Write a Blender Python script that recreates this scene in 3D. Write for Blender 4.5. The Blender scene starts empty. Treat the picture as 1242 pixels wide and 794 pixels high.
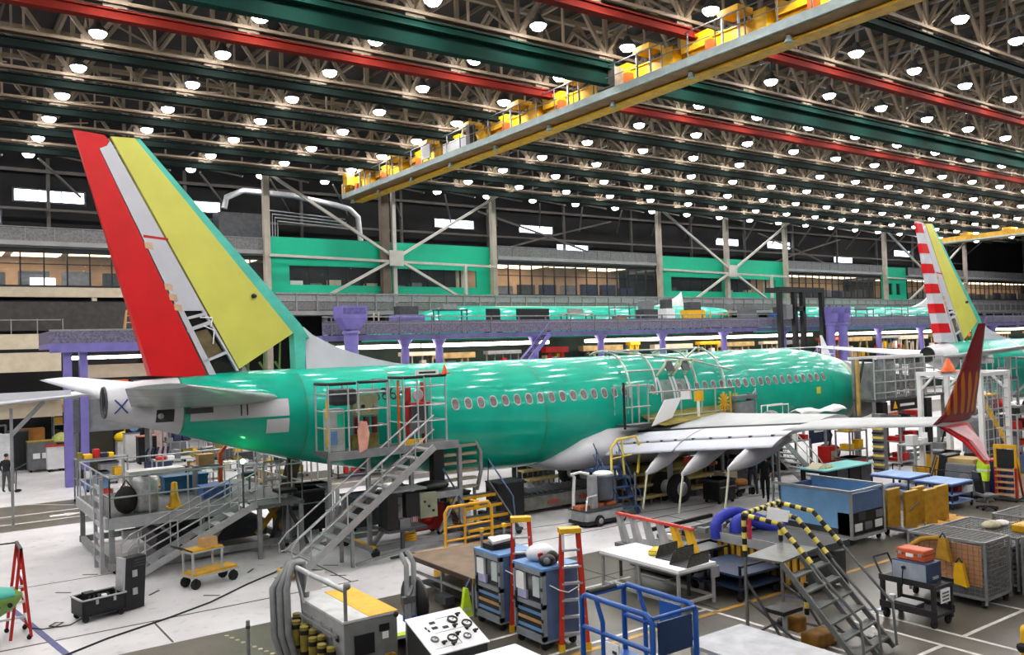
import bpy, bmesh, math, random
from mathutils import Vector, Matrix

C = bpy.context.scene.collection
SC = bpy.context.scene
PI = math.pi
rnd = random.Random(7)

# ------------------------------------------------------------------ camera, world, exposure
FPX, YAW, PITCH, ROLL = 1037.93, math.radians(35.292), math.radians(1.3425), math.radians(-1.8412)
EYE = Vector((0, 0, 6.1))
fw = Vector((math.sin(YAW) * math.cos(PITCH), math.cos(YAW) * math.cos(PITCH), math.sin(PITCH)))
r0 = Vector((math.cos(YAW), -math.sin(YAW), 0))
u0 = r0.cross(fw)
rt = r0 * math.cos(ROLL) + u0 * math.sin(ROLL)
up = rt.cross(fw)
cd = bpy.data.cameras.new('camera')
cam = bpy.data.objects.new('camera', cd)
C.objects.link(cam)
M = Matrix((rt, up, -fw)).transposed().to_4x4()
M.translation = EYE
cam.matrix_world = M
cd.sensor_fit = 'HORIZONTAL'
cd.sensor_width = 36
cd.lens = FPX / 1242 * 36
cd.clip_start, cd.clip_end = 0.3, 600
SC.camera = cam

w = bpy.data.worlds.new('world')
SC.world = w
w.use_nodes = True
w.node_tree.nodes['Background'].inputs[0].default_value = (.75, .85, 1, 1)
w.node_tree.nodes['Background'].inputs[1].default_value = .3
SC.view_settings.view_transform = 'Standard'
SC.view_settings.look = 'None'
SC.view_settings.gamma = 1
SC.view_settings.use_curve_mapping = False
SC.view_settings.exposure = 0.2
LAMP = 165.0          # radiance of the high-bay lamp lenses, which light the whole hall
try:
    SC.cycles.max_bounces = 6
    SC.cycles.diffuse_bounces = 3
    SC.cycles.glossy_bounces = 3
    SC.cycles.sample_clamp_indirect = 4
    SC.cycles.caustics_reflective = False
    SC.cycles.caustics_refractive = False
except Exception:
    pass


# ------------------------------------------------------------------ materials
def lin(c):
    return tuple((x / 255 / 12.92) if x / 255 <= .04045 else ((x / 255 + .055) / 1.055) ** 2.4 for x in c)


MATS = {}


def mat(name, rgb, rough=.5, metal=0., vary=.12, scale=3., bump=0., coat=0., emit=0., alpha=1., rgb2=None, spec=.4):
    """rgb in sRGB 0..255; procedural mottling between rgb and a darker / second colour"""
    if name in MATS:
        return MATS[name]
    m = bpy.data.materials.new(name)
    m.use_nodes = True
    nt = m.node_tree
    b = nt.nodes['Principled BSDF']
    c = lin(rgb)
    c2 = lin(rgb2) if rgb2 else tuple(x * (1 - vary * 2) for x in c)
    tc = nt.nodes.new('ShaderNodeTexCoord')
    nz = nt.nodes.new('ShaderNodeTexNoise')
    nz.inputs['Scale'].default_value = scale
    nz.inputs['Detail'].default_value = 4
    nt.links.new(tc.outputs['Object'], nz.inputs['Vector'])
    rp = nt.nodes.new('ShaderNodeValToRGB')
    rp.color_ramp.elements[0].position = .35
    rp.color_ramp.elements[1].position = .65
    rp.color_ramp.elements[0].color = (*c2, 1)
    rp.color_ramp.elements[1].color = (*c, 1)
    nt.links.new(nz.outputs['Fac'], rp.inputs[0])
    nt.links.new(rp.outputs[0], b.inputs['Base Color'])
    b.inputs['Roughness'].default_value = rough
    b.inputs['Metallic'].default_value = metal
    b.inputs['Specular IOR Level'].default_value = spec
    if coat:
        b.inputs['Coat Weight'].default_value = coat
        b.inputs['Coat Roughness'].default_value = .11
    if emit:
        b.inputs['Emission Color'].default_value = (*c, 1)
        b.inputs['Emission Strength'].default_value = emit
    if alpha < 1:
        b.inputs['Alpha'].default_value = alpha
    if bump:
        bp = nt.nodes.new('ShaderNodeBump')
        bp.inputs['Strength'].default_value = bump
        bp.inputs['Distance'].default_value = .02
        nt.links.new(nz.outputs['Fac'], bp.inputs['Height'])
        nt.links.new(bp.outputs[0], b.inputs['Normal'])
    MATS[name] = m
    return m


GREEN = mat('green_film', (0, 166, 140), .4, 0, .06, 1.2, coat=.6, spec=.1)
GREEN2 = mat('green_film_pale', (10, 174, 148), .4, 0, .06, 1.2, coat=.5, spec=.1)
GREEN3 = mat('green_film_deep', (0, 136, 106), .34, 0, .06, 1.5, coat=.6)
APGREY = mat('aircraft_grey', (206, 206, 211), .42, 0, .05, 1.5)
APWHITE = mat('aircraft_white', (194, 195, 203), .4, 0, .04, 1.5)
WINGP = mat('wing_paint', (176, 179, 180), .62, 0, .05, 1.5, spec=.2)
RED = mat('rudder_red', (204, 0, 10), .4, 0, .05, 1.5)
YELGRN = mat('primer_yellow', (208, 205, 92), .45, 0, .05, 1.)
TEAL = mat('primer_teal', (84, 196, 176), .4, 0, .1, 2)
ALU = mat('aluminium', (190, 192, 195), .42, .55, .08, 4)
STEEL = mat('grey_steel', (142, 144, 146), .5, .35, .12, 4)
DSTEEL = mat('dark_steel', (74, 76, 80), .5, .3, .15, 4)
BLACK = mat('black_plastic', (20, 20, 22), .5, 0, .1, 5)
RUBBER = mat('rubber', (26, 26, 27), .8, 0, .1, 5)
WHITE = mat('white_paint', (228, 228, 228), .5, 0, .04, 3)
CREAM = mat('cream_paint', (196, 184, 160), .6, 0, .08, 2)
YEL = mat('safety_yellow', (232, 178, 26), .5, 0, .08, 4)
YEL2 = mat('crane_yellow', (222, 168, 18), .45, 0, .14, 3)
ORANGE = mat('orange_paint', (222, 96, 38), .5, 0, .08, 4)
REDP = mat('red_paint', (186, 34, 28), .45, 0, .1, 4)
BLUE = mat('lift_blue', (24, 82, 160), .4, 0, .08, 4)
BLUEL = mat('cabinet_blue', (108, 152, 204), .45, 0, .08, 3)
BLUEG = mat('cabinet_blue_grey', (84, 108, 146), .5, 0, .1, 3)
NAVY = mat('navy_blue', (30, 42, 72), .6, 0, .12, 4)
PURPLE = mat('platform_purple', (112, 104, 172), .5, 0, .1, 1.5)
MUSTARD = mat('mustard_foam', (186, 140, 38), .8, 0, .14, 5)
LIME = mat('hi_vis_lime', (196, 232, 40), .6, 0, .08, 6)
TAN = mat('tan_board', (132, 112, 92), .7, 0, .14, 2.5)
OLIVE = mat('olive_cover', (140, 126, 52), .7, 0, .15, 3)
GREYF = mat('grey_plastic', (110, 112, 116), .6, 0, .1, 3)
OFFICE = mat('office_green', (0, 178, 138), .5, 0, .05, .6)
GLASSD = mat('dark_glass', (26, 32, 36), .12, 0, .2, .5, spec=.8)
PAPER = mat('paper', (236, 236, 238), .7, 0, .02, 8)
CARD = mat('cardboard', (192, 150, 100), .8, 0, .1, 5)


# ------------------------------------------------------------------ mesh builder
def V3(p):
    return Vector(p)


class MB:
    def __init__(s):
        s.v, s.f, s.s = [], [], []

    def add(s, vs, fs, smooth=False):
        k = len(s.v)
        s.v += [tuple(p) for p in vs]
        s.f += [tuple(i + k for i in f) for f in fs]
        s.s += [smooth] * len(fs)
        return s

    def box(s, x0, x1, y0, y1, z0, z1, rz=0, c=None):
        vs = [Vector((x, y, z)) for z in (z0, z1) for y in (y0, y1) for x in (x0, x1)]
        if rz:
            o = Vector(c) if c else Vector(((x0 + x1) / 2, (y0 + y1) / 2, 0))
            R = Matrix.Rotation(rz, 3, 'Z')
            vs = [R @ (p - o) + o for p in vs]
        return s.add(vs, [(0, 2, 3, 1), (4, 5, 7, 6), (0, 1, 5, 4), (2, 6, 7, 3), (0, 4, 6, 2), (1, 3, 7, 5)])

    def cb(s, c, d, R=None):
        """box about c with size d, rotated by Matrix R"""
        vs = [Vector((x * d[0] / 2, y * d[1] / 2, z * d[2] / 2)) for z in (-1, 1) for y in (-1, 1) for x in (-1, 1)]
        if R is not None:
            vs = [R @ p for p in vs]
        return s.add([p + Vector(c) for p in vs], [(0, 2, 3, 1), (4, 5, 7, 6), (0, 1, 5, 4), (2, 6, 7, 3), (0, 4, 6, 2), (1, 3, 7, 5)])

    def bar(s, p, q, w, h=None):
        p, q = V3(p), V3(q)
        h = h or w
        d = (q - p)
        if d.length < 1e-6:
            return s
        d.normalize()
        a = Vector((0, 0, 1)) if abs(d.z) < .95 else Vector((1, 0, 0))
        x = d.cross(a).normalized() * w / 2
        y = x.cross(d).normalized() * h / 2
        vs = [e + i * x + j * y for e in (p, q) for i, j in ((-1, -1), (1, -1), (1, 1), (-1, 1))]
        return s.add(vs, [(0, 1, 2, 3), (7, 6, 5, 4), (0, 4, 5, 1), (1, 5, 6, 2), (2, 6, 7, 3), (3, 7, 4, 0)])

    def tube(s, pts, r, n=6, cap=True):
        pts = [V3(p) for p in pts]
        rings = []
        prev = None
        for i, p in enumerate(pts):
            d = (pts[min(i + 1, len(pts) - 1)] - pts[max(i - 1, 0)])
            if d.length < 1e-9:
                d = Vector((0, 0, 1))
            d.normalize()
            if prev is None:
                a = Vector((0, 0, 1)) if abs(d.z) < .9 else Vector((1, 0, 0))
                x = d.cross(a).normalized()
            else:
                x = (prev - d * prev.dot(d))
                x = x.normalized() if x.length > 1e-6 else d.orthogonal().normalized()
            prev = x
            y = d.cross(x)
            rr = r[i] if isinstance(r, (list, tuple)) else r
            rings.append([p + rr * (math.cos(t) * x + math.sin(t) * y) for t in (2 * PI * k / n for k in range(n))])
        return s.loft(rings, cap, cap)

    def cyl(s, p, q, r, r2=None, n=12):
        return s.tube([p, q], [r, r if r2 is None else r2], n)

    def loft(s, rings, c0=True, c1=True, smooth=True):
        n = len(rings[0])
        vs = [p for rg in rings for p in rg]
        fs = []
        for i in range(len(rings) - 1):
            for k in range(n):
                a, b = i * n + k, i * n + (k + 1) % n
                fs.append((a, b, b + n, a + n))
        s.add(vs, fs, smooth)
        if c0:
            s.add(rings[0], [tuple(range(n))[::-1]])
        if c1:
            s.add(rings[-1], [tuple(range(n))])
        return s

    def lathe(s, prof, c=(0, 0, 0), n=16, axis='z', cap=True):
        c = Vector(c)
        rings = []
        for r, h in prof:
            rg = []
            for k in range(n):
                t = 2 * PI * k / n
                a, b = r * math.cos(t), r * math.sin(t)
                rg.append(c + Vector({'z': (a, b, h), 'x': (h, a, b), 'y': (b, h, a)}[axis]))
            rings.append(rg)
        return s.loft(rings, cap, cap)

    def sph(s, c, r, n=10, sq=(1, 1, 1)):
        prof = [(max(.02, math.sin(PI * i / 8)) * r, -math.cos(PI * i / 8) * r) for i in range(9)]
        k = len(s.v)
        s.lathe(prof, (0, 0, 0), n)
        for i in range(k, len(s.v)):
            p = s.v[i]
            s.v[i] = (p[0] * sq[0] + c[0], p[1] * sq[1] + c[1], p[2] * sq[2] + c[2])
        return s

    def prism(s, poly, a, b, axis='y'):
        """polygon given in the plane across the axis, extruded from a to b (a, b numbers or functions of the point)"""
        def P(q, t):
            t = t(q) if callable(t) else t
            return {'y': (q[0], t, q[1]), 'z': (q[0], q[1], t), 'x': (t, q[0], q[1])}[axis]
        n = len(poly)
        vs = [P(q, a) for q in poly] + [P(q, b) for q in poly]
        fs = [tuple(range(n)), tuple(range(2 * n - 1, n - 1, -1))] + [(i, i + n, (i + 1) % n + n, (i + 1) % n) for i in range(n)]
        return s.add(vs, fs)

    def grid(s, x0, x1, y0, y1, z0, z1, nx, ny, r, plane):
        """wire mesh: nx x ny bars between the corners in a plane 'xz', 'yz' or 'xy'"""
        for i in range(nx + 1):
            t = i / nx
            if plane == 'xz':
                s.bar((x0 + (x1 - x0) * t, y0, z0), (x0 + (x1 - x0) * t, y0, z1), r)
            elif plane == 'yz':
                s.bar((x0, y0 + (y1 - y0) * t, z0), (x0, y0 + (y1 - y0) * t, z1), r)
            else:
                s.bar((x0 + (x1 - x0) * t, y0, z0), (x0 + (x1 - x0) * t, y1, z0), r)
        for i in range(ny + 1):
            t = i / ny
            if plane == 'xz':
                s.bar((x0, y0, z0 + (z1 - z0) * t), (x1, y0, z0 + (z1 - z0) * t), r)
            elif plane == 'yz':
                s.bar((x0, y0, z0 + (z1 - z0) * t), (x0, y1, z0 + (z1 - z0) * t), r)
            else:
                s.bar((x0, y0 + (y1 - y0) * t, z0), (x1, y0 + (y1 - y0) * t, z0), r)
        return s

    def mesh(s, name, m):
        me = bpy.data.meshes.new(name)
        me.from_pydata(s.v, [], s.f)
        me.polygons.foreach_set('use_smooth', s.s)
        bm = bmesh.new()
        bm.from_mesh(me)
        bmesh.ops.recalc_face_normals(bm, faces=bm.faces)
        bm.to_mesh(me)
        bm.free()
        for x in (m if isinstance(m, (list, tuple)) else [m]):
            me.materials.append(x)
        return me

    def build(s, name, m, parent=None, loc=None, rz=0, bev=0):
        o = bpy.data.objects.new(name, s.mesh(name, m))
        C.objects.link(o)
        if parent:
            o.parent = parent
        if loc:
            o.location = loc
        if rz:
            o.rotation_euler.z = rz
        if bev:
            b = o.modifiers.new('bevel', 'BEVEL')
            b.width = bev
            b.segments = 2
            b.limit_method = 'ANGLE'
        return o


def tag(o, label=None, cat=None, group=None, kind=None):
    if label:
        o['label'] = label
    if cat:
        o['category'] = cat
    if group:
        o['group'] = group
    if kind:
        o['kind'] = kind
    return o


def T(name, label, cat, loc=(0, 0, 0), rz=0, group=None):
    o = bpy.data.objects.new(name, None)
    o.empty_display_size = .2
    C.objects.link(o)
    o.location = loc
    o.rotation_euler.z = rz
    return tag(o, label, cat, group)


def dup(o, loc=None, rz=None, label=None, parent=None):
    c = o.copy()
    C.objects.link(c)
    if parent:
        c.parent = parent
    if loc is not None:
        c.location = loc
    if rz is not None:
        c.rotation_euler.z = rz
    if label:
        c['label'] = label
    for ch in list(o.children):
        dup(ch, parent=c)
    return c


def link(name, me, parent, loc, rz=0):
    o = bpy.data.objects.new(name, me)
    C.objects.link(o)
    o.parent = parent
    o.location = loc
    o.rotation_euler.z = rz
    return o


def text_mesh(txt, size, depth=.004):
    cu = bpy.data.curves.new('lettering', 'FONT')
    cu.body = txt
    cu.size = size
    cu.extrude = depth
    cu.align_x, cu.align_y = 'CENTER', 'CENTER'
    o = bpy.data.objects.new('lettering', cu)
    C.objects.link(o)
    dg = bpy.context.evaluated_depsgraph_get()
    me = bpy.data.meshes.new_from_object(o.evaluated_get(dg))
    bpy.data.objects.remove(o)
    return me


def text_on(name, txt, size, m, parent, loc, rot):
    me = text_mesh(txt, size)
    me.materials.clear()
    me.materials.append(m)
    o = bpy.data.objects.new(name, me)
    C.objects.link(o)
    o.parent = parent
    o.location = loc
    o.rotation_euler = rot
    return o


# ------------------------------------------------------------------ shared furniture parts
def legs(t, xs, ys, z0, z1, w_, m, name='leg'):
    me = MB().box(-w_ / 2, w_ / 2, -w_ / 2, w_ / 2, z0, z1).mesh(name, m)
    for x in xs:
        for y in ys:
            link(name, me, t, (x, y, 0))


CASTER = None


def casters(t, pts, r=.09, m=None):
    b = MB().cyl((0, -.03, r), (0, .03, r), r, n=10)
    b.box(-.02, .02, -.05, .05, r, r * 2.2)
    me = b.mesh('caster', m or RUBBER)
    for p in pts:
        link('caster', me, t, (p[0], p[1], p[2] if len(p) > 2 else 0))


def rail(t, pts, h, m, r=.022, post=1.2, mid=True, name='guardrail', toe=None):
    """guardrail along a polyline at deck height, posts every `post` metres"""
    b = MB()
    for a, c in zip(pts[:-1], pts[1:]):
        a, c = V3(a), V3(c)
        n = max(1, round((c - a).length / post))
        for i in range(n + 1):
            p = a.lerp(c, i / n)
            b.tube([p, p + Vector((0, 0, h))], r, 5)
        for k in ((1, .5) if mid else (1,)):
            b.tube([a + Vector((0, 0, h * k)), c + Vector((0, 0, h * k))], r, 5)
        if toe:
            b.bar(a + Vector((0, 0, toe / 2)), c + Vector((0, 0, toe / 2)), .015, toe)
    return b.build(name, m, t)


def stair_parts(t, run, rise, wid, n, m, rail_h=.95, x0=0, y0=0, z0=0, first=None, both=True, railm=None, closed=False):
    """straight stair rising toward +x: two stringers, n treads, handrails"""
    sl = Vector((run, 0, rise))
    for y in (0, wid):
        MB().bar((x0, y0 + y, z0 + .05), (x0 + run, y0 + y, z0 + rise + .05), .05, .2).build('stringer', m, t)
    me = MB().box(-.14, .14, .02, wid - .02, -.045, 0).mesh('tread', m)
    for i in range(n):
        o = link('tread', me, t, (x0 + run * (i + .5) / n, y0, z0 + rise * (i + 1) / n))
        if first and i == 0:
            o.data = MB().box(-.16, .16, .02, wid - .02, -.045, 0).mesh('tread', first)
            o['label'] = 'yellow bottom tread'
    for y in ((0, wid) if both else (0,)):
        b = MB()
        for k in (1, .55):
            b.tube([(x0 + .1, y0 + y, z0 + .15 + rail_h * k), (x0 + run, y0 + y, z0 + rise + .05 + rail_h * k)], .024, 6)
        b.tube([(x0 + .1, y0 + y, z0 + .15 + rail_h), (x0 - .12, y0 + y, z0 + .05 + rail_h * .85), (x0 - .1, y0 + y, z0 + .05 + rail_h * .6), (x0 + .1, y0 + y, z0 + .15 + rail_h * .55)], .024, 6)
        for i in range(4):
            f = (i + .4) / 4
            b.tube([(x0 + run * f, y0 + y, z0 + rise * f), (x0 + run * f, y0 + y, z0 + rise * f + .1 + rail_h)], .022, 6)
        b.build('handrail', railm or m, t)

# ================================================================== THE HALL
def struct(name, b, m, parent=None, **k):
    o = b.build(name, m, parent, **k)
    if not parent:
        o['kind'] = 'structure'
    return o


def floor_material():
    m = bpy.data.materials.new('painted_concrete')
    m.use_nodes = True
    nt = m.node_tree
    b = nt.nodes['Principled BSDF']
    N, L = nt.nodes.new, nt.links.new
    tc = N('ShaderNodeTexCoord')
    sp = N('ShaderNodeSeparateXYZ')
    L(tc.outputs['Object'], sp.inputs[0])

    def step(edge, out, gt=True):
        n = N('ShaderNodeMath')
        n.operation = 'GREATER_THAN' if gt else 'LESS_THAN'
        L(out, n.inputs[0])
        n.inputs[1].default_value = edge
        return n.outputs[0]

    def op(a, c, o):
        n = N('ShaderNodeMath')
        n.operation = o
        L(a, n.inputs[0])
        L(c, n.inputs[1])
        return n.outputs[0]
    light = op(op(step(19.45, sp.outputs[1]), step(36.15, sp.outputs[1], False), 'MULTIPLY'), step(42.5, sp.outputs[1]), 'MAXIMUM')

    def ramp(scale, detail, p0, p1, c0, c1):
        n = N('ShaderNodeTexNoise')
        n.inputs['Scale'].default_value = scale
        n.inputs['Detail'].default_value = detail
        L(tc.outputs['Object'], n.inputs['Vector'])
        r = N('ShaderNodeValToRGB')
        r.color_ramp.elements[0].position, r.color_ramp.elements[1].position = p0, p1
        r.color_ramp.elements[0].color, r.color_ramp.elements[1].color = (*lin(c0), 1), (*lin(c1), 1)
        L(n.outputs[0], r.inputs[0])
        return n, r.outputs[0]
    n1, ca = ramp(.55, 6, .3, .6, (192, 190, 192), (215, 213, 214))
    n2, cb = ramp(.45, 7, .3, .7, (84, 80, 73), (108, 103, 93))
    n3, sc = ramp(3.2, 8, .22, .42, (165, 162, 158), (255, 255, 255))
    mx = N('ShaderNodeMix')
    mx.data_type = 'RGBA'
    L(light, mx.inputs[0])
    L(cb, mx.inputs[6])
    L(ca, mx.inputs[7])
    mu = N('ShaderNodeMix')
    mu.data_type = 'RGBA'
    mu.blend_type = 'MULTIPLY'
    mu.inputs[0].default_value = .5
    L(mx.outputs[2], mu.inputs[6])
    L(sc, mu.inputs[7])
    L(mu.outputs[2], b.inputs['Base Color'])
    b.inputs['Roughness'].default_value = .34
    b.inputs['Specular IOR Level'].default_value = .4
    bp = N('ShaderNodeBump')
    bp.inputs['Strength'].default_value = .08
    L(n3.outputs[0], bp.inputs['Height'])
    L(bp.outputs[0], b.inputs['Normal'])
    return m


FX0, FX1, FY0, FY1, ROOF = -45, 150, -17, 66, 23.2
floor = struct('floor', MB().box(FX0, FX1, FY0, FY1, -.3, 0), floor_material())
LINEW = mat('white_line_paint', (226, 224, 218), .5, 0, .12, 6)
LINEY = mat('yellow_line_paint', (206, 160, 70), .5, 0, .15, 6)
LINEB = mat('blue_line_paint', (82, 88, 140), .5, 0, .12, 6)
JOINT = mat('joint_filler', (92, 86, 82), .8, 0, .2, 6)


def fline(p, q, w_, m, name, z=.004):
    p, q = Vector((*p, z)), Vector((*q, z))
    return MB().bar(p, q, w_, .006).build(name, m, floor)


for a in (((17.28, 11.3), (17.28, 6)), ((16.5, 11.3), (16.5, 6)), ((15.2, 9.05), (16.5, 9.05)), ((17.28, 9.05), (20.6, 9.05)), ((19.9, 11.9), (19.9, 6)), ((17.28, 11.1), (18.4, 11.1)),
          ((10.2, 16.75), (15.4, 16.75)), ((10.1, 13.6), (14.8, 13.6)), ((11.9, 16.75), (11.9, 10)), ((14.8, 16.75), (14.8, 10)), ((9.6, 15.1), (11.9, 15.1)), ((15.9, 15.9), (21, 15.9))):
    fline(*a, .085, LINEW, 'bay_line')
fline((9.4, 13.32), (42, 13.32), .13, LINEY, 'aisle_line')
fline((2, 37.7), (40, 37.7), .13, LINEW, 'aisle_line')
fline((2, 39.7), (40, 39.7), .13, LINEW, 'aisle_line')
fline((1.9, 26), (2.75, 19.4), .14, LINEB, 'blue_line')
fline((16.9, 13.2), (17.6, 10.9), .09, LINEB, 'blue_line')
fline((3.2, 43.5), (14, 32.2), .06, LINEW, 'aisle_line')
for p, q, w_ in (((1, 21.35), (9.8, 21.35), .05), ((9.6, 21.35), (9.6, 26), .04), ((4.6, 21.3), (4.6, 19.5), .04), ((1, 26.9), (8, 26.9), .035), ((13.8, 23.9), (30, 21.6), .035), ((13, 21.7), (21.8, 21.7), .035),
                 ((21.8, 21.7), (21.8, 19.5), .035), ((7.9, 19.4), (9.1, 16.5), .045), ((15, 19.4), (15, 13.4), .04), ((9.6, 17.3), (24, 17.3), .03), ((18.7, 21.7), (24.4, 21.8), .03), ((28, 23.4), (34, 17), .04)):
    fline(p, q, w_, JOINT, 'slab_joint', .003)
# dashes of tape left on the concrete
for x, y, a in ((7.9, 24.4, .9), (8.6, 24.0, .8), (5.2, 23.9, .8), (6.3, 22.6, 2.4), (9.35, 23.2, 2.3), (9.9, 23.4, 2.4), (9.6, 22.2, 2.4), (3.3, 25.6, 2.4), (4.2, 27.2, 2.5), (8.3, 23.0, 2.3)):
    d = Vector((math.cos(a), math.sin(a), 0)) * .22
    fline((x - d.x, y - d.y), (x + d.x, y + d.y), .06, BLACK, 'tape_dash')
for k in range(11):     # bright studs along the aisle corner
    MB().cyl((5.62 + .05 * k, 19.1 - .22 * k, 0), (5.62 + .05 * k, 19.1 - .22 * k, .02), .05, n=8).build('floor_stud', CREAM, floor)
ARW = MB()
ARW.prism([(4.55, 38.35), (5.1, 38.35), (5.1, 38.15), (5.75, 38.55), (5.1, 38.95), (5.1, 38.75), (4.55, 38.75)], .003, .007, 'z')
ARW.build('painted_arrow', LINEW, floor)

# ------------------------------------------------------------------ walls and roof deck
DARKW = mat('dark_wall', (26, 26, 28), .85, 0, .2, .4)
MIDW = mat('far_wall_grey', (128, 130, 132), .8, 0, .1, .4)
struct('wall_back', MB().box(FX0, FX1, FY1, FY1 + .4, 0, ROOF), DARKW)
struct('wall_left', MB().box(FX0 - .4, FX0, FY0, FY1, 0, ROOF), MIDW)
struct('wall_right', MB().box(FX1, FX1 + .4, FY0, FY1, 0, ROOF), MIDW)
struct('wall_front', MB().box(FX0, FX1, FY0 - .4, FY0, 0, ROOF), MIDW)
roof = struct('ceiling', MB().box(FX0, FX1, FY0, FY1, ROOF, ROOF + .4), mat('roof_deck', (40, 37, 35), .9, 0, .2, .4))
DAY = mat('daylight_pane', (226, 234, 255), .3, emit=4.2, vary=0)
for i, (x0, x1, z0, z1) in enumerate(((6.0, 10.3, 17.1, 17.85), (16.2, 19.7, 17.1, 17.85), (38.6, 42.7, 17.1, 17.8), (47.9, 51.9, 17.1, 17.75), (52.4, 56.4, 15.4, 16.1), (75.6, 79.4, 17.1, 17.8), (84.7, 89, 17.1, 17.9), (4, 5.2, 15.5, 16.3), (-3, 1.5, 17.1, 17.85), (98, 102, 15.8, 16.5), (112, 116, 17.1, 17.85))):
    f = struct('window_%d' % (i + 1), MB().box(x0 - .1, x1 + .1, 65.9, 66, z1, z1 + .1).box(x0 - .1, x1 + .1, 65.9, 66, z0 - .1, z0).box(x0 - .1, x0, 65.9, 66, z0, z1).box(x1, x1 + .1, 65.9, 66, z0, z1), DSTEEL)
    n = 3
    for k in range(n):
        MB().box(x0 + (x1 - x0) * k / n + .03, x0 + (x1 - x0) * (k + 1) / n - .03, 65.94, 65.97, z0, z1).build('pane', DAY, f)

# ------------------------------------------------------------------ roof trusses
TRUSS = mat('truss_paint', (118, 104, 86), .6, 0, .12, .7)
TX0, GX, NX = 1.47, 4.9, 24
TY = [19.15 + 4.76 * k for k in range(-3, 9)]
TZ, TZ2 = 19.1, 22.6
for k, y in enumerate(TY):
    tr = MB().bar((TX0 - 8, y - .2, TZ), (140, y - .2, TZ), .08, .13).bar((TX0 - 8, y + .2, TZ), (140, y + .2, TZ), .08, .13).build('lower_chord', TRUSS, roof)
    tr.name = 'roof_truss'
    MB().bar((TX0 - 8, y, TZ2), (130, y, TZ2), .24, .24).build('upper_chord', TRUSS, tr)
    b, g, s = MB(), MB(), MB()
    for i in range(-1, NX + 2):
        x = TX0 + GX * i
        b.bar((x, y, TZ), (x, y, TZ2), .16, .18)
        b.bar((x, y, TZ), (x + GX / 2, y, TZ2), .15, .17)
        b.bar((x, y, TZ), (x - GX / 2, y, TZ2), .15, .17)
        b.bar((x + GX / 2, y, TZ2), (x + GX / 2, y, TZ), .09, .09)
        g.box(x - .42, x + .42, y - .05, y + .05, TZ - .16, TZ + .34)
    b.build('web_members', TRUSS, tr)['kind'] = 'stuff'
    g.build('gusset_plates', TRUSS, tr)['kind'] = 'stuff'
    if k < len(TY) - 1:
        y2 = TY[k + 1]
        for i in range(-1, NX + 2):
            x = TX0 + GX * i
            wide = (i * 3 + k * 5) % 4 == 0
            s.bar((x, y, TZ + .1), (x + .2, (y + y2) / 2, TZ + 1.9), .1 if not wide else .3, .12)
            s.bar((x + .2, (y + y2) / 2, TZ + 1.9), (x, y2, TZ + .1), .1, .1)
            s.bar((x, y, TZ2), (x, y2, TZ2), .14, .18)
            s.bar((x, y, TZ + .05), (x + GX / 2, (y + y2) / 2, TZ + .95), .07, .07)
            if (i + k) % 2:
                s.bar((x, y, TZ2), (x + GX, y2, TZ2), .08, .08)
        s.build('cross_bracing', TRUSS, tr)['kind'] = 'stuff'
    # purlins carried between the trusses are part of the deck
pu = MB()
for i in range(2 * NX):
    x = TX0 + GX * i / 2
    pu.bar((x, FY0, ROOF - .12), (x, FY1, ROOF - .12), .1, .2)
pu.build('purlins', mat('purlin_brown', (96, 84, 72), .8, 0, .1, 1), roof)['kind'] = 'stuff'

# overhead crane runway beams hung under every truss
RWG = mat('runway_green', (3, 44, 36), .85, 0, .12, 1.2, spec=.15)
RWD = mat('runway_dark_green', (14, 24, 21), .9, 0, .14, 1.2, spec=.12)
RWR = mat('runway_red', (104, 24, 14), .85, 0, .12, 1.2, spec=.15)
RW = {19.15: ('dark', 'dark green runway beam under the roof, nearest on the right'), 23.91: ('red', 'red runway beam under the roof, the nearer of two red ones'),
      28.67: ('green', 'deep bright green double runway beam between the two red beams'), 33.43: ('red', 'red runway beam under the roof, the farther of two red ones'),
      38.19: ('dark', 'dark green runway beam, first behind the farther red beam'), 42.95: ('dark', 'dark green runway beam, second behind the farther red beam'),
      47.71: ('dark', 'dark green runway beam, third behind the farther red beam'), 52.47: ('dark', 'dark green runway beam, fourth behind the farther red beam'),
      57.23: ('dark', 'dark green runway beam, last before the back wall')}
for y, (kind, lab) in RW.items():
    m = {'dark': RWD, 'red': RWR, 'green': RWG}[kind]
    t = T('runway_beam', lab, 'crane beam', (60, y, 18.5), 0, 'overhead crane runway beams')
    zb = -.7 if kind == 'green' else 0
    MB().box(-68, 70, -.05, .05, zb, .33).build('web', m, t)
    MB().box(-68, 70, -.2, .2, zb - .03, zb + .03).build('bottom_flange', m, t)
    MB().box(-68, 70, -.18, .18, .31, .36).build('top_flange', m, t)
    if kind == 'green':
        MB().box(-68, 70, -.34, .34, -.04, .03).build('middle_flange', m, t)
    me = MB().box(-.07, .07, -.07, .07, .36, .52).mesh('hanger', TRUSS)
    for i in range(28):
        link('hanger', me, t, (TX0 + GX * i - 60 - 4.9, 0, 0))

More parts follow.
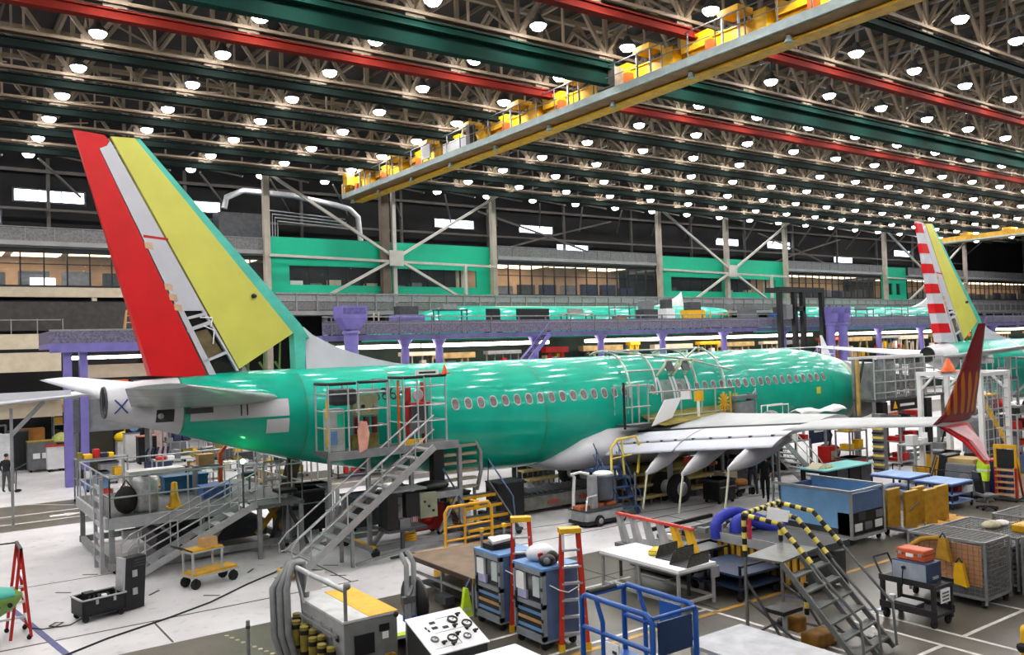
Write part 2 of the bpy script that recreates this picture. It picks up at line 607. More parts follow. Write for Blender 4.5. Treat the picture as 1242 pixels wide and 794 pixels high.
# ------------------------------------------------------------------ high-bay lamps
LENS = mat('lamp_lens', (253, 250, 248), .3, emit=LAMP, vary=0)
LH = mat('lamp_housing', (120, 120, 122), .4, .6, .1, 5)
proto = T('high_bay_lamp', 'round high-bay lamp glowing white under the roof trusses', 'ceiling lamp', (6.35, 36.75, 19.15), 0, 'high-bay lamps in the roof')
MB().lathe([(.33, 0), (.3, -.12), (.2, -.22), (.05, -.26)], n=10).build('lens', LENS, proto)
MB().lathe([(.36, -.05), (.36, .06), (.18, .24), (.12, .42), (.03, .44)], n=10).build('housing', LH, proto)
MB().tube([(0, 0, .44), (0, 0, .98)], .02, 5).build('hanger', LH, proto)
MB().bar((0, -1.2, .98), (0, 1.2, .98), .07).build('conduit', LH, proto)
ML, MH = MB(), MB()
LAMPS = {}
ORD = 'first second third fourth fifth sixth seventh eighth ninth tenth eleventh twelfth thirteenth fourteenth fifteenth sixteenth seventeenth eighteenth nineteenth twentieth'.split() + ['twenty-' + q for q in 'first second third fourth fifth sixth seventh eighth ninth'.split()]


def in_frame(p, margin=30):
    d = Vector(p) - EYE
    z = d.dot(fw)
    return z > 1 and -margin < 621 + FPX * d.dot(rt) / z < 1242 + margin and -margin < 397 - FPX * d.dot(up) / z < 794


for k in range(-11, 6):
    y = 36.75 + 4.76 * k
    far = y < 14
    for i in range(-10, 25):
        x = 6.35 + 4.9 * i
        if in_frame((x, y, 19.15), 6):
            LAMPS.setdefault(k, []).append(proto if (k, i) == (0, 0) else dup(proto, (x, y, 19.15)))
        elif not ((far and i > 13) or i > 23 or ((far or i < -2) and (i + k) % 2)):
            ML.lathe([(.33, 19.15), (.3, 19.03), (.2, 18.93), (.05, 18.89)], (x, y, 0), 8)
            MH.lathe([(.36, 19.1), (.36, 19.21), (.18, 19.39), (.03, 20.2)], (x, y, 0), 8)
for k, row in LAMPS.items():
    where = 'roof row nearest the back wall' if k == 5 else '%s roof row from the back wall' % ORD[5 - k]
    for q, lamp in enumerate(row):
        lamp['label'] = 'high-bay lamp, %s from the left in the %s' % (ORD[q], where)
rest = ML.build('ceiling_lamps', LENS)
tag(rest, 'the remaining high-bay lamps of the hall, off to the sides of the view', 'ceiling lamp', None, 'stuff')
MH.build('housings', LH, rest)['kind'] = 'stuff'

# ------------------------------------------------------------------ columns and bracing along the mezzanine front
COLM = mat('column_paint', (168, 160, 146), .6, 0, .12, 1)
BRM = mat('brace_paint', (186, 182, 174), .55, 0, .08, 1.5)
CX = [21.0, 30.75, 40.5, 60.0, 69.8, 79.5, 99.0, 118.5]
n = 1
for x in CX:
    b = MB()
    if x == 30.75:
        b.box(x - .75, x - .1, 59.3, 59.8, 0, 19)
    else:
        b.bar((x, 59.55, 0), (x, 59.55, 19), .42, .42)
    o = struct('trim_%d' % n, b, mat('column_brown', (104, 92, 80), .7, 0, .15, 1) if x == 30.75 else COLM)
    if x == 30.75:
        MB().bar((x + .3, 59.4, 9.6), (x + .3, 59.4, 19), .3).build('flange', BRM, o)
    n += 1
for x in (30.75, 69.8, 108.7):
    b = MB()
    for dx, z in ((-9.75, 18.9), (9.75, 18.9), (-5.6, 10.4), (5.6, 10.4)):
        b.bar((x + .3, 59.15, 13.3), (x + .3 + dx, 59.15, z), .2, .2)
    b.bar((x - 9.7, 59.15, 13.2), (x + 9.7, 59.15, 12.9), .18, .18)
    o = struct('trim_%d' % n, b, BRM)
    MB().box(x - .3, x + .9, 58.98, 59.1, 12.7, 13.9).build('gusset_plate', BRM, o)
    MB().bar((x + 6.6, 59.1, 13), (x + 6.6, 59.1, 10.4), .22).build('post', BRM, o)
    n += 1
b = MB()
for x, dx in ((50.3, 8), (89.3, 8)):
    for a, z in ((-dx, 18.5), (dx, 18.5), (dx, 14.5), (-dx, 14.5)):
        b.bar((x, 64.5, 16.6), (x + a, 64.5, z), .16, .16)
for x in range(8, 130, 9):
    b.bar((x, 65.5, 13), (x, 65.5, 20), .22, .22)
b.bar((0, 65, 16.4), (130, 65, 16.4), .16, .16)
b.bar((0, 65, 19), (130, 65, 19), .2, .2)
for x in range(2, 130, 5):
    b.bar((x, 61.4, 19.1), (x + 3, 65.5, 17.5), .12, .12)
    b.bar((x + 3, 61.4, 19.1), (x, 65.5, 20.5), .12, .12)
struct('trim_%d' % n, b, mat('back_brace', (88, 84, 80), .7, 0, .1, 1))
n += 1

# ------------------------------------------------------------------ mezzanine offices
LIT = mat('lit_office_ceiling', (255, 226, 186), .6, emit=3.0, vary=.05)
OFFW = mat('office_wall_warm', (188, 164, 142), .8, 0, .12, .8)
MULL = mat('mullion', (40, 42, 44), .5, .3, .1, 3)
SLAB = mat('mezzanine_grey', (146, 146, 146), .7, 0, .1, .8)


def pane_glass():
    m = mat('office_glass', (120, 130, 135), .06, alpha=.07, vary=.02)
    return m


def glass_office(x0, x1, z0, z1, lab, pitch, seed):
    t = T('mezzanine_office', lab, 'office', ((x0 + x1) / 2, 60, z0), 0, None)
    hx = (x1 - x0) / 2
    H = z1 - z0
    for x in (-hx + 1, hx - 1):
        MB().box(x - .2, x + .2, 2.6, 3.0, -z0, -.25).build('support_column', SLAB, t)
    MB().box(-hx, hx, 0, 5.4, -.25, 0).build('floor_slab', SLAB, t)
    MB().box(-hx, hx, 0, 5.4, H, H + .3).build('roof_slab', SLAB, t)
    MB().box(-hx, hx, 5.2, 5.4, 0, H).build('back_wall', OFFW, t)
    r = random.Random(seed)
    for k in range(int(hx * 2 / 3.2)):
        x = -hx + 1.2 + 3.2 * k
        MB().box(x, x + 2.7, .5, 2.3 + r.random() * 2.4, H - .1, H - .04).build('light_panel', LIT, t)
    for k in range(int(hx * 2 / 2.4)):
        x = -hx + .5 + 2.4 * k
        c = r.choice([GREYF, DSTEEL, STEEL, GREYF, NAVY])
        MB().box(x, x + 1.7, .7, 1.1, 0, .75 + .4 * r.random()).build('desk', c, t)
    np_ = max(1, round(hx * 2 / pitch))
    gm = MB().box(.04 - 0, hx * 2 / np_ - .04, -.01, .01, .1, H).mesh('pane', pane_glass())
    for k in range(np_):
        link('pane', gm, t, (-hx + hx * 2 * k / np_, 0, 0))
    mm = MB().box(-.04, .04, -.06, .06, 0, H).mesh('mullion', MULL)
    for k in range(np_ + 1):
        link('mullion', mm, t, (-hx + hx * 2 * k / np_, 0, 0))
    MB().box(-hx, hx, -.06, .06, H * .58, H * .6).box(-hx, hx, -.06, .06, 0, .1).box(-hx, hx, -.06, .06, H - .3, H).build('transom', MULL, t)
    rr = MB().box(-hx, hx, -.35, -.25, H + .12, H + .4)
    rr.build('roof_edge', SLAB, t)
    g = MB().box(-hx, hx, -.3, -.28, H + .4, H + 1.2)
    g.build('roof_guard_mesh', mat('guard_mesh', (118, 118, 118), .7, 0, .2, 9), t)
    q = MB()
    for k in range(int(hx * 2 / 1.6) + 1):
        q.bar((-hx + 1.6 * k, -.33, H + .3), (-hx + 1.6 * k, -.33, H + 1.25), .04)
    q.bar((-hx, -.33, H + 1.25), (hx, -.33, H + 1.25), .05)
    q.build('roof_guardrail', STEEL, t)
    return t


a = glass_office(-2, 21.2, 10.8, 13.2, 'glazed mezzanine office with warm lights behind the red rudder, at far left', 1.3, 1)
MB().box(-11.6, 11.6, -.3, 0, -.65, -.05).build('floor_beam', CREAM, a)
MB().bar((.2, -.1, -.65), (.2, -.1, -10.8), .3).build('column', CREAM, a)
MB().bar((-9.5, -.1, -.65), (-9.5, -.1, -10.8), .3).build('column', CREAM, a)
SCR = mat('screen_glow', (236, 244, 255), .3, emit=2.5, vary=0)
MB().box(-3.3, -1.9, .5, .56, .15, .6).build('screen', SCR, a)
MB().lathe([(.02, -.03), (.3, -.02), (.3, .02), (.02, .03)], (3.2, .5, .42), 12, 'y').build('round_light', SCR, a)
for k in range(3):
    MB().box(5.4 + k * .5, 5.8 + k * .5, .3, .45, .1, .95).build('hi_vis_vest', mat('dull_lime', (120, 140, 60), .8), a)
glass_office(41.0, 59.8, 10.6, 13.5, 'wide glazed mezzanine office between two green office bays, over the fuselage', 1.25, 2)
glass_office(79.9, 98.6, 10.7, 13.5, 'glazed mezzanine office right of the second green bay, with blue glass end', 1.25, 3)
glass_office(104.5, 147, 10.7, 13.4, 'distant glazed mezzanine office right of the striped tail', 1.25, 4)


def green_office(x0, x1, lab, seed):
    t = T('office_bay', lab, 'office', ((x0 + x1) / 2, 60, 10.6), 0, None)
    hx = (x1 - x0) / 2
    MB().box(-hx, hx, 0, .2, 2.0, 4.05).build('upper_panel', OFFICE, t)
    MB().box(-hx, hx, 0, .2, -.05, .6).build('lower_panel', OFFICE, t)
    for x in (-hx, hx - 1.4, -.5):
        MB().box(x, x + (1.4 if x != -.5 else .9), 0, .2, .6, 2.0).build('pier_panel', OFFICE, t)
    MB().box(-hx, hx, -.12, 0, 2.55, 2.7).build('band', OFFICE, t)
    MB().box(-hx, hx, 4.5, 4.7, 0, 4).build('back_wall', mat('office_dim', (60, 62, 64), .8, 0, .2, .6), t)
    MB().box(-hx, hx, .2, 4.7, 2.6, 2.8).build('ceiling_panel', SLAB, t)
    MB().box(-hx, hx, .2, 4.7, -.05, .05).build('floor_slab', SLAB, t)
    for x in (-hx + .3, hx - .3):
        MB().box(x - .2, x + .2, 1.6, 2.0, -10.6, -.05).build('support_column', SLAB, t)
    r = random.Random(seed)
    for s0, s1 in ((-hx + 1.4, -.5), (.4, hx - 1.4)):
        k = 5
        pm = MB().box(.04, (s1 - s0) / k - .04, .08, .1, .6, 2.0).mesh('pane', pane_glass())
        mm = MB().box(-.05, .05, .05, .17, .6, 2.0).mesh('mullion', MULL)
        for i in range(k):
            link('pane', pm, t, (s0 + (s1 - s0) * i / k, 0, 0))
            link('mullion', mm, t, (s0 + (s1 - s0) * i / k, 0, 0))
            if r.random() < .7:
                MB().box(s0 + (s1 - s0) * i / k + .2, s0 + (s1 - s0) * i / k + 1.1, 1.5, 1.9, 2.5, 2.56).build('light_panel', LIT, t)
            MB().box(s0 + (s1 - s0) * i / k + .2, s0 + (s1 - s0) * i / k + 1.2, .5, .9, 0, .5 + .6 * r.random()).build('desk', r.choice([CREAM, GREYF, NAVY, DSTEEL, WHITE]), t)
    MB().box(hx - 3.2, hx - 2.3, .3, .4, .3, 2.1).build('cream_partition', CREAM, t)
    return t


green_office(21.4, 40.4, 'bright green office bay crossed by steel braces, behind the tail fin', 5)
green_office(60.6, 79.6, 'bright green office bay with braces, right of the wide glazed office', 6)
green_office(99, 104.4, 'short green office bay left of the striped red and white rudder', 7)
green_office(106.4, 107.6, 'sliver of green office wall right of the striped rudder', 8) if False else None

wk = T('mezzanine_walkway', 'long grey walkway with mesh guard below the green offices', 'walkway', (60, 58.6, 9.2))
MB().box(-39, 88, -.4, 1.4, -.3, 0).build('deck', SLAB, wk)
MB().box(-39, 88, -.42, -.38, .05, .62).build('guard_mesh', MATS['guard_mesh'], wk)
MB().box(-39, 88, -.5, -.36, 1.15, 1.27).build('top_rail', STEEL, wk)
MB().box(-39, 88, -.42, -.38, .66, 1.12).build('upper_mesh', mat('guard_mesh_pale', (150, 150, 150), .7, 0, .15, 9), wk)
pm = MB().box(-.05, .05, -.5, -.34, 0, 1.2).mesh('post', STEEL)
for k in range(81):
    link('post', pm, wk, (-39 + 1.55 * k, 0, 0))
for k in range(12):
    MB().bar((-35 + 9.7 * k, .4, -.3), (-35 + 9.7 * k, .4, -9.2), .3).build('column', SLAB, wk)

# cream low building at far left, under the glazed office
lb = T('low_annexe', 'cream panelled low annexe with parapet and dark openings at far left', 'annexe', (3, 55.5, 0))
MB().box(-9, 4.3, 0, .3, 6.9, 7.75).build('parapet', CREAM, lb)
MB().box(-9, 4.3, .1, .4, 5.6, 6.7).build('upper_panel', CREAM, lb)
MB().box(-9, 4.3, -.6, .4, 4.1, 4.35).build('canopy', CREAM, lb)
MB().box(-9, 4.3, .1, .4, 3.0, 4.1).build('lower_panel', CREAM, lb)
MB().box(-9, 9, 2.5, 2.8, 0, 9.8).build('dark_back', DARKW, lb)
MB().box(-9, 8.5, 1.9, 2.1, 8, 9.7).build('corrugated_wall', mat('corrugated', (62, 60, 58), .8, 0, .15, 3), lb)
for k in range(9):
    MB().bar((-6 + 1.3 * k, -.05, 7.75), (-6 + 1.3 * k, -.05, 8.6), .05).build('post', STEEL, lb)
MB().bar((-9, -.05, 8.55), (4.3, -.05, 8.55), .05).build('rail', STEEL, lb)

# rooftop pipework over the first green bay
pp = T('roof_duct', 'silver duct pipe looping above the green office by the fin edge', 'pipe', (26, 62, 14.6))
MB().tube([(-7.2, 0, 2.2), (-7, 0, 3), (-5.8, 0, 3.6), (-2, 0, 3.5), (1.6, 0, 3.0), (2.6, 0, 2.8), (3.3, 0, 2.2), (3.5, 0, 0)], .22, 8).build('duct', ALU, pp)
for k in range(4):
    MB().tube([(-4 + .2 * k, -.4, 0), (-4 + .2 * k, -.4, 2.2 - .25 * k), (2 + .1 * k, -.4, 1.9 - .25 * k)], .05, 5).build('conduit', STEEL, pp)
MB().box(-7.5, -4.3, .3, 1.8, 0, 2.0).build('plant_box', DSTEEL, pp)

# ================================================================== BRIDGE CRANE
CRANEG = mat('crane_grey', (150, 164, 162), .5, .2, .1, 2)  # grey paint of the crane walkway and its fittings
cr = T('bridge_crane', 'long yellow bridge crane with railed walkway hanging below the roof beams', 'crane', (25.8, 37, 17.2))
Y0, Y1 = -24, 20.2
MB().box(0, .12, Y0, Y1, 0, .34).build('walkway_channel', CRANEG, cr)
MB().box(.12, 1.0, Y0, Y1, -.02, .05).build('walkway_deck', mat('crane_brown', (140, 104, 60), .6, 0, .2, 1.5), cr)
MB().box(1.0, 1.5, Y0, Y1, -.1, 1.2).build('main_girder', YEL2, cr)
MB().box(.9, 1.62, Y0, Y1, -.16, -.08).build('bottom_flange', YEL2, cr)
MB().box(.92, 1.6, Y0, Y1, 1.2, 1.28).build('top_flange', YEL2, cr)
pm = MB().tube([(0.05, 0, .3), (0.05, 0, 1.4)], .03, 6).mesh('post', GREYF)
k = 0
y = Y0 + .5
while y < Y1:
    link('post', pm, cr, (0, y, 0))
    y += 1.45
MB().tube([(.05, Y0, 1.38), (.05, Y1, 1.38)], .025, 6).tube([(.05, Y0, .86), (.05, Y1, .86)], .02, 6).build('handrail', GREYF, cr)
# white portal frames with yellow heads, and yellow end trucks hung from each runway beam
for yb in (19.15, 23.91, 28.67, 33.43, 38.19, 42.95, 47.71, 52.47, 56.6):
    y = yb - 37
    for q in (1.9, 2.7):
        MB().bar((.25, y - q, .3), (.25, y - q, 1.5), .08).build('portal_leg', WHITE, cr)
    MB().box(.1, 1.0, y - 2.8, y - 1.8, 1.45, 1.68).build('portal_head', YEL2, cr)
    MB().box(.75, 1.75, y - .75, y + .75, .9, 1.5).build('end_truck', YEL2, cr)
    for q in (-.5, .5):
        MB().lathe([(.02, -.09), (.16, -.09), (.16, .09), (.02, .09)], (1.2, y + q, 1.05), 10, 'x').build('truck_wheel', DSTEEL, cr)
    MB().box(.4, .95, y + .9, y + 1.5, .4, 1.25).build('junction_box', YEL2, cr)
    MB().box(.35, .7, y - 1.2, y - .9, .15, .9).build('hook_plate', ORANGE, cr)
    MB().cyl((.6, y + .1, -.3), (.6, y + .1, -.05), .16, .1, 8).build('under_light', CRANEG, cr)
MB().box(.2, .9, 3.6, 6.2, .35, 1.0).build('white_cabinet', WHITE, cr)
MB().box(.1, .5, 3.1, 3.5, .3, 1.5).build('grey_cabinet', GREYF, cr)
MB().box(.0, .1, 7.4, 8.4, .5, 1.3).build('access_gate', WHITE, cr)
MB().box(.05, .6, Y1 - .9, Y1 - .1, .9, 1.75).build('end_frame', YEL2, cr)
MB().box(.2, .8, -8.8, -7.6, .5, 1.35).build('trolley_drive', mat('drive_grey', (120, 112, 100), .5, .3, .2, 4), cr)

c2 = T('distant_crane', 'short stretch of yellow crane girder far off right of the striped tail', 'crane', (104, 45, 17.0))
MB().box(-.4, .4, -10, 12, 0, .8).build('girder', YEL2, c2)
MB().box(-1.4, -.5, -10, 12, 0, .15).build('walkway', CRANEG, c2)
for k in range(5):
    MB().box(-.6, .6, -8 + 4.8 * k, -7 + 4.8 * k, .8, 1.1).build('end_truck', YEL2, c2)

# ================================================================== AIRCRAFT
ST = [(0, 5.38, 4.45, .44), (1, 5.50, 4.15, .66), (2.2, 5.58, 3.78, .92), (4, 5.64, 3.2, 1.22), (6, 5.66, 2.65, 1.5), (8, 5.66, 2.2, 1.69), (10, 5.65, 1.88, 1.82), (12, 5.64, 1.69, 1.87),
      (14, 5.64, 1.63, 1.88), (18, 5.64, 1.63, 1.88), (30, 5.64, 1.63, 1.88), (31.5, 5.52, 1.64, 1.87), (33, 5.28, 1.66, 1.82), (34.5, 4.92, 1.72, 1.70), (35.5, 4.55, 1.8, 1.55), (36.5, 4.15, 1.95, 1.32),
      (37.5, 3.78, 2.25, .95), (38.2, 3.45, 2.55, .52), (38.5, 3.1, 2.95, .1)]


def station(x):
    """smooth interpolation of top, bottom and half-width along the fuselage"""
    x = max(0, min(38.5, x))
    i = max(k for k in range(len(ST) - 1) if ST[k][0] <= x)
    a, b = ST[i], ST[i + 1]
    h = b[0] - a[0]
    t = (x - a[0]) / h
    p, q = ST[max(i - 1, 0)], ST[min(i + 2, len(ST) - 1)]

    def sl(u, v, w_, k):
        d0, d1 = (v[k] - u[k]) / max(v[0] - u[0], 1e-6), (w_[k] - v[k]) / max(w_[0] - v[0], 1e-6)
        return 0 if d0 * d1 <= 0 else 2 * d0 * d1 / (d0 + d1)
    out = []
    for k in (1, 2, 3):
        d = (b[k] - a[k]) / h
        m0 = sl(p, a, b, k) if i else d
        m1 = sl(a, b, q, k) if i + 2 < len(ST) else d
        out.append((2 * t ** 3 - 3 * t * t + 1) * a[k] + (t ** 3 - 2 * t * t + t) * h * m0 + (-2 * t ** 3 + 3 * t * t) * b[k] + (t ** 3 - t * t) * h * m1)
    return out


def skin(x, a):
    """point of the skin at station x, angle a from the side (0 = +y side, pi = -y side, pi/2 = crown)"""
    zt, zb, hw = station(x)
    return Vector((x, hw * math.cos(a), (zt + zb) / 2 + (zt - zb) / 2 * math.sin(a)))


def skin_at(x, z, side=-1, off=0.):
    zt, zb, hw = station(x)
    s = max(-1, min(1, (z - (zt + zb) / 2) / ((zt - zb) / 2)))
    c = math.sqrt(1 - s * s)
    n = Vector((0, side * c / hw, s / ((zt - zb) / 2))).normalized()
    return Vector((x, side * hw * c, z)) + n * off


def barrel(x0, x1, m, name, t, dx=.5, n=44, c0=False, c1=False, grow=0.):
    k = max(2, int((x1 - x0) / dx))
    rings = []
    for i in range(k + 1):
        x = x0 + (x1 - x0) * i / k
        rg = []
        for j in range(n):
            p = skin(x, 2 * PI * j / n)
            if grow:
                c = Vector((x, 0, (station(x)[0] + station(x)[1]) / 2))
                p = p + (p - c).normalized() * grow
            rg.append(p)
        rings.append(rg)
    return MB().loft(rings, c0, c1).build(name, m, t)


def patch(x0, x1, z0, z1, m, name, t, off=.012, side=-1, n=6):
    """a panel lying on the skin"""
    vs, fs = [], []
    for i in range(n + 1):
        for j in range(n + 1):
            vs.append(skin_at(x0 + (x1 - x0) * i / n, z0 + (z1 - z0) * j / n, side, off))
    for i in range(n):
        for j in range(n):
            a = i * (n + 1) + j
            fs.append((a, a + 1, a + n + 2, a + n + 1))
    return MB().add(vs, fs, True).build(name, m, t)


FLAPP = mat('flap_white', (196, 198, 208), .55, 0, .04, 1.5, spec=.25)
TPL = mat('tailplane_sheen', (172, 182, 180), .25, .2, .08, 1.5)  # grey-green tint stands in for the fuselage reflected in the near tailplane
AF = [(1, 0), (.8, .3), (.55, .5), (.3, .58), (.12, .44), (.03, .22), (0, 0), (.03, -.18), (.12, -.32), (.3, -.42), (.55, -.36), (.8, -.2)]


def foil(le, te, y, th, zle, zte):
    """closed airfoil ring; le, te = x of the edges (te < le), th = thickness"""
    rg = []
    for f, h in AF:
        x = le + (te - le) * f
        z = zle + (zte - zle) * f + h * th
        rg.append(Vector((x, y, z)))
    return rg


def wing_sec(off):
    """x of the leading and trailing edge and height, metres off the centreline"""
    le = 29.6 - (off - 1.8) * .9 if off < 4.9 else 26.81 - (off - 4.9) * .605
    te = 21.6 - (off - 1.8) * .05 if off < 5.7 else 21.4 - (off - 5.7) * .307
    return le - 4.53, te - 4.53, 2.62 + (off - 1.8) * .1035


GOLD = None


def winglet_mat():
    m = bpy.data.materials.new('winglet_maroon_gold')
    m.use_nodes = True
    nt = m.node_tree
    b = nt.nodes['Principled BSDF']
    tc = nt.nodes.new('ShaderNodeTexCoord')
    mp = nt.nodes.new('ShaderNodeMapping')
    mp.inputs['Rotation'].default_value = (0, .35, 0)
    mp.inputs['Scale'].default_value = (1.7, 1, 1.0)
    wv = nt.nodes.new('ShaderNodeTexWave')
    wv.inputs['Scale'].default_value = .8
    wv.inputs['Distortion'].default_value = 4
    wv.inputs['Detail'].default_value = 1
    rp = nt.nodes.new('ShaderNodeValToRGB')
    rp.color_ramp.elements[0].position, rp.color_ramp.elements[1].position = .42, .56
    rp.color_ramp.elements[0].color = (*lin((122, 14, 26)), 1)
    rp.color_ramp.elements[1].color = (*lin((196, 104, 22)), 1)
    sp = nt.nodes.new('ShaderNodeSeparateXYZ')
    nt.links.new(tc.outputs['Object'], sp.inputs[0])
    g = nt.nodes.new('ShaderNodeMapRange')
    g.inputs[1].default_value, g.inputs[2].default_value = 5.5, 5.0
    nt.links.new(sp.outputs[2], g.inputs[0])
    g2 = nt.nodes.new('ShaderNodeMapRange')
    g2.inputs[1].default_value, g2.inputs[2].default_value = 4.25, 4.4
    nt.links.new(sp.outputs[2], g2.inputs[0])
    mu = nt.nodes.new('ShaderNodeMath')
    mu.operation = 'MULTIPLY'
    mu2 = nt.nodes.new('ShaderNodeMath')
    mu2.operation = 'MULTIPLY'
    for a, c in ((tc.outputs['Object'], mp.inputs[0]), (mp.outputs[0], wv.inputs[0]), (wv.outputs['Fac'], mu.inputs[0]), (g.outputs[0], mu.inputs[1]), (mu.outputs[0], mu2.inputs[0]), (g2.outputs[0], mu2.inputs[1]), (mu2.outputs[0], rp.inputs[0]), (rp.outputs[0], b.inputs['Base Color'])):
        nt.links.new(a, c)
    b.inputs['Roughness'].default_value = .25
    return m


def sheet(polys, t, name, m, y0=0.):
    b = MB()

    def th(q):
        return max(.04, .24 - .016 * (q[1] - 5.5) * 1.6)
    for p in polys:
        b.prism(p, lambda q: y0 - th(q), lambda q: y0 + th(q), 'y')
    return b.build(name, m, t)


def aircraft(loc, rz, label, style, near_wing=True, fin=True, group=None, name='airliner', wings=True, nose=True):
    t = T(name, label, 'aircraft', loc, rz, group)
    near = style in ('red', 'stripe')
    # ---- fuselage
    if near:
        barrel(0, 1.95, APGREY, 'tail_cone', t, .3, c0=False)
        MB().lathe([(.4, 0), (.44, -.06), (.46, 0), (.42, .02)], (0, 0, 4.92), 20, 'x', False).build('exhaust_rim', DSTEEL, t)
        MB().lathe([(.02, .22), (.41, .2), (.42, .05)], (0, 0, 4.92), 20, 'x').build('exhaust_duct', mat('exhaust_dark', (24, 26, 20), .8), t)
        barrel(1.95, 5.4, GREEN, 'aft_fuselage', t, .4)
        barrel(5.4, 8.4, GREEN2, 'rear_fuselage_section', t, .5)
        barrel(8.4, 31.4, GREEN, 'main_fuselage', t, 1.)
    else:
        barrel(0, 8.4, GREEN2, 'aft_fuselage', t, .6, c0=True, n=28)
        barrel(8.4, 31.4, GREEN, 'main_fuselage', t, 1., n=28)
    for x in ((1.95, 5.4, 8.4, 14.2, 25.6, 31.4) if near else (8.4, 25.6)):
        barrel(x - .03, x + .03, GREEN3, 'joint_strap', t, .03, n=44, grow=.006)
    if style == 'red':
        barrel(31.4, 33.4, GREEN, 'nose_section', t, .25)
        barrel(33.4, 38.5, mat('nose_cover', (128, 132, 134), .8, 0, .12, 1.5), 'nose_cover', t, .3, c1=True)
    else:
        barrel(31.4, 38.5, GREEN, 'nose_section', t, .35, c1=True)
    if style == 'red':
        barrel(33.2, 33.6, mat('primer_band', (178, 196, 160), .5), 'pale_band', t, .1, grow=.005)
    # ---- windows
    if style != 'rear':
        pane, frame = MB(), MB()
        for b, rx, rz_, d in ((frame, .15, .21, 0), (pane, .115, .17, -.008)):
            rg = []
            for k in range(14):
                a = 2 * PI * k / 14
                ca, sa = math.cos(a), math.sin(a)
                e = 2 / 2.6
                rg.append(Vector((rx * math.copysign(abs(ca) ** e, ca), d, rz_ * math.copysign(abs(sa) ** e, sa))))
            b.loft([[p + Vector((0, .03, 0)) for p in rg], rg], False, True, False)
        fm = frame.mesh('window_frame', mat('window_alloy', (176, 184, 182), .4, .3))
        pmm = pane.mesh('window_pane', mat('cabin_pane', (120, 112, 110), .25, 0, .25, 6))
        n = 41 if style == 'red' else 6
        x0 = 10.45
        for k in range(n):
            x = x0 + .508 * k
            if style == 'red' and 12 <= k <= 24 and k in (16, 17, 19, 20):
                continue
            p = skin_at(x, 4.27, -1, .004)
            o = link('cabin_window', fm, t, p)
            o.rotation_euler.x = -.32
            q = link('pane', pmm, o, (0, -.006, 0))
    # ---- fin and rudder, outlines measured in metres along and above the tail
    X0 = 4.53

    def W(*pts):
        return [(x - X0, z) for x, z in pts]
    if fin and near:
        TT = (3.86, 12.56)
        if style == 'red':
            sheet([W((3.86, 12.56), (4.66, 12.5), (4.78, 12.35), (4.7, 12.2), (4.5, 12.1), (7.33, 5.5), (5.72, 5.62))], t, 'rudder', RED)
        else:
            r = sheet([W((3.86, 12.56), (4.66, 12.5), (4.5, 12.1), (7.33, 5.5), (5.72, 5.62))], t, 'rudder', APWHITE)
            for k in range(6):
                z0, z1 = 6.15 + 1.15 * k, 6.7 + 1.15 * k
                zz = 5.62
                f0, f1 = (z0 - 5.55) / 6.95, (z1 - 5.55) / 6.95
                a0, a1 = 5.72 - 1.86 * f0, 5.72 - 1.86 * f1
                b0, b1 = 7.33 - 2.8 * f0, 7.33 - 2.8 * f1
                sheet([W((a0 - .02, z0), (b0 * .8 + a0 * .2, z0), (b1 * .8 + a1 * .2, z1), (a1 - .02, z1))], r, 'red_stripe', RED).scale = (1, 1.06, 1)
        # white spar zone, open bays near its foot
        L = lambda z: 7.4 - (z - 5.5) * (2.9 / 6.62)
        Rr = lambda z: 8.24 - (z - 5.66) * (3.52 / 6.84)
        sheet([W((L(7.5), 7.5), (4.52, 12.1), (4.72, 12.2), (4.8, 12.35), (Rr(12.4), 12.42), (Rr(7.5), 7.5))], t, 'fin_spar_skin', APWHITE)
        sheet([W((L(5.5), 5.5), (L(7.5), 7.5), (L(7.5) + .16, 7.5), (L(5.5) + .2, 5.5)),
               W((Rr(5.66) - .05, 5.66), (Rr(7.5) - .08, 7.5), (Rr(7.5), 7.5), (Rr(5.66) + .02, 5.66)),
               W((L(7.25), 7.2), (L(7.25), 7.27), (Rr(7.4), 7.46), (Rr(7.4), 7.36)), W((L(6.95), 6.86), (L(6.95), 6.96), (Rr(7.2), 7.2), (Rr(7.2), 7.08)),
               W((L(5.95), 5.92), (L(5.95), 6.0), (Rr(6.25), 6.3), (Rr(6.25), 6.2))], t, 'spar_frame', APWHITE)
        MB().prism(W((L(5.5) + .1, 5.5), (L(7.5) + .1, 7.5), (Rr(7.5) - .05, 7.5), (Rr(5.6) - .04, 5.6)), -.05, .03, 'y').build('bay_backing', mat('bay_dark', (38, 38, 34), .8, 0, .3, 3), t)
        MB().prism(W((L(6.0) + .22, 6.02), (L(6.9) + .22, 6.86), (Rr(6.9) - .25, 6.95), (Rr(6.3) - .12, 6.25)), -.14, -.05, 'y').build('bay_cover', mat('bay_fabric', (118, 104, 70), .8, 0, .25, 2), t)
        MB().tube([(L(7) - X0 + .5, -.2, 7.05), (L(7) - X0 + .8, -.22, 6.9), (Rr(6.7) - X0 - .2, -.2, 6.5)], .02, 5).tube([(L(7) - X0 + .4, -.2, 7.3), (L(7) - X0 + .75, -.22, 7.28), (L(7) - X0 + .7, -.2, 7.02)], .025, 5).build('cable', PAPER, t)
        sheet([W((4.82, 12.48), (5.46, 12.5), (10.0, 6.78), (8.26, 5.72))], t, 'fin_box', YELGRN)
        MB().lathe([(.02, -.3), (.07, -.3), (.07, -.18)], (8.77 - X0, 0, 7.95), 10, 'y').build('fin_port', BLACK, t)
        sheet([W((5.46, 12.5), (5.6, 12.5), (7.9, 9.8), (10.25, 7.08), (10.55, 6.6), (10.05, 6.72))], t, 'fin_leading_edge', TEAL)
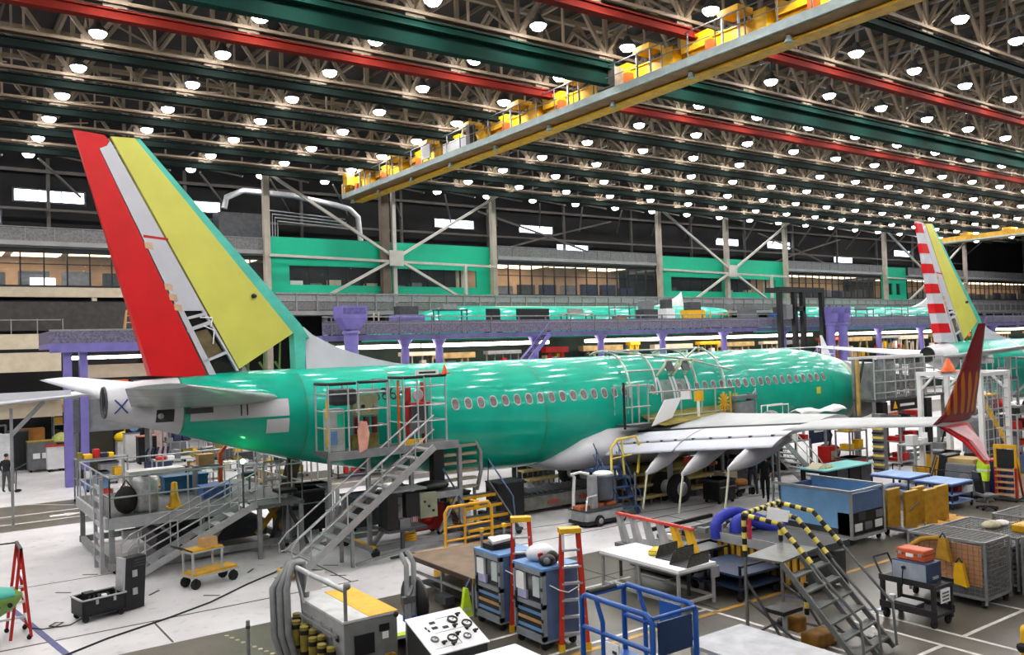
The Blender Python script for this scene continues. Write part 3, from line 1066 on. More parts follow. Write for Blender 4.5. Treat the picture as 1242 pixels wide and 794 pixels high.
        sheet([W((10.02, 6.75), (10.42, 6.7), (10.36, 5.62), (10.05, 5.64))], t, 'fin_front_spar', TEAL)
        for z, x in ((9.4, 5.78), (7.6, 6.55), (7.9, 6.42), (8.2, 6.3)):
            sheet([W((x - .12, z - .09), (x + .1, z - .13), (x + .07, z + .07), (x - .15, z + .1))], t, 'hinge_cover', mat('hinge_cream', (206, 170, 140), .6)).scale = (1, 1.08, 1)
        sheet([W((5.62, 9.62), (6.3, 9.56), (6.3, 9.63), (5.62, 9.7))], t, 'rudder_tab_link', REDP).scale = (1, 1.05, 1)
        for x in (8.6, 9.1, 9.6):
            MB().bar((x - X0, 0, 5.6), (x - X0 + .05, 0, 6.3 + (x - 8.6) * .3), .05).bar((x - X0 + .1, .1, 5.6), (x - X0 - .1, .1, 5.9), .06).build('spar_stub', mat('primer_olive', (110, 130, 70), .6), t)
    if fin:
        def dth(q):
            return .05 + .2 * max(0, (6.9 - q[1])) / 1.3
        d = MB()
        top = [(10.42, 6.98), (10.7, 6.72), (11.3, 6.4), (12.0, 6.12), (12.8, 5.88), (13.5, 5.72), (14.1, 5.62)]
        d.prism(W(*top, (12, 5.5), (10.4, 5.5)), lambda q: -dth(q), dth, 'y')
        d.build('dorsal_fin', APWHITE if near else WHITE, t)
    # ---- horizontal tail
    if near:
        for s, nm in ((-1, 'near'), (1, 'far')):
            rings = []
            for f in (0, .25, .5, .75, 1):
                off = .6 + 6.5 * f
                rings.append(foil(9.5 - X0 - 4.5 * f, 5.1 - X0 - 1.4 * f, s * off, .42 - .3 * f, 4.78 + .72 * f, 4.78 + .72 * f))
            MB().loft(rings).build('tailplane', TPL if s < 0 else APWHITE, t)
        # grey root fairing and the hatch
        for s in (-1, 1):
            patch(2.1, 4.85, 4.28, 4.78, APGREY, 'tailplane_fairing', t, .02, s)
        if style == 'red':
            for k, x in enumerate((3.45, 3.62)):
                patch(x, x + .04, 4.36, 4.68, BLACK, 'black_strap', t, .03)
            patch(4.2, 4.85, 3.78, 4.2, APGREY, 'grey_panel', t, .015)
            patch(1.95, 2.7, 4.5, 4.66, DSTEEL, 'actuator_slot', t, .03)
            h = patch(1.22, 1.68, 4.3, 4.66, BLACK, 'access_hatch', t, .012)
            MB().sph(skin_at(1.34, 4.48, -1, 0), .09, 8).build('valve', ALU, h)
            for a, b in (((.18, 4.62), (.5, 5.0)), ((.18, 5.0), (.5, 4.62))):
                n = 6
                MB().tube([skin_at(a[0] + (b[0] - a[0]) * k / n, a[1] + (b[1] - a[1]) * k / n, -1, .015) for k in range(n + 1)], .022, 5).build('blue_tape', mat('blue_tape', (48, 60, 130), .6), t)
            patch(5.0, 7.4, 5.3, 5.36, APWHITE, 'white_sealing_strip', t, .02) if False else None
        else:
            patch(5.15, 6.1, 3.5, 4.0, APGREY, 'grey_panel', t, .015)
            barrel(8.35, 8.7, APWHITE, 'white_band', t, .1, grow=.01)
    # ---- wings
    if wings:
        for s in ((-1, 1) if near_wing else (1,)):
            paint = WINGP
            rings = []
            for off in (.9, 1.8, 3, 4.2, 5.7, 7, 8.5, 10, 11.2):
                le, te, z = wing_sec(off)
                cut = te + (1.55 if off < 11 else 1.15)
                rings.append(foil(le, cut, s * off, .95 - .045 * off, z, z - .06))
            MB().loft(rings).build('wing_box', paint, t)
            rings = []
            for off in (11.2, 12.5, 14, 15.5, 16.45):
                le, te, z = wing_sec(off)
                rings.append(foil(le, te, s * off, .47 - .018 * off, z, z - .03))
            MB().loft(rings).build('outer_wing', paint, t)
            # black line drawn in for the shaded gap, then drooped flaps with their edge tracks
            sl = []
            for off in (2.0, 5.7, 11.15):
                le, te, z = wing_sec(off)
                sl.append(Vector((te + 1.5, s * off, z + .03)))
            MB().tube(sl, .07, 6).build('flap_gap_shade', BLACK, t)
            for a, b, nm in ((2.0, 5.65, 'inboard_flap'), (5.75, 11.1, 'outboard_flap')):
                r1, r2 = [], []
                for off in (a, (a + b) / 2, b):
                    le, te, z = wing_sec(off)
                    dz = .62 - (off - 2) * .028
                    r1.append(foil(te + 1.5, te + .25, s * off, .16, z - .0, z - dz * .55))
                    r2.append(foil(te + .3, te - .32, s * off, .1, z - dz * .55 - .02, z - dz - .1))
                f = MB().loft(r1).build(nm, FLAPP, t)
                MB().loft(r2).build('aft_flap', FLAPP, f)
                if s < 0:
                    for k in range(5):
                        off = a + (b - a) * (k + .5) / 5
                        le, te, z = wing_sec(off)
                        dz = .62 - (off - 2) * .028
                        MB().cb((te + .28, s * off, z - dz * .55 + .03), (.06, .09, .06)).build('flap_bracket', DSTEEL, f)
            if s < 0:
                for i, (off, x, z) in enumerate(((4.75, 20.75, 1.62), (7.1, 20.05, 1.9), (9.9, 19.0, 2.45))):
                    le, te, zw = wing_sec(off)
                    xe = x - X0
                    sec = []
                    for f, r_ in ((0, .05), (.15, .16), (.4, .27), (.7, .26), (1, .08)):
                        px = xe + (te + 1.7 - xe) * f
                        pz = z + (zw - .38 - z) * min(1, f * 1.25)
                        sec.append([Vector((px, -off + .8 * r_ * math.cos(a), pz + 1.25 * r_ * math.sin(a))) for a in (2 * PI * k / 12 for k in range(12))])
                    fa = MB().loft(sec).build('flap_fairing', APGREY, t)
                    MB().tube([(xe + .05, -off, z), (xe - .05, -off, z - .5), (xe - .2, -off, z - 1.2 + .3 * i * 0)], .035, 6).build('support_stick', mat('stick_cream', (214, 214, 190), .6), fa)
            # blended winglet: upper blade and lower strake
            b = []
            for f, le, te, off, z in ((0, 15.17, 13.57, 16.4, 4.13), (.12, 15.15, 13.72, 16.55, 4.35), (.5, 14.95, 14.08, 16.8, 5.3), (1, 14.68, 14.36, 17.08, 6.3)):
                rg = foil(le, te, 0, .1 - .06 * f, 0, 0)
                b.append([Vector((p.x, s * (off + p.z), z)) for p in rg])
            MB().loft(b).build('winglet_blade', winglet_mat() if style == 'red' and s < 0 else APWHITE, t)
            b = []
            for f, le, te, off, z in ((0, 15.1, 13.75, 16.4, 4.1), (.5, 14.85, 14.1, 16.75, 3.75), (1, 14.45, 14.25, 17.15, 3.28)):
                rg = foil(le, te, 0, .09 - .05 * f, 0, 0)
                b.append([Vector((p.x, s * (off + p.z), z)) for p in rg])
            lo = MB().loft(b).build('winglet_strake', mat('strake_red', (196, 12, 30), .3) if style == 'red' and s < 0 else APWHITE, t)
            if style == 'red' and s < 0:
                MB().prism([(14.9, 4.02), (14.35, 3.98), (14.3, 3.4), (14.42, 3.33)], lambda q: -(16.52 + (4.1 - q[1]) * .78) - .035 - .0, lambda q: -(16.52 + (4.1 - q[1]) * .78) + .1, 'y').build('pink_panel', mat('strake_pink', (226, 168, 172), .35), lo) if False else None
                rg = []
                for f, le, te, off, z in ((0, 14.75, 14.0, 16.47, 4.04), (.5, 14.72, 14.35, 16.77, 3.76), (1, 14.42, 14.32, 17.1, 3.36)):
                    rg.append([Vector((x, s * (off + q), z)) for x, q in ((le, -.09), (te, -.09), (te, .075), (le, .075))])
                MB().loft(rg, smooth=False).build('pink_panel', mat('strake_pink', (226, 168, 172), .35), lo)
        # belly fairing
        rings = []
        for x, hw, zt, zb in ((14.6, .5, 1.9, 1.6), (15.2, 1.5, 2.3, 1.42), (16.0, 1.96, 2.85, 1.32), (17.2, 2.08, 3.3, 1.25), (20, 2.1, 3.2, 1.22), (23.5, 2.08, 3.0, 1.24), (25.5, 1.9, 2.5, 1.35), (27, 1.2, 2.0, 1.5)):
            rings.append([Vector((x, hw * math.copysign(abs(math.cos(a)) ** .75, math.cos(a)), (zt + zb) / 2 + (zt - zb) / 2 * math.sin(a))) for a in (2 * PI * k / 28 for k in range(28))])
        MB().loft(rings).build('belly_fairing', APGREY, t)
        if style == 'red':
            b = MB()
            vs, fs = [], []
            for i, off in enumerate((1.75, 2.4, 3.2)):
                le, te, z = wing_sec(off)
                for k, f in enumerate((.02, .25, .5, .75, .98)):
                    x = le - .9 + (te + 1.7 - le + .9) * f
                    vs.append((x, -off, z + .55 - .25 * abs(f - .35) - .055 * off + .42 * ((3.2 - off) / 1.45) ** 2))
            for i in range(2):
                for k in range(4):
                    a = i * 5 + k
                    fs.append((a, a + 1, a + 6, a + 5))
            o = b.add(vs, fs, True).build('wing_root_cover', OLIVE, t)
            sm = o.modifiers.new('solid', 'SOLIDIFY')
            sm.thickness = .03
    # ---- landing gear
    if near:
        for x, y in ((19.3, -2.86), (19.3, 2.86), (33.6, 0)):
            g = MB().cyl((x, y, .5), (x, y, 2.6), .11, n=10).build('landing_gear_leg', APWHITE, t)
            rr = .56 if y else .34
            me = MB().lathe([(.1, -.18), (rr * .85, -.18), (rr, -.1), (rr, .1), (rr * .85, .18), (.1, .18)], (0, 0, 0), 18, 'y').mesh('tyre', RUBBER)
            hb = MB().lathe([(.02, -.19), (rr * .5, -.19), (rr * .5, .19), (.02, .19)], (0, 0, 0), 12, 'y').mesh('wheel_hub', ALU)
            for q in (-.43, .43) if y else (-.25, .25):
                o = link('tyre', me, g, (x, y + q, rr))
                link('wheel_hub', hb, g, (x, y + q, rr))
    return t


jet = aircraft((4.53, 26.35, 0), 0, 'large green unpainted airliner with red and yellow tail fin, filling the middle of the hall', 'red')
# registration characters on the rear side, bent onto the skin
me = text_mesh('386F', .55, .001)
for v in me.vertices:
    x, z = v.co.x + 8.1, v.co.y + 4.72
    v.co = skin_at(x, z, -1, .012 + abs(v.co.z))
me.materials.append(BLACK)
o = bpy.data.objects.new('registration_lettering', me)
C.objects.link(o)
o.parent = jet
me = text_mesh('2334', .26, .001)
for v in me.vertices:
    x, z = v.co.x + 28.2, v.co.y + 2.95
    v.co = skin_at(x, z, -1, .012 + abs(v.co.z))
me.materials.append(mat('pale_green_marking', (130, 190, 165), .5))
o = bpy.data.objects.new('station_marking', me)
C.objects.link(o)
o.parent = jet
for x, z in ((24.2, 3.55), (30.05, 3.5)):
    patch(x, x + .32, z, z + .3, mat('yellow_tag', (206, 200, 60), .5), 'yellow_placard', jet, .015)
# the two overwing exits: open frames, with the hatch of each lifted above
for x in (20.35, 21.25):
    patch(x - .42, x - .3, 3.75, 4.7, APWHITE, 'exit_frame_strip', jet, .04)
    patch(x + .3, x + .42, 3.75, 4.7, APWHITE, 'exit_frame_strip', jet, .04)
    patch(x - .3, x + .3, 3.8, 4.6, mat('exit_cover', (120, 146, 138), .6, 0, .2, 4), 'exit_cover', jet, .01)
    b = MB()
    p = skin_at(x, 4.75, -1, .05)
    R = Matrix.Rotation(.9, 3, 'X')
    for dx in (-.34, .34):
        b.tube([(x + dx, p.y, p.z), (x + dx + .25, p.y - .2, p.z + .4), (x + dx + .45, p.y - .1, p.z + .6)], .05, 6)
    b.tube([(x - .34 + .45, p.y - .1, p.z + .6), (x + .34 + .45, p.y - .1, p.z + .6)], .05, 6)
    h = b.build('exit_hatch', mat('hatch_cream', (190, 196, 170), .5), jet)
    MB().cb((x + .25, p.y - .14, p.z + .36), (.42, .06, .4), Matrix.Rotation(-.5, 3, 'X')).build('hatch_lining', DSTEEL, h)

jet2 = aircraft((47.75, 26.35, 0), 0, 'green airliner ahead in line, white rudder with red stripes, its tail cone toward us', 'stripe')
rear = []
for x, lab in ((65.0, 'green fuselage raised behind the purple platform, left of the pair'), (108.0, 'green fuselage raised behind the purple platform, right of the pair')):
    rear.append(aircraft((x, 56, 3.8), PI, lab, 'rear', wings=False, name='raised_fuselage'))
    for k in range(4):
        MB().box(8 + 7 * k, 8.5 + 7 * k, -1.2, 1.2, -3.8, 2.1).build('cradle', DSTEEL, rear[-1])

# ================================================================== PURPLE PLATFORM LINE AND WHAT STANDS ROUND IT
TUBEL = mat('tube_light', (255, 244, 226), .4, emit=9, vary=0)
SHELFY = mat('jig_tan', (176, 148, 96), .7, 0, .2, 2)
GMESH = mat('rail_mesh_purple', (112, 108, 130), .8, 0, .25, 10)
pl = T('work_platform', 'long raised purple work platform with mesh rails behind the airliner', 'platform', (72, 50, 0))
PX0, PX1 = -51, 70
PURPD = mat('platform_purple_dark', (92, 88, 136), .6, 0, .15, 1.5)
MB().box(PX0, PX1, 0, 3.6, 6.9, 7.2).build('deck', PURPLE, pl)
MB().box(PX0, PX1, -.12, .02, 6.84, 7.2).build('edge_beam', PURPD, pl)
MB().box(PX0, PX1, -.03, 0, 7.25, 8.1).build('rail_mesh', GMESH, pl)
MB().box(PX0, PX1, -.06, 0, 8.32, 8.4).box(PX0, PX1, -.06, 0, 7.9, 7.95).build('handrail', STEEL, pl)
pm = MB().box(-.04, .04, -.08, 0, 7.2, 8.4).mesh('post', GREYF)
for k in range(50):
    link('post', pm, pl, (PX0 + .6 + 2.4 * k, 0, 0))
cm = MB().cyl((0, .3, 0), (0, .3, 6.5), .26, n=12).lathe([(.26, 6.4), (.5, 6.85)], (0, .3, 0), 12).mesh('column', PURPLE)
for x in (26.9, 29.5, 37.6, 44.0, 50.7, 58.2, 66.4, 74, 82, 90, 98, 106, 116, 126):
    link('column', cm, pl, (x - 72, 0, 0))
lm = MB().box(-1.72, 1.72, -.05, .3, 6.3, 6.55).mesh('tube_light', TUBEL)
for k in range(33):
    if k % 9 != 5:
        link('tube_light', lm, pl, (PX0 + 2 + 3.6 * k, .6 + .25 * (k % 2), 0))
for x in (38, 73, 102):
    MB().bar((x - 72 + .2, -.8, 7), (x - 72 - 3.6, -.8, 3.4), .08, .3).build('stair_stringer', PURPLE, pl)
    MB().bar((x - 72 + .2, .0, 7), (x - 72 - 3.6, .0, 3.4), .08, .3).build('stair_stringer', PURPLE, pl)
    tm = MB().box(-.15, .15, -.8, 0, -.03, .03).mesh('stair_tread', DSTEEL)
    for k in range(12):
        link('stair_tread', tm, pl, (x - 72 + .1 - 3.6 * k / 11.5, 0, 6.9 - 3.5 * k / 11.5))
    MB().bar((x - 72 + .2, -.85, 7.9), (x - 72 - 3.6, -.85, 4.3), .05).bar((x - 72 - 1.4, -.85, 6.4), (x - 72 - 1.4, -.85, 5.4), .04).build('stair_rail', PURPLE, pl)
# lower decks that carry the jigs below the platform
MB().box(PX0, PX1, 3.7, 3.8, 0, 6.8).build('rear_screen', mat('screen_green', (58, 74, 60), .8, 0, .2, .7), pl)
MB().box(PX0, PX1, 1.4, 3.6, 3.7, 3.9).build('lower_deck', DSTEEL, pl)

# the pedestals of the big lifting fixtures
def pedestal(x, w_, lab, hood=True):
    t = T('lifting_pedestal', lab, 'pedestal', (x, 48.2, 0))
    MB().cyl((0, 0, 0), (0, 0, 7.5), .43, n=16).build('shaft', PURPLE, t)
    MB().lathe([(.44, 7.2), (.52, 7.25), (.52, 7.4), (.44, 7.45)], n=16).build('collar', PURPLE, t)
    b = []
    for z, hx in ((7.5, .45), (8.2, w_), (8.95, w_)):
        b.append([Vector((sx * hx, sy * min(hx, .6), z)) for sx, sy in ((-1, -1), (1, -1), (1, 1), (-1, 1))])
    MB().loft(b, smooth=False).build('head', PURPLE, t)
    MB().box(-w_ * .85, w_ * .85, -.62, -.6, 8.45, 8.8).build('head_panel', mat('purple_dark', (96, 90, 150), .6, 0, .2, 5), t)
    return t


pedestal(22.1, .85, 'fat purple pedestal with flared head beside the white dorsal fin')
pedestal(70.6, .55, 'tall purple pedestal, left of the pair before the platform')
pedestal(72.6, .55, 'tall purple pedestal, right of the pair before the platform')

fr = T('black_gantry', 'tall black steel frame gantry standing by the purple pedestal pair', 'gantry', (66.8, 48.6, 0))
for x in (-3.0, -.9, .3, 3.2):
    MB().box(x - .2, x + .2, -.2, .2, 0, 10.7).build('post', BLACK, fr)
MB().box(-3.3, 3.4, -.25, .25, 10.3, 10.75).build('top_beam', BLACK, fr)
MB().box(-3.3, 3.4, .9, 1.3, 10.3, 10.75).build('rear_beam', BLACK, fr)
MB().box(-.9, .5, -.2, .2, 8.6, 9).build('cross_beam', BLACK, fr)
MB().box(-2.2, -1.3, -.1, .5, 7.9, 9.2).build('motor_housing', GREYF, fr)

# things standing on the purple deck: racks, benches, screens, each with its own look
def deck_thing(i, x, w_, h, m, lab, name, cat, kind):
    t = T(name, lab, cat, (x, 51.2, 7.2), 0, None)
    if kind == 'bench':
        MB().box(-w_ / 2, w_ / 2, -.4, .4, h - .08, h).build('top', m, t)
        legs(t, (-w_ / 2 + .05, w_ / 2 - .05), (-.35, .35), 0, h - .08, .07, DSTEEL)
        MB().box(-w_ * .3, w_ * .2, -.2, .2, h, h + .35).build('tray', STEEL, t)
    elif kind == 'rack':
        legs(t, (-w_ / 2, w_ / 2), (-.35, .35), 0, h, .07, m, 'upright')
        for k in range(3):
            MB().box(-w_ / 2, w_ / 2, -.38, .38, h * (k + .6) / 3.2, h * (k + .6) / 3.2 + .05).build('shelf', m, t)
        MB().box(-w_ * .4, w_ * .1, -.3, .3, h * .6 / 3.2 + .05, h * .5).build('load', CARD, t)
    elif kind == 'panel':
        MB().box(-w_ / 2, w_ / 2, -.05, .05, .25, h).build('board', m, t)
        for sx in (-1, 1):
            MB().bar((sx * w_ * .45, -.35, .04), (sx * w_ * .45, .35, .04), .07).bar((sx * w_ * .45, 0, 0), (sx * w_ * .45, 0, .3), .06).build('foot', DSTEEL, t)
    else:
        MB().box(-w_ / 2, w_ / 2, -.5, .5, .1, h * .7).build('body', m, t)
        MB().box(-w_ * .35, w_ * .3, -.4, .4, h * .7, h).build('hood', DSTEEL if m is not DSTEEL else GREYF, t)
        legs(t, (-w_ * .4, w_ * .4), (-.4, .4), 0, .1, .1, DSTEEL, 'foot')


for i, a in enumerate(((24.5, 1.6, 1.5, CREAM, 'cream parts rack on the purple deck right of the flared pedestal', 'parts_rack', 'rack', 'rack'),
                       (27.6, 2.2, 1.9, PURPLE, 'purple test cabin with dark hood on the platform, near its left end', 'test_cabinet', 'cabinet', 'box'),
                       (31, 2.4, 1.7, DSTEEL, 'dark bench with steel tray on the platform left of two black boards', 'work_bench', 'bench', 'bench'),
                       (34.6, 1.2, 1.75, BLACK, 'narrow black board on the purple platform', 'display_board', 'board', 'panel'),
                       (38.2, 3.0, 1.75, BLACK, 'wide black board on the purple platform', 'display_board', 'board', 'panel'),
                       (42.4, 2.6, 1.4, CREAM, 'pale bench with tray on the platform right of the wide black board', 'work_bench', 'bench', 'bench'),
                       (47.2, 2.2, 2.2, GREYF, 'grey tall rack with load on the platform below the glazed office', 'parts_rack', 'rack', 'rack'),
                       (49.9, 1.6, 2.4, DSTEEL, 'dark machine with hood on the platform left of the white cabinet', 'drill_machine', 'machine', 'box'),
                       (52.2, 1.0, 2.5, WHITE, 'white upright cabinet with grey hood on the platform', 'white_cabinet', 'cabinet', 'box'),
                       (55.4, 2.0, 2.3, YEL, 'tall yellow machine with dark hood on the platform', 'yellow_machine', 'machine', 'box'),
                       (58.4, 2.4, 1.5, YEL, 'low long yellow rack on the platform right of the tall yellow machine', 'parts_rack', 'rack', 'rack'),
                       (62.5, 2.6, 1.9, GREYF, 'grey board standing right of the yellow racks on the platform', 'display_board', 'board', 'panel'),
                       (67.5, 2.2, 1.9, BLUE, 'blue hooded box on the platform left of the black gantry', 'test_cabinet', 'cabinet', 'box'),
                       (75.6, 2.2, 2.1, NAVY, 'dark navy bin rack on the platform right of the pedestal pair', 'parts_rack', 'rack', 'rack'),
                       (80.5, 3.2, 1.7, DSTEEL, 'dark work bench on the platform far right of the pedestals', 'work_bench', 'bench', 'bench'),
                       (87, 3.2, 2.0, STEEL, 'steel open rack on the platform left of the striped rudder', 'parts_rack', 'rack', 'rack'))):
    deck_thing(i, *a)
# tan jigs below the platform, seen over the crown of the fuselage
for i, (x, w_, h, m, lab) in enumerate(((31.5, 3.6, 2.2, SHELFY, 'tan timber jig under the purple platform left of its stair'), (40.8, 2.2, 2.4, REDP, 'red trestle jig under the purple platform'),
                                        (45.5, 4.2, 2.4, SHELFY, 'tan assembly jig under the platform right of the red trestle'), (49.0, 1.1, 2.9, YEL, 'yellow upright jig under the purple platform'),
                                        (53.5, 4.6, 2.3, CREAM, 'cream boxed jig under the platform behind the scaffold hoops'), (61.5, 5.0, 2.3, SHELFY, 'tan assembly jig under the platform left of the right stair'),
                                        (69.5, 4, 2.3, GREYF, 'grey assembly jig under the platform right of the right stair'), (80, 6, 2.4, SHELFY, 'tan assembly jig under the platform right of the pedestals'),
                                        (91, 6, 2.4, CREAM, 'cream assembly jig under the platform behind the white tailplane'), (101, 5, 2.5, ORANGE, 'orange assembly jig under the platform by the striped rudder'))):
    t = T('assembly_jig', lab, 'jig', (x, 52.4, 3.9))
    MB().box(-w_ / 2, w_ / 2, -.7, -.1, h * .72, h * .9).build('top_beam', m, t)
    for k in range(4):
        xx = -w_ / 2 + w_ * (k + .3) / 3.6
        MB().bar((xx, -.5, 0), (xx + .3 * (1 - k % 2 * 2), -.5, h * .75), .16).build('strut', m, t)
    r = random.Random(i)
    for k in range(7):
        c = r.choice([CREAM, SHELFY, YEL2, WHITE, STEEL, m])
        xx = -w_ / 2 + w_ * r.random() * .8
        MB().box(xx, xx + .3 + r.random() * .5, -.4, .1, h * .05, h * (.3 + .4 * r.random())).build('fixture', c, t)
# left end of the same line, seen under and left of the rudder
p2 = T('work_platform', 'shorter purple work platform at left, under the glazed office, lit below', 'platform', (6, 46.5, 0))
MB().box(-.4, 9, 0, 4, 6.75, 7.0).build('deck', PURPLE, p2)
MB().box(-.4, 9, -.1, 0, 6.55, 7.0).build('edge_beam', PURPLE, p2)
MB().box(-.4, 9, -.03, 0, 7.0, 7.6).build('rail_mesh', GMESH, p2)
MB().box(-.4, -.37, 0, 4, 7.0, 7.6).build('end_mesh', GMESH, p2)
MB().box(-.4, 9, -.05, 0, 7.6, 7.68).build('handrail', STEEL, p2)
for x in (.4, 1.1):
    MB().box(x - .18, x + .18, .1, .5, 0, 6.6).build('column', PURPLE, p2)
for x in (.6, 2.4, 4.4, 6.4):
    MB().box(x, x + 1.7, .8, 1.1, 6.2, 6.36).build('tube_light', TUBEL, p2)
MB().box(1.6, 9, 3, 3.2, 5.2, 5.9).build('cream_panel', CREAM, p2)
ob = T('orange_box', 'orange crate on the shelf left of the blue bins, under the left platform', 'crate', (8.3, 47.3, 4.35))
MB().box(-.9, .9, -.3, .4, 0, .75).build('body', ORANGE, ob)
for x in (-.5, .1):
    MB().box(x, x + .35, -.32, -.28, .25, .5).build('hand_hole', BLACK, ob)
sh = T('storage_shelf', 'long grey shelf under the left purple platform', 'shelf', (10.2, 47.5, 0))
MB().box(-3.6, 4.4, -.7, .6, 4.2, 4.35).build('shelf', STEEL, sh)
MB().box(-3.6, 4.4, -.66, -.6, 2.6, 4.2).build('front_panel', GREYF, sh)
for x in (-3.4, 0, 4.2):
    MB().box(x - .06, x + .06, -.6, .5, 0, 4.2).build('upright', STEEL, sh)
for k in range(5):
    t = T('blue_bin', ['navy bin nearest the orange crate', 'second navy bin from the orange crate', 'middle navy bin of the five on the grey shelf', 'fourth navy bin from the orange crate', 'navy bin half hidden by the red rudder'][k] + ' under the left platform', 'bin', (9.9 + .95 * k, 47.3, 4.35), 0, 'navy bins on the grey shelf')
    MB().box(-.42, .42, -.3, .4, 0, .7).build('body', NAVY, t)
    MB().box(-.44, .44, -.33, -.28, .6, .7).build('rim', STEEL, t)
lad = T('stepladder', 'pale little stepladder standing on the left purple platform by the rudder', 'ladder', (9.5, 48, 7.0))
for dx, dy in ((-.3, -.25), (.3, -.25), (-.3, .4), (.3, .4)):
    MB().bar((dx, dy, 0), (dx * .4, dy * .2, 1.7), .06).build('leg', CARD, lad)
for k in range(4):
    MB().bar((-.26 + k * .04, -.2 + k * .03, .35 + k * .35), (.26 - k * .04, -.2 + k * .03, .35 + k * .35), .05).build('rung', CARD, lad)
for i, (x, w_, h, m, lab) in enumerate(((28.5, 2.6, 2.3, CREAM, 'cream timber jig under the platform at its far left end'), (35.6, 3.0, 2.2, STEEL, 'steel jig under the platform between the left stair and the red trestle'), (57.6, 2.6, 2.4, YEL2, 'yellow braced jig under the platform, over the fuselage hoops'), (66.0, 2.4, 2.2, CREAM, 'cream jig under the platform left of the black gantry'),
                                        (75.2, 3.4, 2.4, ORANGE, 'orange braced jig under the platform just right of the pedestals'), (85.6, 4.2, 2.4, STEEL, 'steel jig under the platform above the far tailplane'), (96.2, 3.6, 2.4, SHELFY, 'tan jig under the platform left of the striped rudder'), (110, 5, 2.4, CREAM, 'cream jig under the platform right of the striped rudder'), (120, 6, 2.4, SHELFY, 'tan jig under the platform at the far right'))):
    t = T('braced_jig', lab, 'jig', (x, 51.6, 3.9))
    MB().box(-w_ / 2, w_ / 2, -.3, .3, h * .8, h * .92).build('top_beam', m, t)
    n = int(w_ / .6)
    for k in range(n):
        xx = -w_ / 2 + .1 + (w_ - .2) * k / max(1, n - 1)
        MB().bar((xx, 0, 0), (xx, 0, h * .82), .09).build('upright', m, t)
        if k % 2:
            MB().bar((xx, 0, h * .3), (xx - .5, 0, h * .8), .07).build('brace', DSTEEL, t)
        MB().box(xx - .18, xx + .16, -.25, .2, h * .35, h * (.5 + .25 * ((k * 7) % 3) / 3)).build('fixture', [WHITE, CARD, STEEL, YEL, CREAM, REDP][(k * 5 + i) % 6], t)

# ================================================================== STANDS ROUND THE AIRLINER
GRATE = mat('grating', (96, 98, 98), .7, .2, .2, 9)
# ---- tail dock: platform under the tail cone with its stair
td = T('tail_dock', 'low aluminium tail dock platform with rails under the tail cone', 'work stand', (4.6, 26.6, 0))
MB().box(0, 5.4, 0, 5.2, 1.38, 1.6).build('deck', GRATE, td)
MB().box(0, 5.4, -.08, 0, 1.3, 1.62).box(-.08, 0, 0, 5.2, 1.3, 1.62).build('deck_edge', ALU, td)
rail(td, [(.05, 5.1, 1.6), (.05, .05, 1.6), (3.3, .05, 1.6)], 1.15, ALU, .028, 1.0)
rail(td, [(4.5, .05, 1.6), (5.3, .05, 1.6), (5.3, 3.0, 1.6)], 1.15, ALU, .028, .8)
rail(td, [(.05, 5.1, 1.6), (5.3, 5.1, 1.6)], 1.15, ALU, .026, 1.2)
for x in (.1, 2.6, 5.3):
    for y in (.1, 5.1):
        MB().bar((x, y, .12), (x, y, 1.4), .14).build('leg', STEEL, td)
for y in (.1, 5.1):
    MB().bar((0, y, .22), (5.4, y, .22), .14, .2).build('base_beam', STEEL, td)
for x in (.1, 2.6, 5.3):
    MB().bar((x, 0, .22), (x, 5.2, .22), .14, .2).build('base_beam', STEEL, td)
casters(td, [(.2, .1), (5.2, .1), (.2, 5.1), (5.2, 5.1)], .1)
MB().bar((2.7, .12, .3), (3.6, .12, 1.35), .1).build('brace', STEEL, td)
MB().bar((1.2, .12, 1.35), (2.5, .12, .3), .08).build('brace', STEEL, td)
MB().bar((4.3, .2, .5), (5.2, .3, 1.5), .14).bar((4.6, .25, 1.5), (5.25, .2, .35), .12).build('yellow_jack', MUSTARD, td)
MB().box(1.5, 4.9, 1.0, 4, .3, .8).build('dark_tank', DSTEEL, td)
for k in range(9):
    x, y = .5 + (k * 37 % 46) / 10, .6 + (k * 53 % 40) / 10
    MB().box(x, x + .5, y, y + .3, .85 + .05 * k % .3, 1.1 + .05 * (k % 4)).build('pipe_bundle', [WHITE, STEEL, BLACK, CREAM][k % 4], td)
# left ladder face
for k in range(7):
    MB().bar((-.1, .5, .3 + .35 * k), (-.1, 1.4, .3 + .35 * k), .06, .12).build('rung', ALU, td)
MB().bar((-.1, .45, 0), (-.1, .45, 2.7), .1).bar((-.1, 1.45, 0), (-.1, 1.45, 2.7), .1).build('ladder_rail', ALU, td)
ts = T('dock_stair', 'aluminium stair climbing right along the front of the tail dock', 'stair', (5.0, 25.55, 0))
stair_parts(ts, 3.5, 1.6, .85, 8, ALU, .95)
MB().box(3.5, 5.0, 0, .9, 1.5, 1.6).build('landing', GRATE, ts)
rail(ts, [(3.5, .02, 1.6), (4.95, .02, 1.6), (4.95, .9, 1.6)], 1.15, ALU, .026, .7)
for x in (3.6, 4.9):
    MB().bar((x, .05, 0), (x, .05, 1.5), .12).build('leg', STEEL, ts)
# things on the dock
def item(name, label, cat, loc, rz=0, group=None):
    return T(name, label, cat, loc, rz, group)


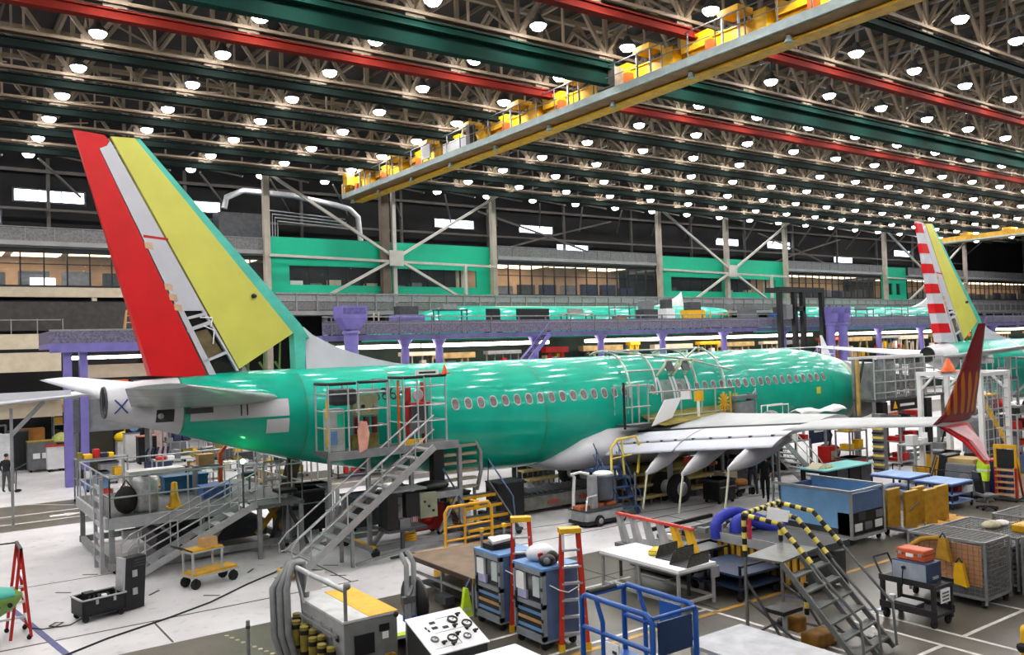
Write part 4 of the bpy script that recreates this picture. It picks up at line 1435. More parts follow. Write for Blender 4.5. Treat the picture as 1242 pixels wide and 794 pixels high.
t = item('silver_drum', 'silver foil-wrapped drum on the tail dock by the front rail', 'drum', (5.75, 27.3, 1.6))
MB().lathe([(.02, 0), (.34, 0), (.37, .1), (.36, .5), (.38, .9), (.33, 1.0), (.02, 1.02)], n=16).build('body', mat('foil', (180, 182, 184), .35, .5, .15, 7, bump=.6), t)
MB().lathe([(.1, 1.02), (.12, 1.05), (.02, 1.08)], n=10).build('cap', GREYF, t)
t = item('yellow_cone', 'yellow funnel-shaped stand beside the silver drum on the dock', 'stand', (6.55, 27.2, 1.6))
MB().lathe([(.2, 0), (.2, .05), (.12, .3), (.09, .75), (.02, .78)], n=10).build('body', YEL, t)
MB().box(-.22, .22, -.22, .22, 0, .04).build('base', YEL, t)
t = item('black_bag', 'dark slumped tool bag left of the silver drum on the dock', 'bag', (5.2, 27.2, 1.6))
MB().sph((0, 0, .4), .34, 10, (1, .8, 1.2)).build('body', mat('bag_dark', (40, 36, 34), .9, 0, .3, 5), t)
MB().tube([(-.15, 0, .75), (0, 0, .98), (.15, 0, .75)], .025, 5).build('handle', BLACK, t)
t = item('white_crate', 'long pale crate lying across the back of the tail dock', 'crate', (6.9, 31.2, 1.6))
MB().box(-.9, .9, -.35, .35, .3, .75).build('body', mat('crate_pale', (206, 206, 202), .7, 0, .1, 4), t)
legs(t, (-.7, .7), (-.25, .25), 0, .3, .06, STEEL)
t = item('blue_toolbox', 'blue tool box on the tail dock below the pale crate', 'toolbox', (7.6, 30.2, 1.6))
MB().box(-.7, .7, -.3, .3, 0, .5).build('body', mat('tool_blue', (36, 92, 128), .5), t)
MB().box(-.72, .72, -.32, .32, .5, .58).build('lid', mat('tool_blue', (36, 92, 128)), t)
t = item('blue_tray', 'periwinkle plastic tub on the tail dock by the second rail', 'tub', (8.1, 28.4, 1.6))
MB().box(-.45, .45, -.3, .3, 0, .35).build('body', mat('tub_blue', (84, 112, 190), .5), t)
MB().box(-.49, .49, -.34, .34, .32, .38).build('rim', mat('tub_blue', (84, 112, 190)), t)
t = item('carton_stand', 'carton on a shelf with orange upright arm, on the dock', 'fixture', (8.55, 29.3, 1.6))
MB().bar((0, 0, 0), (0, 0, 1.3), .12).bar((0, 0, 1.25), (.2, 0, 1.5), .1).build('arm', ORANGE, t)
MB().box(-.9, -.1, -.3, .3, .9, .95).build('shelf', STEEL, t)
MB().box(-.75, -.25, -.2, .2, .95, 1.3).build('carton', CARD, t)
MB().box(-.85, -.8, -.25, .25, 0, .9).build('leg', STEEL, t)
t = item('tail_screen', 'brown hanging fabric screen at the right end of the tail dock', 'curtain', (9.9, 27.1, 1.0))
MB().prism([(-.35, 0), (.15, 0), (.6, 1.6), (.2, 1.9)], -.03, .03, 'y').build('cloth', mat('brown_cloth', (112, 88, 80), .9, 0, .15, 4), t)
MB().tube([(.15, 0, 1.9), (.7, 0, 1.65)], .03, 5).build('rod', STEEL, t)
t = item('worker_stool', 'dark blue draped seat near the top of the dock stair', 'stool', (9.2, 28.3, 1.6))
MB().lathe([(.25, .55), (.27, .6), (.24, .68), (.02, .7)], n=12).build('seat', NAVY, t)
MB().cyl((0, 0, 0), (0, 0, .55), .04, n=8).build('post', STEEL, t)
MB().box(-.25, .25, -.04, .04, 0, .04).box(-.04, .04, -.25, .25, 0, .04).build('foot', STEEL, t)
# tail support jack
t = item('tail_jack', 'black tripod jack under the rear belly of the airliner', 'jack', (9.7, 26.4, 0))
for a in (0, 2.1, 4.2):
    MB().bar((.7 * math.cos(a), .7 * math.sin(a), .05), (0, 0, 1.5), .1).build('leg', DSTEEL, t)
MB().cyl((0, 0, .3), (0, 0, 1.85), .1, n=10).build('ram', ALU, t)
MB().box(-.3, .3, -.3, .3, 1.78, 1.88).build('pad', RUBBER, t)
for i, (x, y, lab) in enumerate(((11.0, 25.9, 'pale cylindrical actuator column under the belly, left one'), (11.5, 26.5, 'pale cylindrical actuator column under the belly, right one'))):
    t = item('lift_column', lab, 'lift column', (x, y, 0))
    MB().cyl((0, 0, 0), (0, 0, 1.1), .16, n=12).build('cylinder', ALU, t)
    MB().cyl((0, 0, 1.1), (0, 0, 1.66), .07, n=10).build('rod', WHITE, t)
    MB().box(-.3, .3, -.3, .3, 0, .06).build('foot', DSTEEL, t)

# ---- rear door stair and tower
st = T('access_stair', 'tall aluminium access stair with yellow bottom tread, up to the rear door tower', 'stair', (8.5, 22.45, 0))
stair_parts(st, 4.4, 3.15, .95, 13, ALU, .95, first=YEL)
MB().box(-.2, .2, .05, .9, .1, .18).build('bottom_plate', YEL, st)
MB().cyl((.1, 0, .1), (.1, -.06, .1), .1, n=10).cyl((.1, .95, .1), (.1, 1.02, .1), .1, n=10).build('wheels', RUBBER, st)['kind'] = 'stuff'
MB().bar((1.7, .1, .05), (1.7, .1, 1.2), .09).bar((1.7, .85, .05), (1.7, .85, 1.2), .09).build('leg', STEEL, st)
MB().bar((3.6, .1, .3), (1.8, .1, .1), .08).build('brace', STEEL, st)
tw = T('door_tower', 'grey wheeled steel tower with two railed cages at the rear door', 'work stand', (9.9, 23.4, 0))
MB().box(0, 4.4, 0, 1.0, 3.05, 3.2).build('upper_deck', GRATE, tw)
MB().box(0, 4.4, -.06, 0, 2.98, 3.22).build('deck_edge', STEEL, tw)
MB().box(1.3, 4.5, .05, 1.9, 1.5, 1.62).build('middle_deck', DSTEEL, tw)
MB().bar((1.3, .05, 1.55), (4.5, .05, 1.55), .08, .2).build('deck_beam', STEEL, tw)
for x in (1.3, 2.75, 4.5):
    for y in (.1, 1.9):
        MB().bar((x, y, .2), (x, y, 3.05 if y < 1 else 1.6), .12).build('post', STEEL, tw)
MB().bar((.05, .05, 1.2), (.05, .05, 3.05), .08).build('post', STEEL, tw)
MB().bar((1.2, -.1, .26), (4.6, -.1, .26), .16, .16).bar((1.2, 2.0, .26), (4.6, 2.0, .26), .16, .16).bar((1.3, -.1, .26), (1.3, 2, .26), .14, .14).bar((4.5, -.1, .26), (4.5, 2, .26), .14, .14).build('base_frame', STEEL, tw)
MB().bar((1.35, .1, .3), (2.4, .1, 1.45), .12).build('brace', STEEL, tw)
MB().bar((4.4, .1, 1.5), (3.7, .1, .4), .08).build('brace', STEEL, tw)
MB().box(1.25, 1.35, -.2, 1.2, .3, .36).build('yellow_edge', YEL, tw)
casters(tw, [(1.35, -.15), (4.5, -.15), (1.35, 1.95), (4.5, 1.95)], .14)
# two cages of rails with dark top pads
for i, (x0, x1, zt) in enumerate(((.05, 1.95, 5.2), (2.5, 4.0, 5.28))):
    c = MB()
    for x in (x0, x0 + (x1 - x0) * .33, x0 + (x1 - x0) * .5, x1):
        c.tube([(x, 0, 3.2), (x, 0, zt)], .028, 6)
    for x in (x0, x1):
        c.tube([(x, .95, 3.2), (x, .95, zt)], .028, 6)
    for z in (3.9, 4.4, zt - .3):
        c.tube([(x0, .95, z), (x0, 0, z), (x1, 0, z), (x1, .95, z)], .022, 5)
    c = c.build('cage_rail', ALU, tw)
    MB().tube([(x0, .95, zt), (x0, 0, zt), (x0 + (x1 - x0) * .46, 0, zt)], .05, 7).tube([(x0 + (x1 - x0) * .5, 0, zt + .02), (x1, 0, zt + .02), (x1, .95, zt + .02)], .05, 7).build('black_pad', BLACK, c)
MB().box(.0, .06, .0, .08, 3.4, 3.95).box(.0, .06, 0, .08, 4.2, 4.75).build('yellow_bumper', YEL, tw)
MB().box(2.48, 2.54, .3, .38, 3.3, 5.2).build('orange_post', ORANGE, tw)
MB().prism([(.95, 3.15), (1.2, 3.25), (1.28, 3.7), (1.2, 4.05), (1.0, 4.08), (.9, 3.8)], -.12, -.08, 'y').build('pink_tag', mat('pink_tag', (232, 168, 150), .7), tw)
t = item('grey_headrest', 'dark rounded case hung at the top of the left door cage', 'case', (10.55, 23.75, 4.55))
MB().cb((0, 0, .25), (.8, .5, .5)).build('body', mat('case_dark', (46, 50, 54), .6), t, bev=.12)
MB().bar((0, 0, .5), (0, 0, .62), .05).build('hook', STEEL, t)
t = item('instrument_rig', 'olive instrument panel with pipes in the left door cage', 'panel', (11.35, 23.95, 3.2))
MB().box(-.42, .42, -.1, .1, 1.0, 1.62).build('upper_plate', mat('panel_olive', (148, 152, 116), .6, 0, .15, 6), t)
MB().box(-.45, .45, -.12, .12, 1.65, 1.78).build('top_pipe', ALU, t)
for k in range(3):
    MB().cyl((-.28 + .28 * k, -.1, .45), (-.28 + .28 * k, -.1, .95), .1, n=8).build('bottle', mat('bottle_dark_red', (96, 26, 26), .5), t)
for k in range(4):
    MB().cyl((-.3 + .2 * k, -.1, 1.15 + .12 * (k % 2)), (-.3 + .2 * k, -.15, 1.15 + .12 * (k % 2)), .06, n=8).build('dial', [CREAM, BLACK, YEL, STEEL][k], t)
MB().box(-.45, .45, -.02, .12, 0, .42).build('lower_plate', mat('panel_olive2', (130, 124, 66), .7, 0, .2, 5), t)
MB().box(-.4, -.3, 0, .1, .4, 1.0).box(.3, .4, 0, .1, .4, 1.0).build('post', STEEL, t)
t = item('white_cabinet_left', 'pale equipment locker in the left door cage', 'locker', (10.35, 23.9, 3.2))
t.name = 'equipment_locker'
MB().box(-.25, .25, -.15, .25, 0, 1.25).build('body', mat('locker_pale', (176, 184, 178), .6, 0, .12, 4), t)
MB().box(.02, .22, -.17, -.15, .7, 1.1).build('green_panel', OFFICE, t)
MB().box(-.2, 0, -.17, -.15, .2, .6).build('blue_panel', BLUEL, t)
t = item('red_trolley', 'red and steel gas trolley in the right door cage', 'trolley', (13.1, 23.85, 3.2))
MB().box(-.35, -.25, -.1, .1, 0, 1.75).box(.2, .3, -.1, .1, 0, 1.9).build('frame', REDP, t)
MB().box(-.3, .3, -.2, .15, .75, 1.2).build('tank', DSTEEL, t)
MB().box(-.32, .32, -.22, .16, .3, .7).build('lower_tank', GREYF, t)
MB().box(-.35, .35, -.24, .18, 1.2, 1.28).build('shelf', REDP, t)
MB().lathe([(.16, -.02), (.2, 0), (.16, .02)], (0, -.1, 1.5), 12, 'y').build('hose_reel', ALU, t)
t = item('flat_screen', 'white striped sign board clipped on top of the right cage', 'sign', (13.25, 23.4, 5.33))
MB().box(-.4, .4, -.03, .03, 0, .16).build('board', PAPER, t)
MB().box(-.3, .3, -.035, -.03, .05, .11).build('bars', BLACK, t)
t = item('orange_beacon', 'orange cone beacon on the right cage corner', 'beacon', (13.9, 23.4, 5.35))
MB().lathe([(.12, 0), (.02, .28)], n=8).build('cone', ORANGE, t)
MB().box(-.13, .13, -.13, .13, -.02, .02).build('base', ORANGE, t)
t = item('yellow_step_plate', 'yellow kick plate at the head of the access stair', 'plate', (12.75, 23.45, 3.2))
MB().box(-.3, .3, -.03, .03, 0, .18).build('plate', YEL, t)
MB().box(-.3, .3, -.03, .25, 0, .02).build('foot', YEL, t)
# under and on the tower
t = item('printer', 'black square-backed monitor pair on the lower shelf of the tower', 'monitor', (11.75, 22.85, .6))
MB().box(-.45, -.1, -.35, .2, .35, 1.35).build('left_screen', BLACK, t)
MB().box(.3, .75, -.1, .15, .55, 1.25).build('right_screen', BLACK, t)
MB().box(-.4, .9, -.3, .4, 1.36, 1.42).build('top_shelf', STEEL, t)
MB().box(-.4, .9, -.3, .4, .2, .28).build('keyboard_shelf', DSTEEL, t)
MB().box(0, .35, -.25, .1, .28, .55).build('grey_unit', GREYF, t)
MB().bar((.2, 0, -.6), (.2, 0, .2), .1).bar((-.2, 0, -.57), (.6, 0, -.57), .1, .06).build('stand', DSTEEL, t)
t = item('control_box', 'olive electrical box with knobs hung on the tower post', 'control box', (13.1, 23.35, .95))
MB().box(-.3, .3, -.1, .1, 0, .75).build('body', mat('box_olive', (142, 146, 122), .6), t)
for k in range(3):
    MB().cyl((-.15 + .15 * k, -.1, .5 - .15 * k), (-.15 + .15 * k, -.14, .5 - .15 * k), .04, n=8).build('knob', BLACK, t)
t = item('red_hose_box', 'dark red hose cabinet on the tower base', 'hose box', (13.6, 24.5, .34))
MB().box(-.6, .6, -.3, .3, 0, .8).build('body', mat('dark_red', (132, 18, 20), .5), t)
MB().lathe([(.1, -.02), (.25, 0), (.1, .02)], (0, -.31, .4), 12, 'y').build('reel', REDP, t)
t = item('striped_flag', 'red and white striped banner wrapped on a tower post', 'flag', (12.67, 23.42, .9))
MB().box(-.1, .1, -.04, .0, -.1, .55).build('cloth', WHITE, t)
for k in range(3):
    MB().box(-.09 + .07 * k, -.06 + .07 * k, -.045, -.04, -.1, .55).build('stripe', REDP, t)
t = item('yellow_hose_coil', 'coil of yellow hose on the tower base', 'hose', (12.4, 23.3, .34))
for k in range(3):
    MB().tube([(.22 * math.cos(a), .2 * math.sin(a), .05 + .07 * k) for a in (2 * PI * q / 14 for q in range(15))], .035, 5).build('coil', YEL2, t)
t = item('black_cushion', 'black cable bundle heaped on the middle deck of the tower', 'cable bundle', (13.6, 24.0, 1.62))
MB().sph((0, 0, .16), .45, 10, (1.5, .9, .36)).build('heap', BLACK, t)
MB().tube([(-.4, 0, .2), (-1.2, .1, .3), (-2, .1, .1)], .04, 5).build('cable', BLACK, t)
for i, (x, z, lab) in enumerate(((14.55, 2.0, 'black pillar pad at the right end of the tower deck'),)):
    t = item('pillar_pad', lab, 'pad', (14.2, 24.6, 1.62))
    MB().box(-.2, .2, -.15, .15, 0, 1.4).build('pad', BLACK, t)
    MB().box(-.24, .24, -.2, .2, 0, .05).build('foot', DSTEEL, t)
# curved slatted chute and the blue handrails
ch = T('curved_chute', 'curved slatted step chute against the belly right of the tower', 'chute', (15.0, 24.7, 1.3))
for k in range(6):
    MB().box(-.75, .75, -.12, .14, .12 + .28 * k, .2 + .28 * k).build('slat', mat('slat_tan', (150, 140, 116), .7, 0, .1, 5), ch)
MB().tube([(.8, 0, 0), (.95, -.05, .6), (.95, -.05, 1.3), (.7, 0, 1.8), (-.7, 0, 1.85)], .07, 6).build('side_rail', STEEL, ch)
MB().tube([(-.8, 0, 0), (-.8, 0, 1.8)], .06, 6).build('side_rail', STEEL, ch)
MB().bar((-.7, 0, .1), (-.7, 0, -1.3), .08).bar((.7, 0, .1), (.7, 0, -1.3), .08).build('leg', STEEL, ch)
bs = T('belly_steps', 'dark wheeled steps with yellow-edged treads and blue rails under the belly', 'steps', (15.4, 22.9, 0))
for k in range(4):
    MB().box(-1.1 + .0 * k, .9, .25 + .35 * k, .65 + .35 * k, .3 + .28 * k, .36 + .28 * k).build('tread', DSTEEL, bs)
    MB().box(-1.1, .9, .22 + .35 * k, .26 + .35 * k, .28 + .28 * k, .37 + .28 * k).build('yellow_edge', YEL2, bs)
for x in (-1.05, .85):
    MB().bar((x, .1, .2), (x, 1.8, 1.5), .06, .2).build('stringer', DSTEEL, bs)
    MB().tube([(x, .2, .3), (x, .3, 1.2), (x, 1.7, 2.3), (x, 1.8, 1.4)], .03, 6).build('handrail', mat('rail_blue', (70, 92, 120), .5, .2), bs)
MB().box(-1.2, 1.0, 0, 1.9, .14, .22).build('base', DSTEEL, bs)
casters(bs, [(-1.1, .1), (.9, .1), (-1.1, 1.8), (.9, 1.8)], .1)
for k in range(5):
    MB().box(-.9 + .33 * k, -.7 + .33 * k, 1.0, 1.3, .4 + .2 * (k % 3), .7 + .2 * (k % 3)).build('loose_part', [ORANGE, WHITE, YEL, BLACK, STEEL][k], bs)
bx = T('black_crate', 'tall black crate behind the belly steps', 'crate', (17.3, 25.2, 0))
MB().box(-.55, .55, -.4, .4, .1, 1.35).build('body', BLACK, bx)
MB().box(-.57, .57, -.42, .42, 1.35, 1.4).build('lid', DSTEEL, bx)
legs(bx, (-.4, .4), (-.3, .3), 0, .1, .12, RUBBER, 'foot')
# ground track beside the belly
tr = T('wing_dolly', 'long low grey dolly with dark roller deck beside the belly', 'dolly', (20.6, 25.9, 0))
MB().box(-2.9, 2.3, -.7, .7, .18, .62).build('deck_body', mat('dolly_grey', (120, 120, 112), .6, 0, .2, 3), tr)
MB().box(-2.9, 2.3, -.6, .8, .62, .68).build('deck', DSTEEL, tr)
rm = MB().cyl((0, -.5, .72), (0, .7, .72), .06, n=8).mesh('roller', DSTEEL)
for k in range(20):
    link('roller', rm, tr, (-2.75 + .26 * k, 0, 0))
for x in (-1.4, .1, 1.3):
    MB().box(x, x + .5, -.72, -.7, .3, .45).build('red_plate', mat('plate_red', (160, 70, 60), .6), tr)
casters(tr, [(-2.6, -.5), (2.0, -.5), (-2.6, .5), (2.0, .5)], .09)
# ---- yellow-edged wide steps, left of the blue stair
def wide_steps(label, loc, w_, n, rise, m=SHELFY, rz=0, depth=.4):
    t = T('wide_steps', label, 'steps', loc, rz)
    for k in range(n):
        z = rise * (k + 1)
        MB().box(-w_ / 2, w_ / 2, depth * k, depth * (k + 1) + .02, z - .07, z).build('tread', m, t)
        MB().box(-w_ / 2, w_ / 2, depth * k - .03, depth * k + .02, z - .09, z + .01).build('yellow_nosing', mat('nosing', (206, 190, 120), .6), t)
        q = max(3, int(w_ / .5))
        for j in range(q + 1):
            x = -w_ / 2 + .05 + (w_ - .1) * j / q
            MB().bar((x, depth * k + .12, 0 if k < 2 else rise * (k - 1)), (x, depth * k + .12, z - .07), .05).build('strut', STEEL, t)
    MB().box(-w_ / 2, w_ / 2, depth * n, depth * n + .06, 0, rise * n).build('back', DSTEEL, t)
    return t


wide_steps('tan wide three-tread steps beyond the belly, left of the blue stair', (23.2, 30.2, 0), 2.4, 3, .34)
wide_steps('tan wide three-tread steps under the inboard flap, right of the blue stair', (22.9, 23.5, 0), 2.2, 3, .36)
wide_steps('tan wide steps under the flap track fairings', (26.2, 23.6, 0), 2.6, 3, .36)
# blue stair below the wing root
b = T('blue_stair', 'blue wheeled stair with sloping rails at the wing root', 'stair', (21.3, 22.6, 0), PI / 2)
stair_parts(b, 1.1, 1.6, 1.1, 5, mat('stair_blue', (60, 84, 128), .5, 0, .1, 4), .9)
MB().box(1.1, 1.55, 0, 1.1, 1.5, 1.6).build('platform', mat('stair_blue', (60, 84, 128)), b)
legs(b, (1.15, 1.5), (.05, 1.05), 0, 1.5, .07, STEEL)
# main gear doors area: olive equipment under the wing
for i, (x, y, w_, lab) in enumerate(((24.0, 24.9, 1.4, 'olive padded bin under the inboard flap, left of the pair'), (25.9, 25.0, 1.9, 'olive padded bin under the flap, right of the pair'))):
    t = item('padded_bin', lab, 'bin', (x, y, 0))
    MB().box(-w_ / 2, w_ / 2, -.5, .5, .25, 1.3).build('body', OLIVE, t, bev=.15)
    MB().box(-w_ / 2, w_ / 2, -.5, .5, .12, .25).build('pallet', DSTEEL, t)
    legs(t, (-w_ * .4, w_ * .4), (-.4, .4), 0, .12, .1, RUBBER, 'foot')
# ---- overwing scaffold and fuselage hoops
HOOP = mat('hoop_alloy', (170, 176, 170), .45, .35, .1, 3)
sc = T('fuselage_hoops', 'alloy hoop scaffold strapped over the fuselage crown above the wing', 'scaffold', (0, 26.35, 0))
for x, a0, a1 in ((22.9, .18, 2.9), (24.3, .2, 2.95), (26.6, .35, 2.9), (28.3, .2, 2.95)):
    pts = []
    for k in range(19):
        a = PI - (a0 + (a1 - a0) * k / 18)
        pts.append((x + .5 * math.sin(a * 1.0) - .3, 2.06 * math.cos(a), 3.63 + 2.2 * math.sin(a)))
    h = MB().tube(pts, .05, 6).build('hoop', HOOP, sc)
    for q in (12, 15):
        MB().cb(pts[q], (.2, .2, .22)).build('clamp', BLACK, h)
MB().tube([(22.9, -.6, 5.82), (28.4, -.6, 5.82)], .045, 6).tube([(22.9, -1.6, 5.02), (25, -1.6, 5.02)], .045, 6).tube([(23, -.7, 5.8), (27.5, -1.4, 5.3)], .04, 6).tube([(25.2, -1.72, 4.9), (28.0, -.6, 5.85)], .045, 6).tube([(26.6, -1.3, 5.4), (28.9, -1.75, 4.85)], .04, 6).build('brace_tube', HOOP, sc)
ws = T('wing_scaffold', 'alloy scaffold with rails standing on the wing root by the overwing exits', 'scaffold', (22.0, 23.9, 2.9))
b = MB()
for x in (0, .35, .7, 1.2, 2.0, 3.0, 4.2, 5.0, 6.2):
    b.tube([(x, 0, .1), (x, 0, 1.65 if x < 2 else 1.25)], .032, 6)
for z in (.15, .8, 1.6):
    b.tube([(0, 0, z), (1.3, 0, z)], .03, 6)
b.tube([(1.2, 0, 1.3), (6.2, 0, 1.25)], .035, 6).tube([(1.2, 0, .3), (6.2, 0, .35)], .03, 6)
for x in (0, .7, 1.3):
    b.tube([(x, .6, .5), (x, .6, 1.65)], .03, 6).tube([(x, 0, 1.6), (x, .6, 1.6)], .03, 6)
b.build('tube_frame', HOOP, ws)
MB().tube([(-.08, -.05, .0), (-.08, -.05, 1.75)], .05, 6).build('black_post', BLACK, ws)
MB().box(.0, 1.4, -.2, .55, .08, .14).build('plank', DSTEEL, ws)
t = item('white_board', 'white square panel leaning on the wing scaffold', 'panel', (23.75, 23.55, 2.95))
MB().prism([(-.75, .0), (.35, .25), (.9, 1.0), (.0, .95)], -.02, .02, 'y').build('board', PAPER, t)
MB().bar((.1, .03, .5), (.3, .3, .0), .03).build('prop', STEEL, t)
t = item('yellow_notice', 'yellow notice plate on a white post on the wing', 'sign', (25.6, 23.55, 2.8))
MB().box(-.05, .05, -.03, .03, 0, 1.0).build('post', WHITE, t)
MB().box(-.26, .26, -.05, -.03, .95, 1.35).build('plate', YEL, t)
t = item('paper_notice', 'white paper sheet hanging on the wing scaffold left of the yellow notice', 'paper', (24.95, 23.62, 3.85))
MB().box(-.25, .25, -.01, .01, 0, .35).build('sheet', PAPER, t)
MB().box(-.25, .25, -.02, .02, .33, .37).build('clip', STEEL, t)
t = item('yellow_fixture', 'yellow spoked fixture standing on the wing near the exits', 'fixture', (27.4, 23.8, 2.7))
for k in range(6):
    a = PI * k / 6
    MB().bar((.0 - .35 * math.cos(a), 0, .9 - .35 * math.sin(a)), (.35 * math.cos(a), 0, .9 + .35 * math.sin(a)), .05).build('spoke', YEL2, t)
MB().bar((0, 0, 0), (0, 0, 1.3), .07).bar((.4, 0, 0), (.4, 0, 1.3), .05).build('post', YEL2, t)
MB().sph((.0, 0, .12), .22, 8, (1, .7, .6)).build('bundle', OLIVE, t)
t = item('grey_rail_unit', 'grey jointed work unit at the forward end of the wing scaffold', 'fixture', (28.6, 23.8, 2.75))
MB().box(-.7, .7, -.2, .2, .9, 1.05).box(.3, .5, -.1, .1, 0, 1.1).build('arm', GREYF, t)
MB().box(-.5, .4, -.25, .2, .2, .8).build('body', STEEL, t)
MB().tube([(.8, 0, 0), (.8, 0, 1.3)], .03, 6).tube([(.5, 0, 1.0), (.8, 0, 1.2)], .03, 6).build('post', ALU, t)
t = item('low_white_rail', 'low white bench frame on the wing ahead of the exits', 'frame', (30.2, 23.3, 2.75))
MB().tube([(-.7, 0, 0), (-.7, 0, .55), (.7, 0, .55), (.7, 0, 0)], .03, 6).tube([(-.7, .3, 0), (-.7, .3, .55), (.7, .3, .55), (.7, .3, 0)], .03, 6).build('frame', WHITE, t)
MB().sph((-.5, 0, .18), .3, 8, (1.5, .8, .6)).build('cloth', mat('grey_cloth', (150, 150, 152), .9, 0, .2, 5), t)
t = item('white_dust_sheet', 'crumpled white dust sheet lying on the wing leading edge', 'sheet', (29.6, 20.9, 3.12))
b = MB()
vs, fs = [], []
for i in range(15):
    for j in range(5):
        vs.append((-1.5 + .21 * i, -.35 + .17 * j + .03 * math.sin(i * 1.1), .06 + .035 * math.sin(i * 1.1 + j) + .22 * math.sin(PI * j / 4) * (.6 + .4 * math.sin(i * .6))))
for i in range(14):
    for j in range(4):
        a = i * 5 + j
        fs.append((a, a + 1, a + 6, a + 5))
b.add(vs, fs, True).build('cloth', WHITE, t).modifiers.new('s', 'SOLIDIFY').thickness = .03
# yellow wing-tip-of-root guard by the fairing
t = item('yellow_guard', 'yellow tubular guard leaning at the inboard flap by the belly', 'guard', (20.65, 22.7, 1.45))
MB().tube([(-.5, 0, 0), (-.35, .15, 1.0), (.0, .2, 1.25), (.9, .2, 1.3), (1.0, .1, .9), (.7, -.05, 0)], .05, 6).tube([(.2, .2, 1.28), (.15, .05, 0)], .04, 6).tube([(-.45, .1, .6), (.85, .1, .7)], .03, 6).build('tube', mat('guard_yellow', (226, 200, 84), .5), t)
MB().bar((-.4, 0, .05), (-.4, 0, -1.45), .04).bar((.6, 0, .05), (.6, 0, -1.45), .04).build('leg', STEEL, t)
t = item('red_flag_box', 'small red box tag hung below the inboard flap', 'tag', (22.6, 21.3, 1.75))
MB().box(-.22, .22, -.06, .06, 0, .3).build('box', REDP, t)
MB().bar((0, 0, .3), (0, 0, .7), .03).build('hook', STEEL, t)
t = item('brown_placard', 'small brown placard hung below the outboard flap', 'tag', (21.4, 19.2, 2.05))
MB().box(-.16, .16, -.03, .03, 0, .24).build('plate', mat('placard_brown', (140, 66, 40), .6), t)
MB().bar((0, 0, .24), (0, 0, .55), .02).build('hook', STEEL, t)

# ================================================================== NEAR FLOOR, LEFT TO RIGHT
# ---- grey ground power cart with yellow top
gp = T('power_cart', 'grey ground power cart with yellow top stripe and hanging grey hoses, lower left', 'cart', (6.15, 14.05, 0))
MB().box(0, 1.02, 0, 1.95, .2, 1.38).build('body', mat('cart_grey', (168, 170, 172), .5, .1, .08, 3), gp, bev=.03)
MB().box(-.02, 1.04, -.02, 1.97, 1.38, 1.42).build('top', mat('cart_top', (206, 208, 208), .5), gp)
MB().box(.48, 1.05, -.025, 1.98, 1.42, 1.428).build('yellow_stripe', YEL, gp)
MB().box(.0, 1.02, -.03, 0, .25, 1.36).build('front_panel', mat('cart_front', (120, 122, 120), .55, .1, .1, 4), gp)
MB().box(.18, .56, -.05, -.03, .78, 1.14).build('display', BLACK, gp)
MB().box(.66, .86, -.045, -.03, 1.12, 1.24).build('meter', BLACK, gp)
for k, (x, z) in enumerate(((.72, .98), (.1, .62), (.3, .5))):
    MB().box(x, x + .12, -.042, -.03, z, z + .12).build('label_plate', PAPER, gp)
MB().box(-.03, -.02, .2, .3, 1.02, 1.14).build('side_meter', BLACK, gp)
for k in range(3):
    MB().box(-.03, -.01, .5 + .45 * k, .9 + .45 * k, .5, 1.2).build('side_door', mat('cart_grey', (168, 170, 172)), gp)
MB().tube([(.05, .02, 1.38), (.05, .02, 2.0)], .035, 8).sph((.09, .02, 2.02), .07, 8).build('handle_post', STEEL, gp)
MB().tube([(.05, .02, 1.95), (-.1, 1.2, 2.02), (-.15, 1.95, 2.05)], .05, 8).build('hose_bar', ALU, gp)
MB().tube([(-.1, 1.6, 1.4), (-.15, 1.9, 2.05), (-.2, 2.3, 1.4)], .035, 6).build('bar_strut', STEEL, gp)
MB().sph((1.0, -.04, 1.36), .05, 8).build('corner_knob', BLACK, gp)
MB().prism([(-.2, 0), (.12, .0), (.2, .34), (-.12, .34)], -.01, .01, 'y').build('hang_tag', PAPER, gp, loc=(-.02, 1.2, 1.72))
HOSE = mat('hose_grey', (128, 130, 132), .6, .1, .1, 6)
for k in range(3):
    o = .1 * k
    MB().tube([(-.25 - o, 1.5 + o, .25), (-.42 - o, 1.55 + o, .9), (-.38 - o, 1.7 + o, 1.7), (-.2, 1.85 + o, 2.12 - .02 * k), (.02, 1.9 + o, 2.1), (.1, 1.95 + o, 1.6), (.05, 1.9, 1.0)], .065, 9).build('grey_hose', HOSE, gp)
NOZ = mat('nozzle_olive', (150, 132, 56), .6, 0, .2, 5)
for k in range(9):
    y, x, z = .25 + .2 * k - .07 * (k % 2), -.14 - .12 * (k % 2), .95 + .03 * (k % 3) + .02 * k
    q = MB().cyl((x, y, z - .62), (x, y, z), .075, .085, 8).build('cable_plug', NOZ, gp)
    MB().cyl((x, y, z - .14), (x, y, z - .06), .092, n=8).cyl((x, y, z - .5), (x, y, z - .44), .09, n=8).build('black_band', BLACK, q)
MB().bar((-.1, .1, 1.15), (-.1, 1.9, 1.15), .05).build('hook_rail', STEEL, gp)
for k in range(5):
    MB().tube([(.78 + .03 * k + .11 * math.cos(a), -.07, .45 + .26 * math.sin(a)) for a in (2 * PI * q / 12 for q in range(13))], .014, 5).build('cable_coil', MUSTARD, gp)
casters(gp, [(.15, .2), (.87, .2), (.15, 1.75), (.87, 1.75)], .1)
# ---- white tilted gauge panel
ga = T('gauge_cart', 'dark test cart with white sloping gauge panel, right of the yellow-topped cart', 'test cart', (7.2, 12.75, 0))
MB().prism([(0, .15), (.95, .15), (.95, 1.28), (0, .92)], .0, 1.08, 'x').build('body', mat('test_dark', (58, 60, 62), .5, .2, .1, 4), ga)
sl = math.atan2(.36, .95)
R = Matrix.Rotation(sl, 3, 'X')


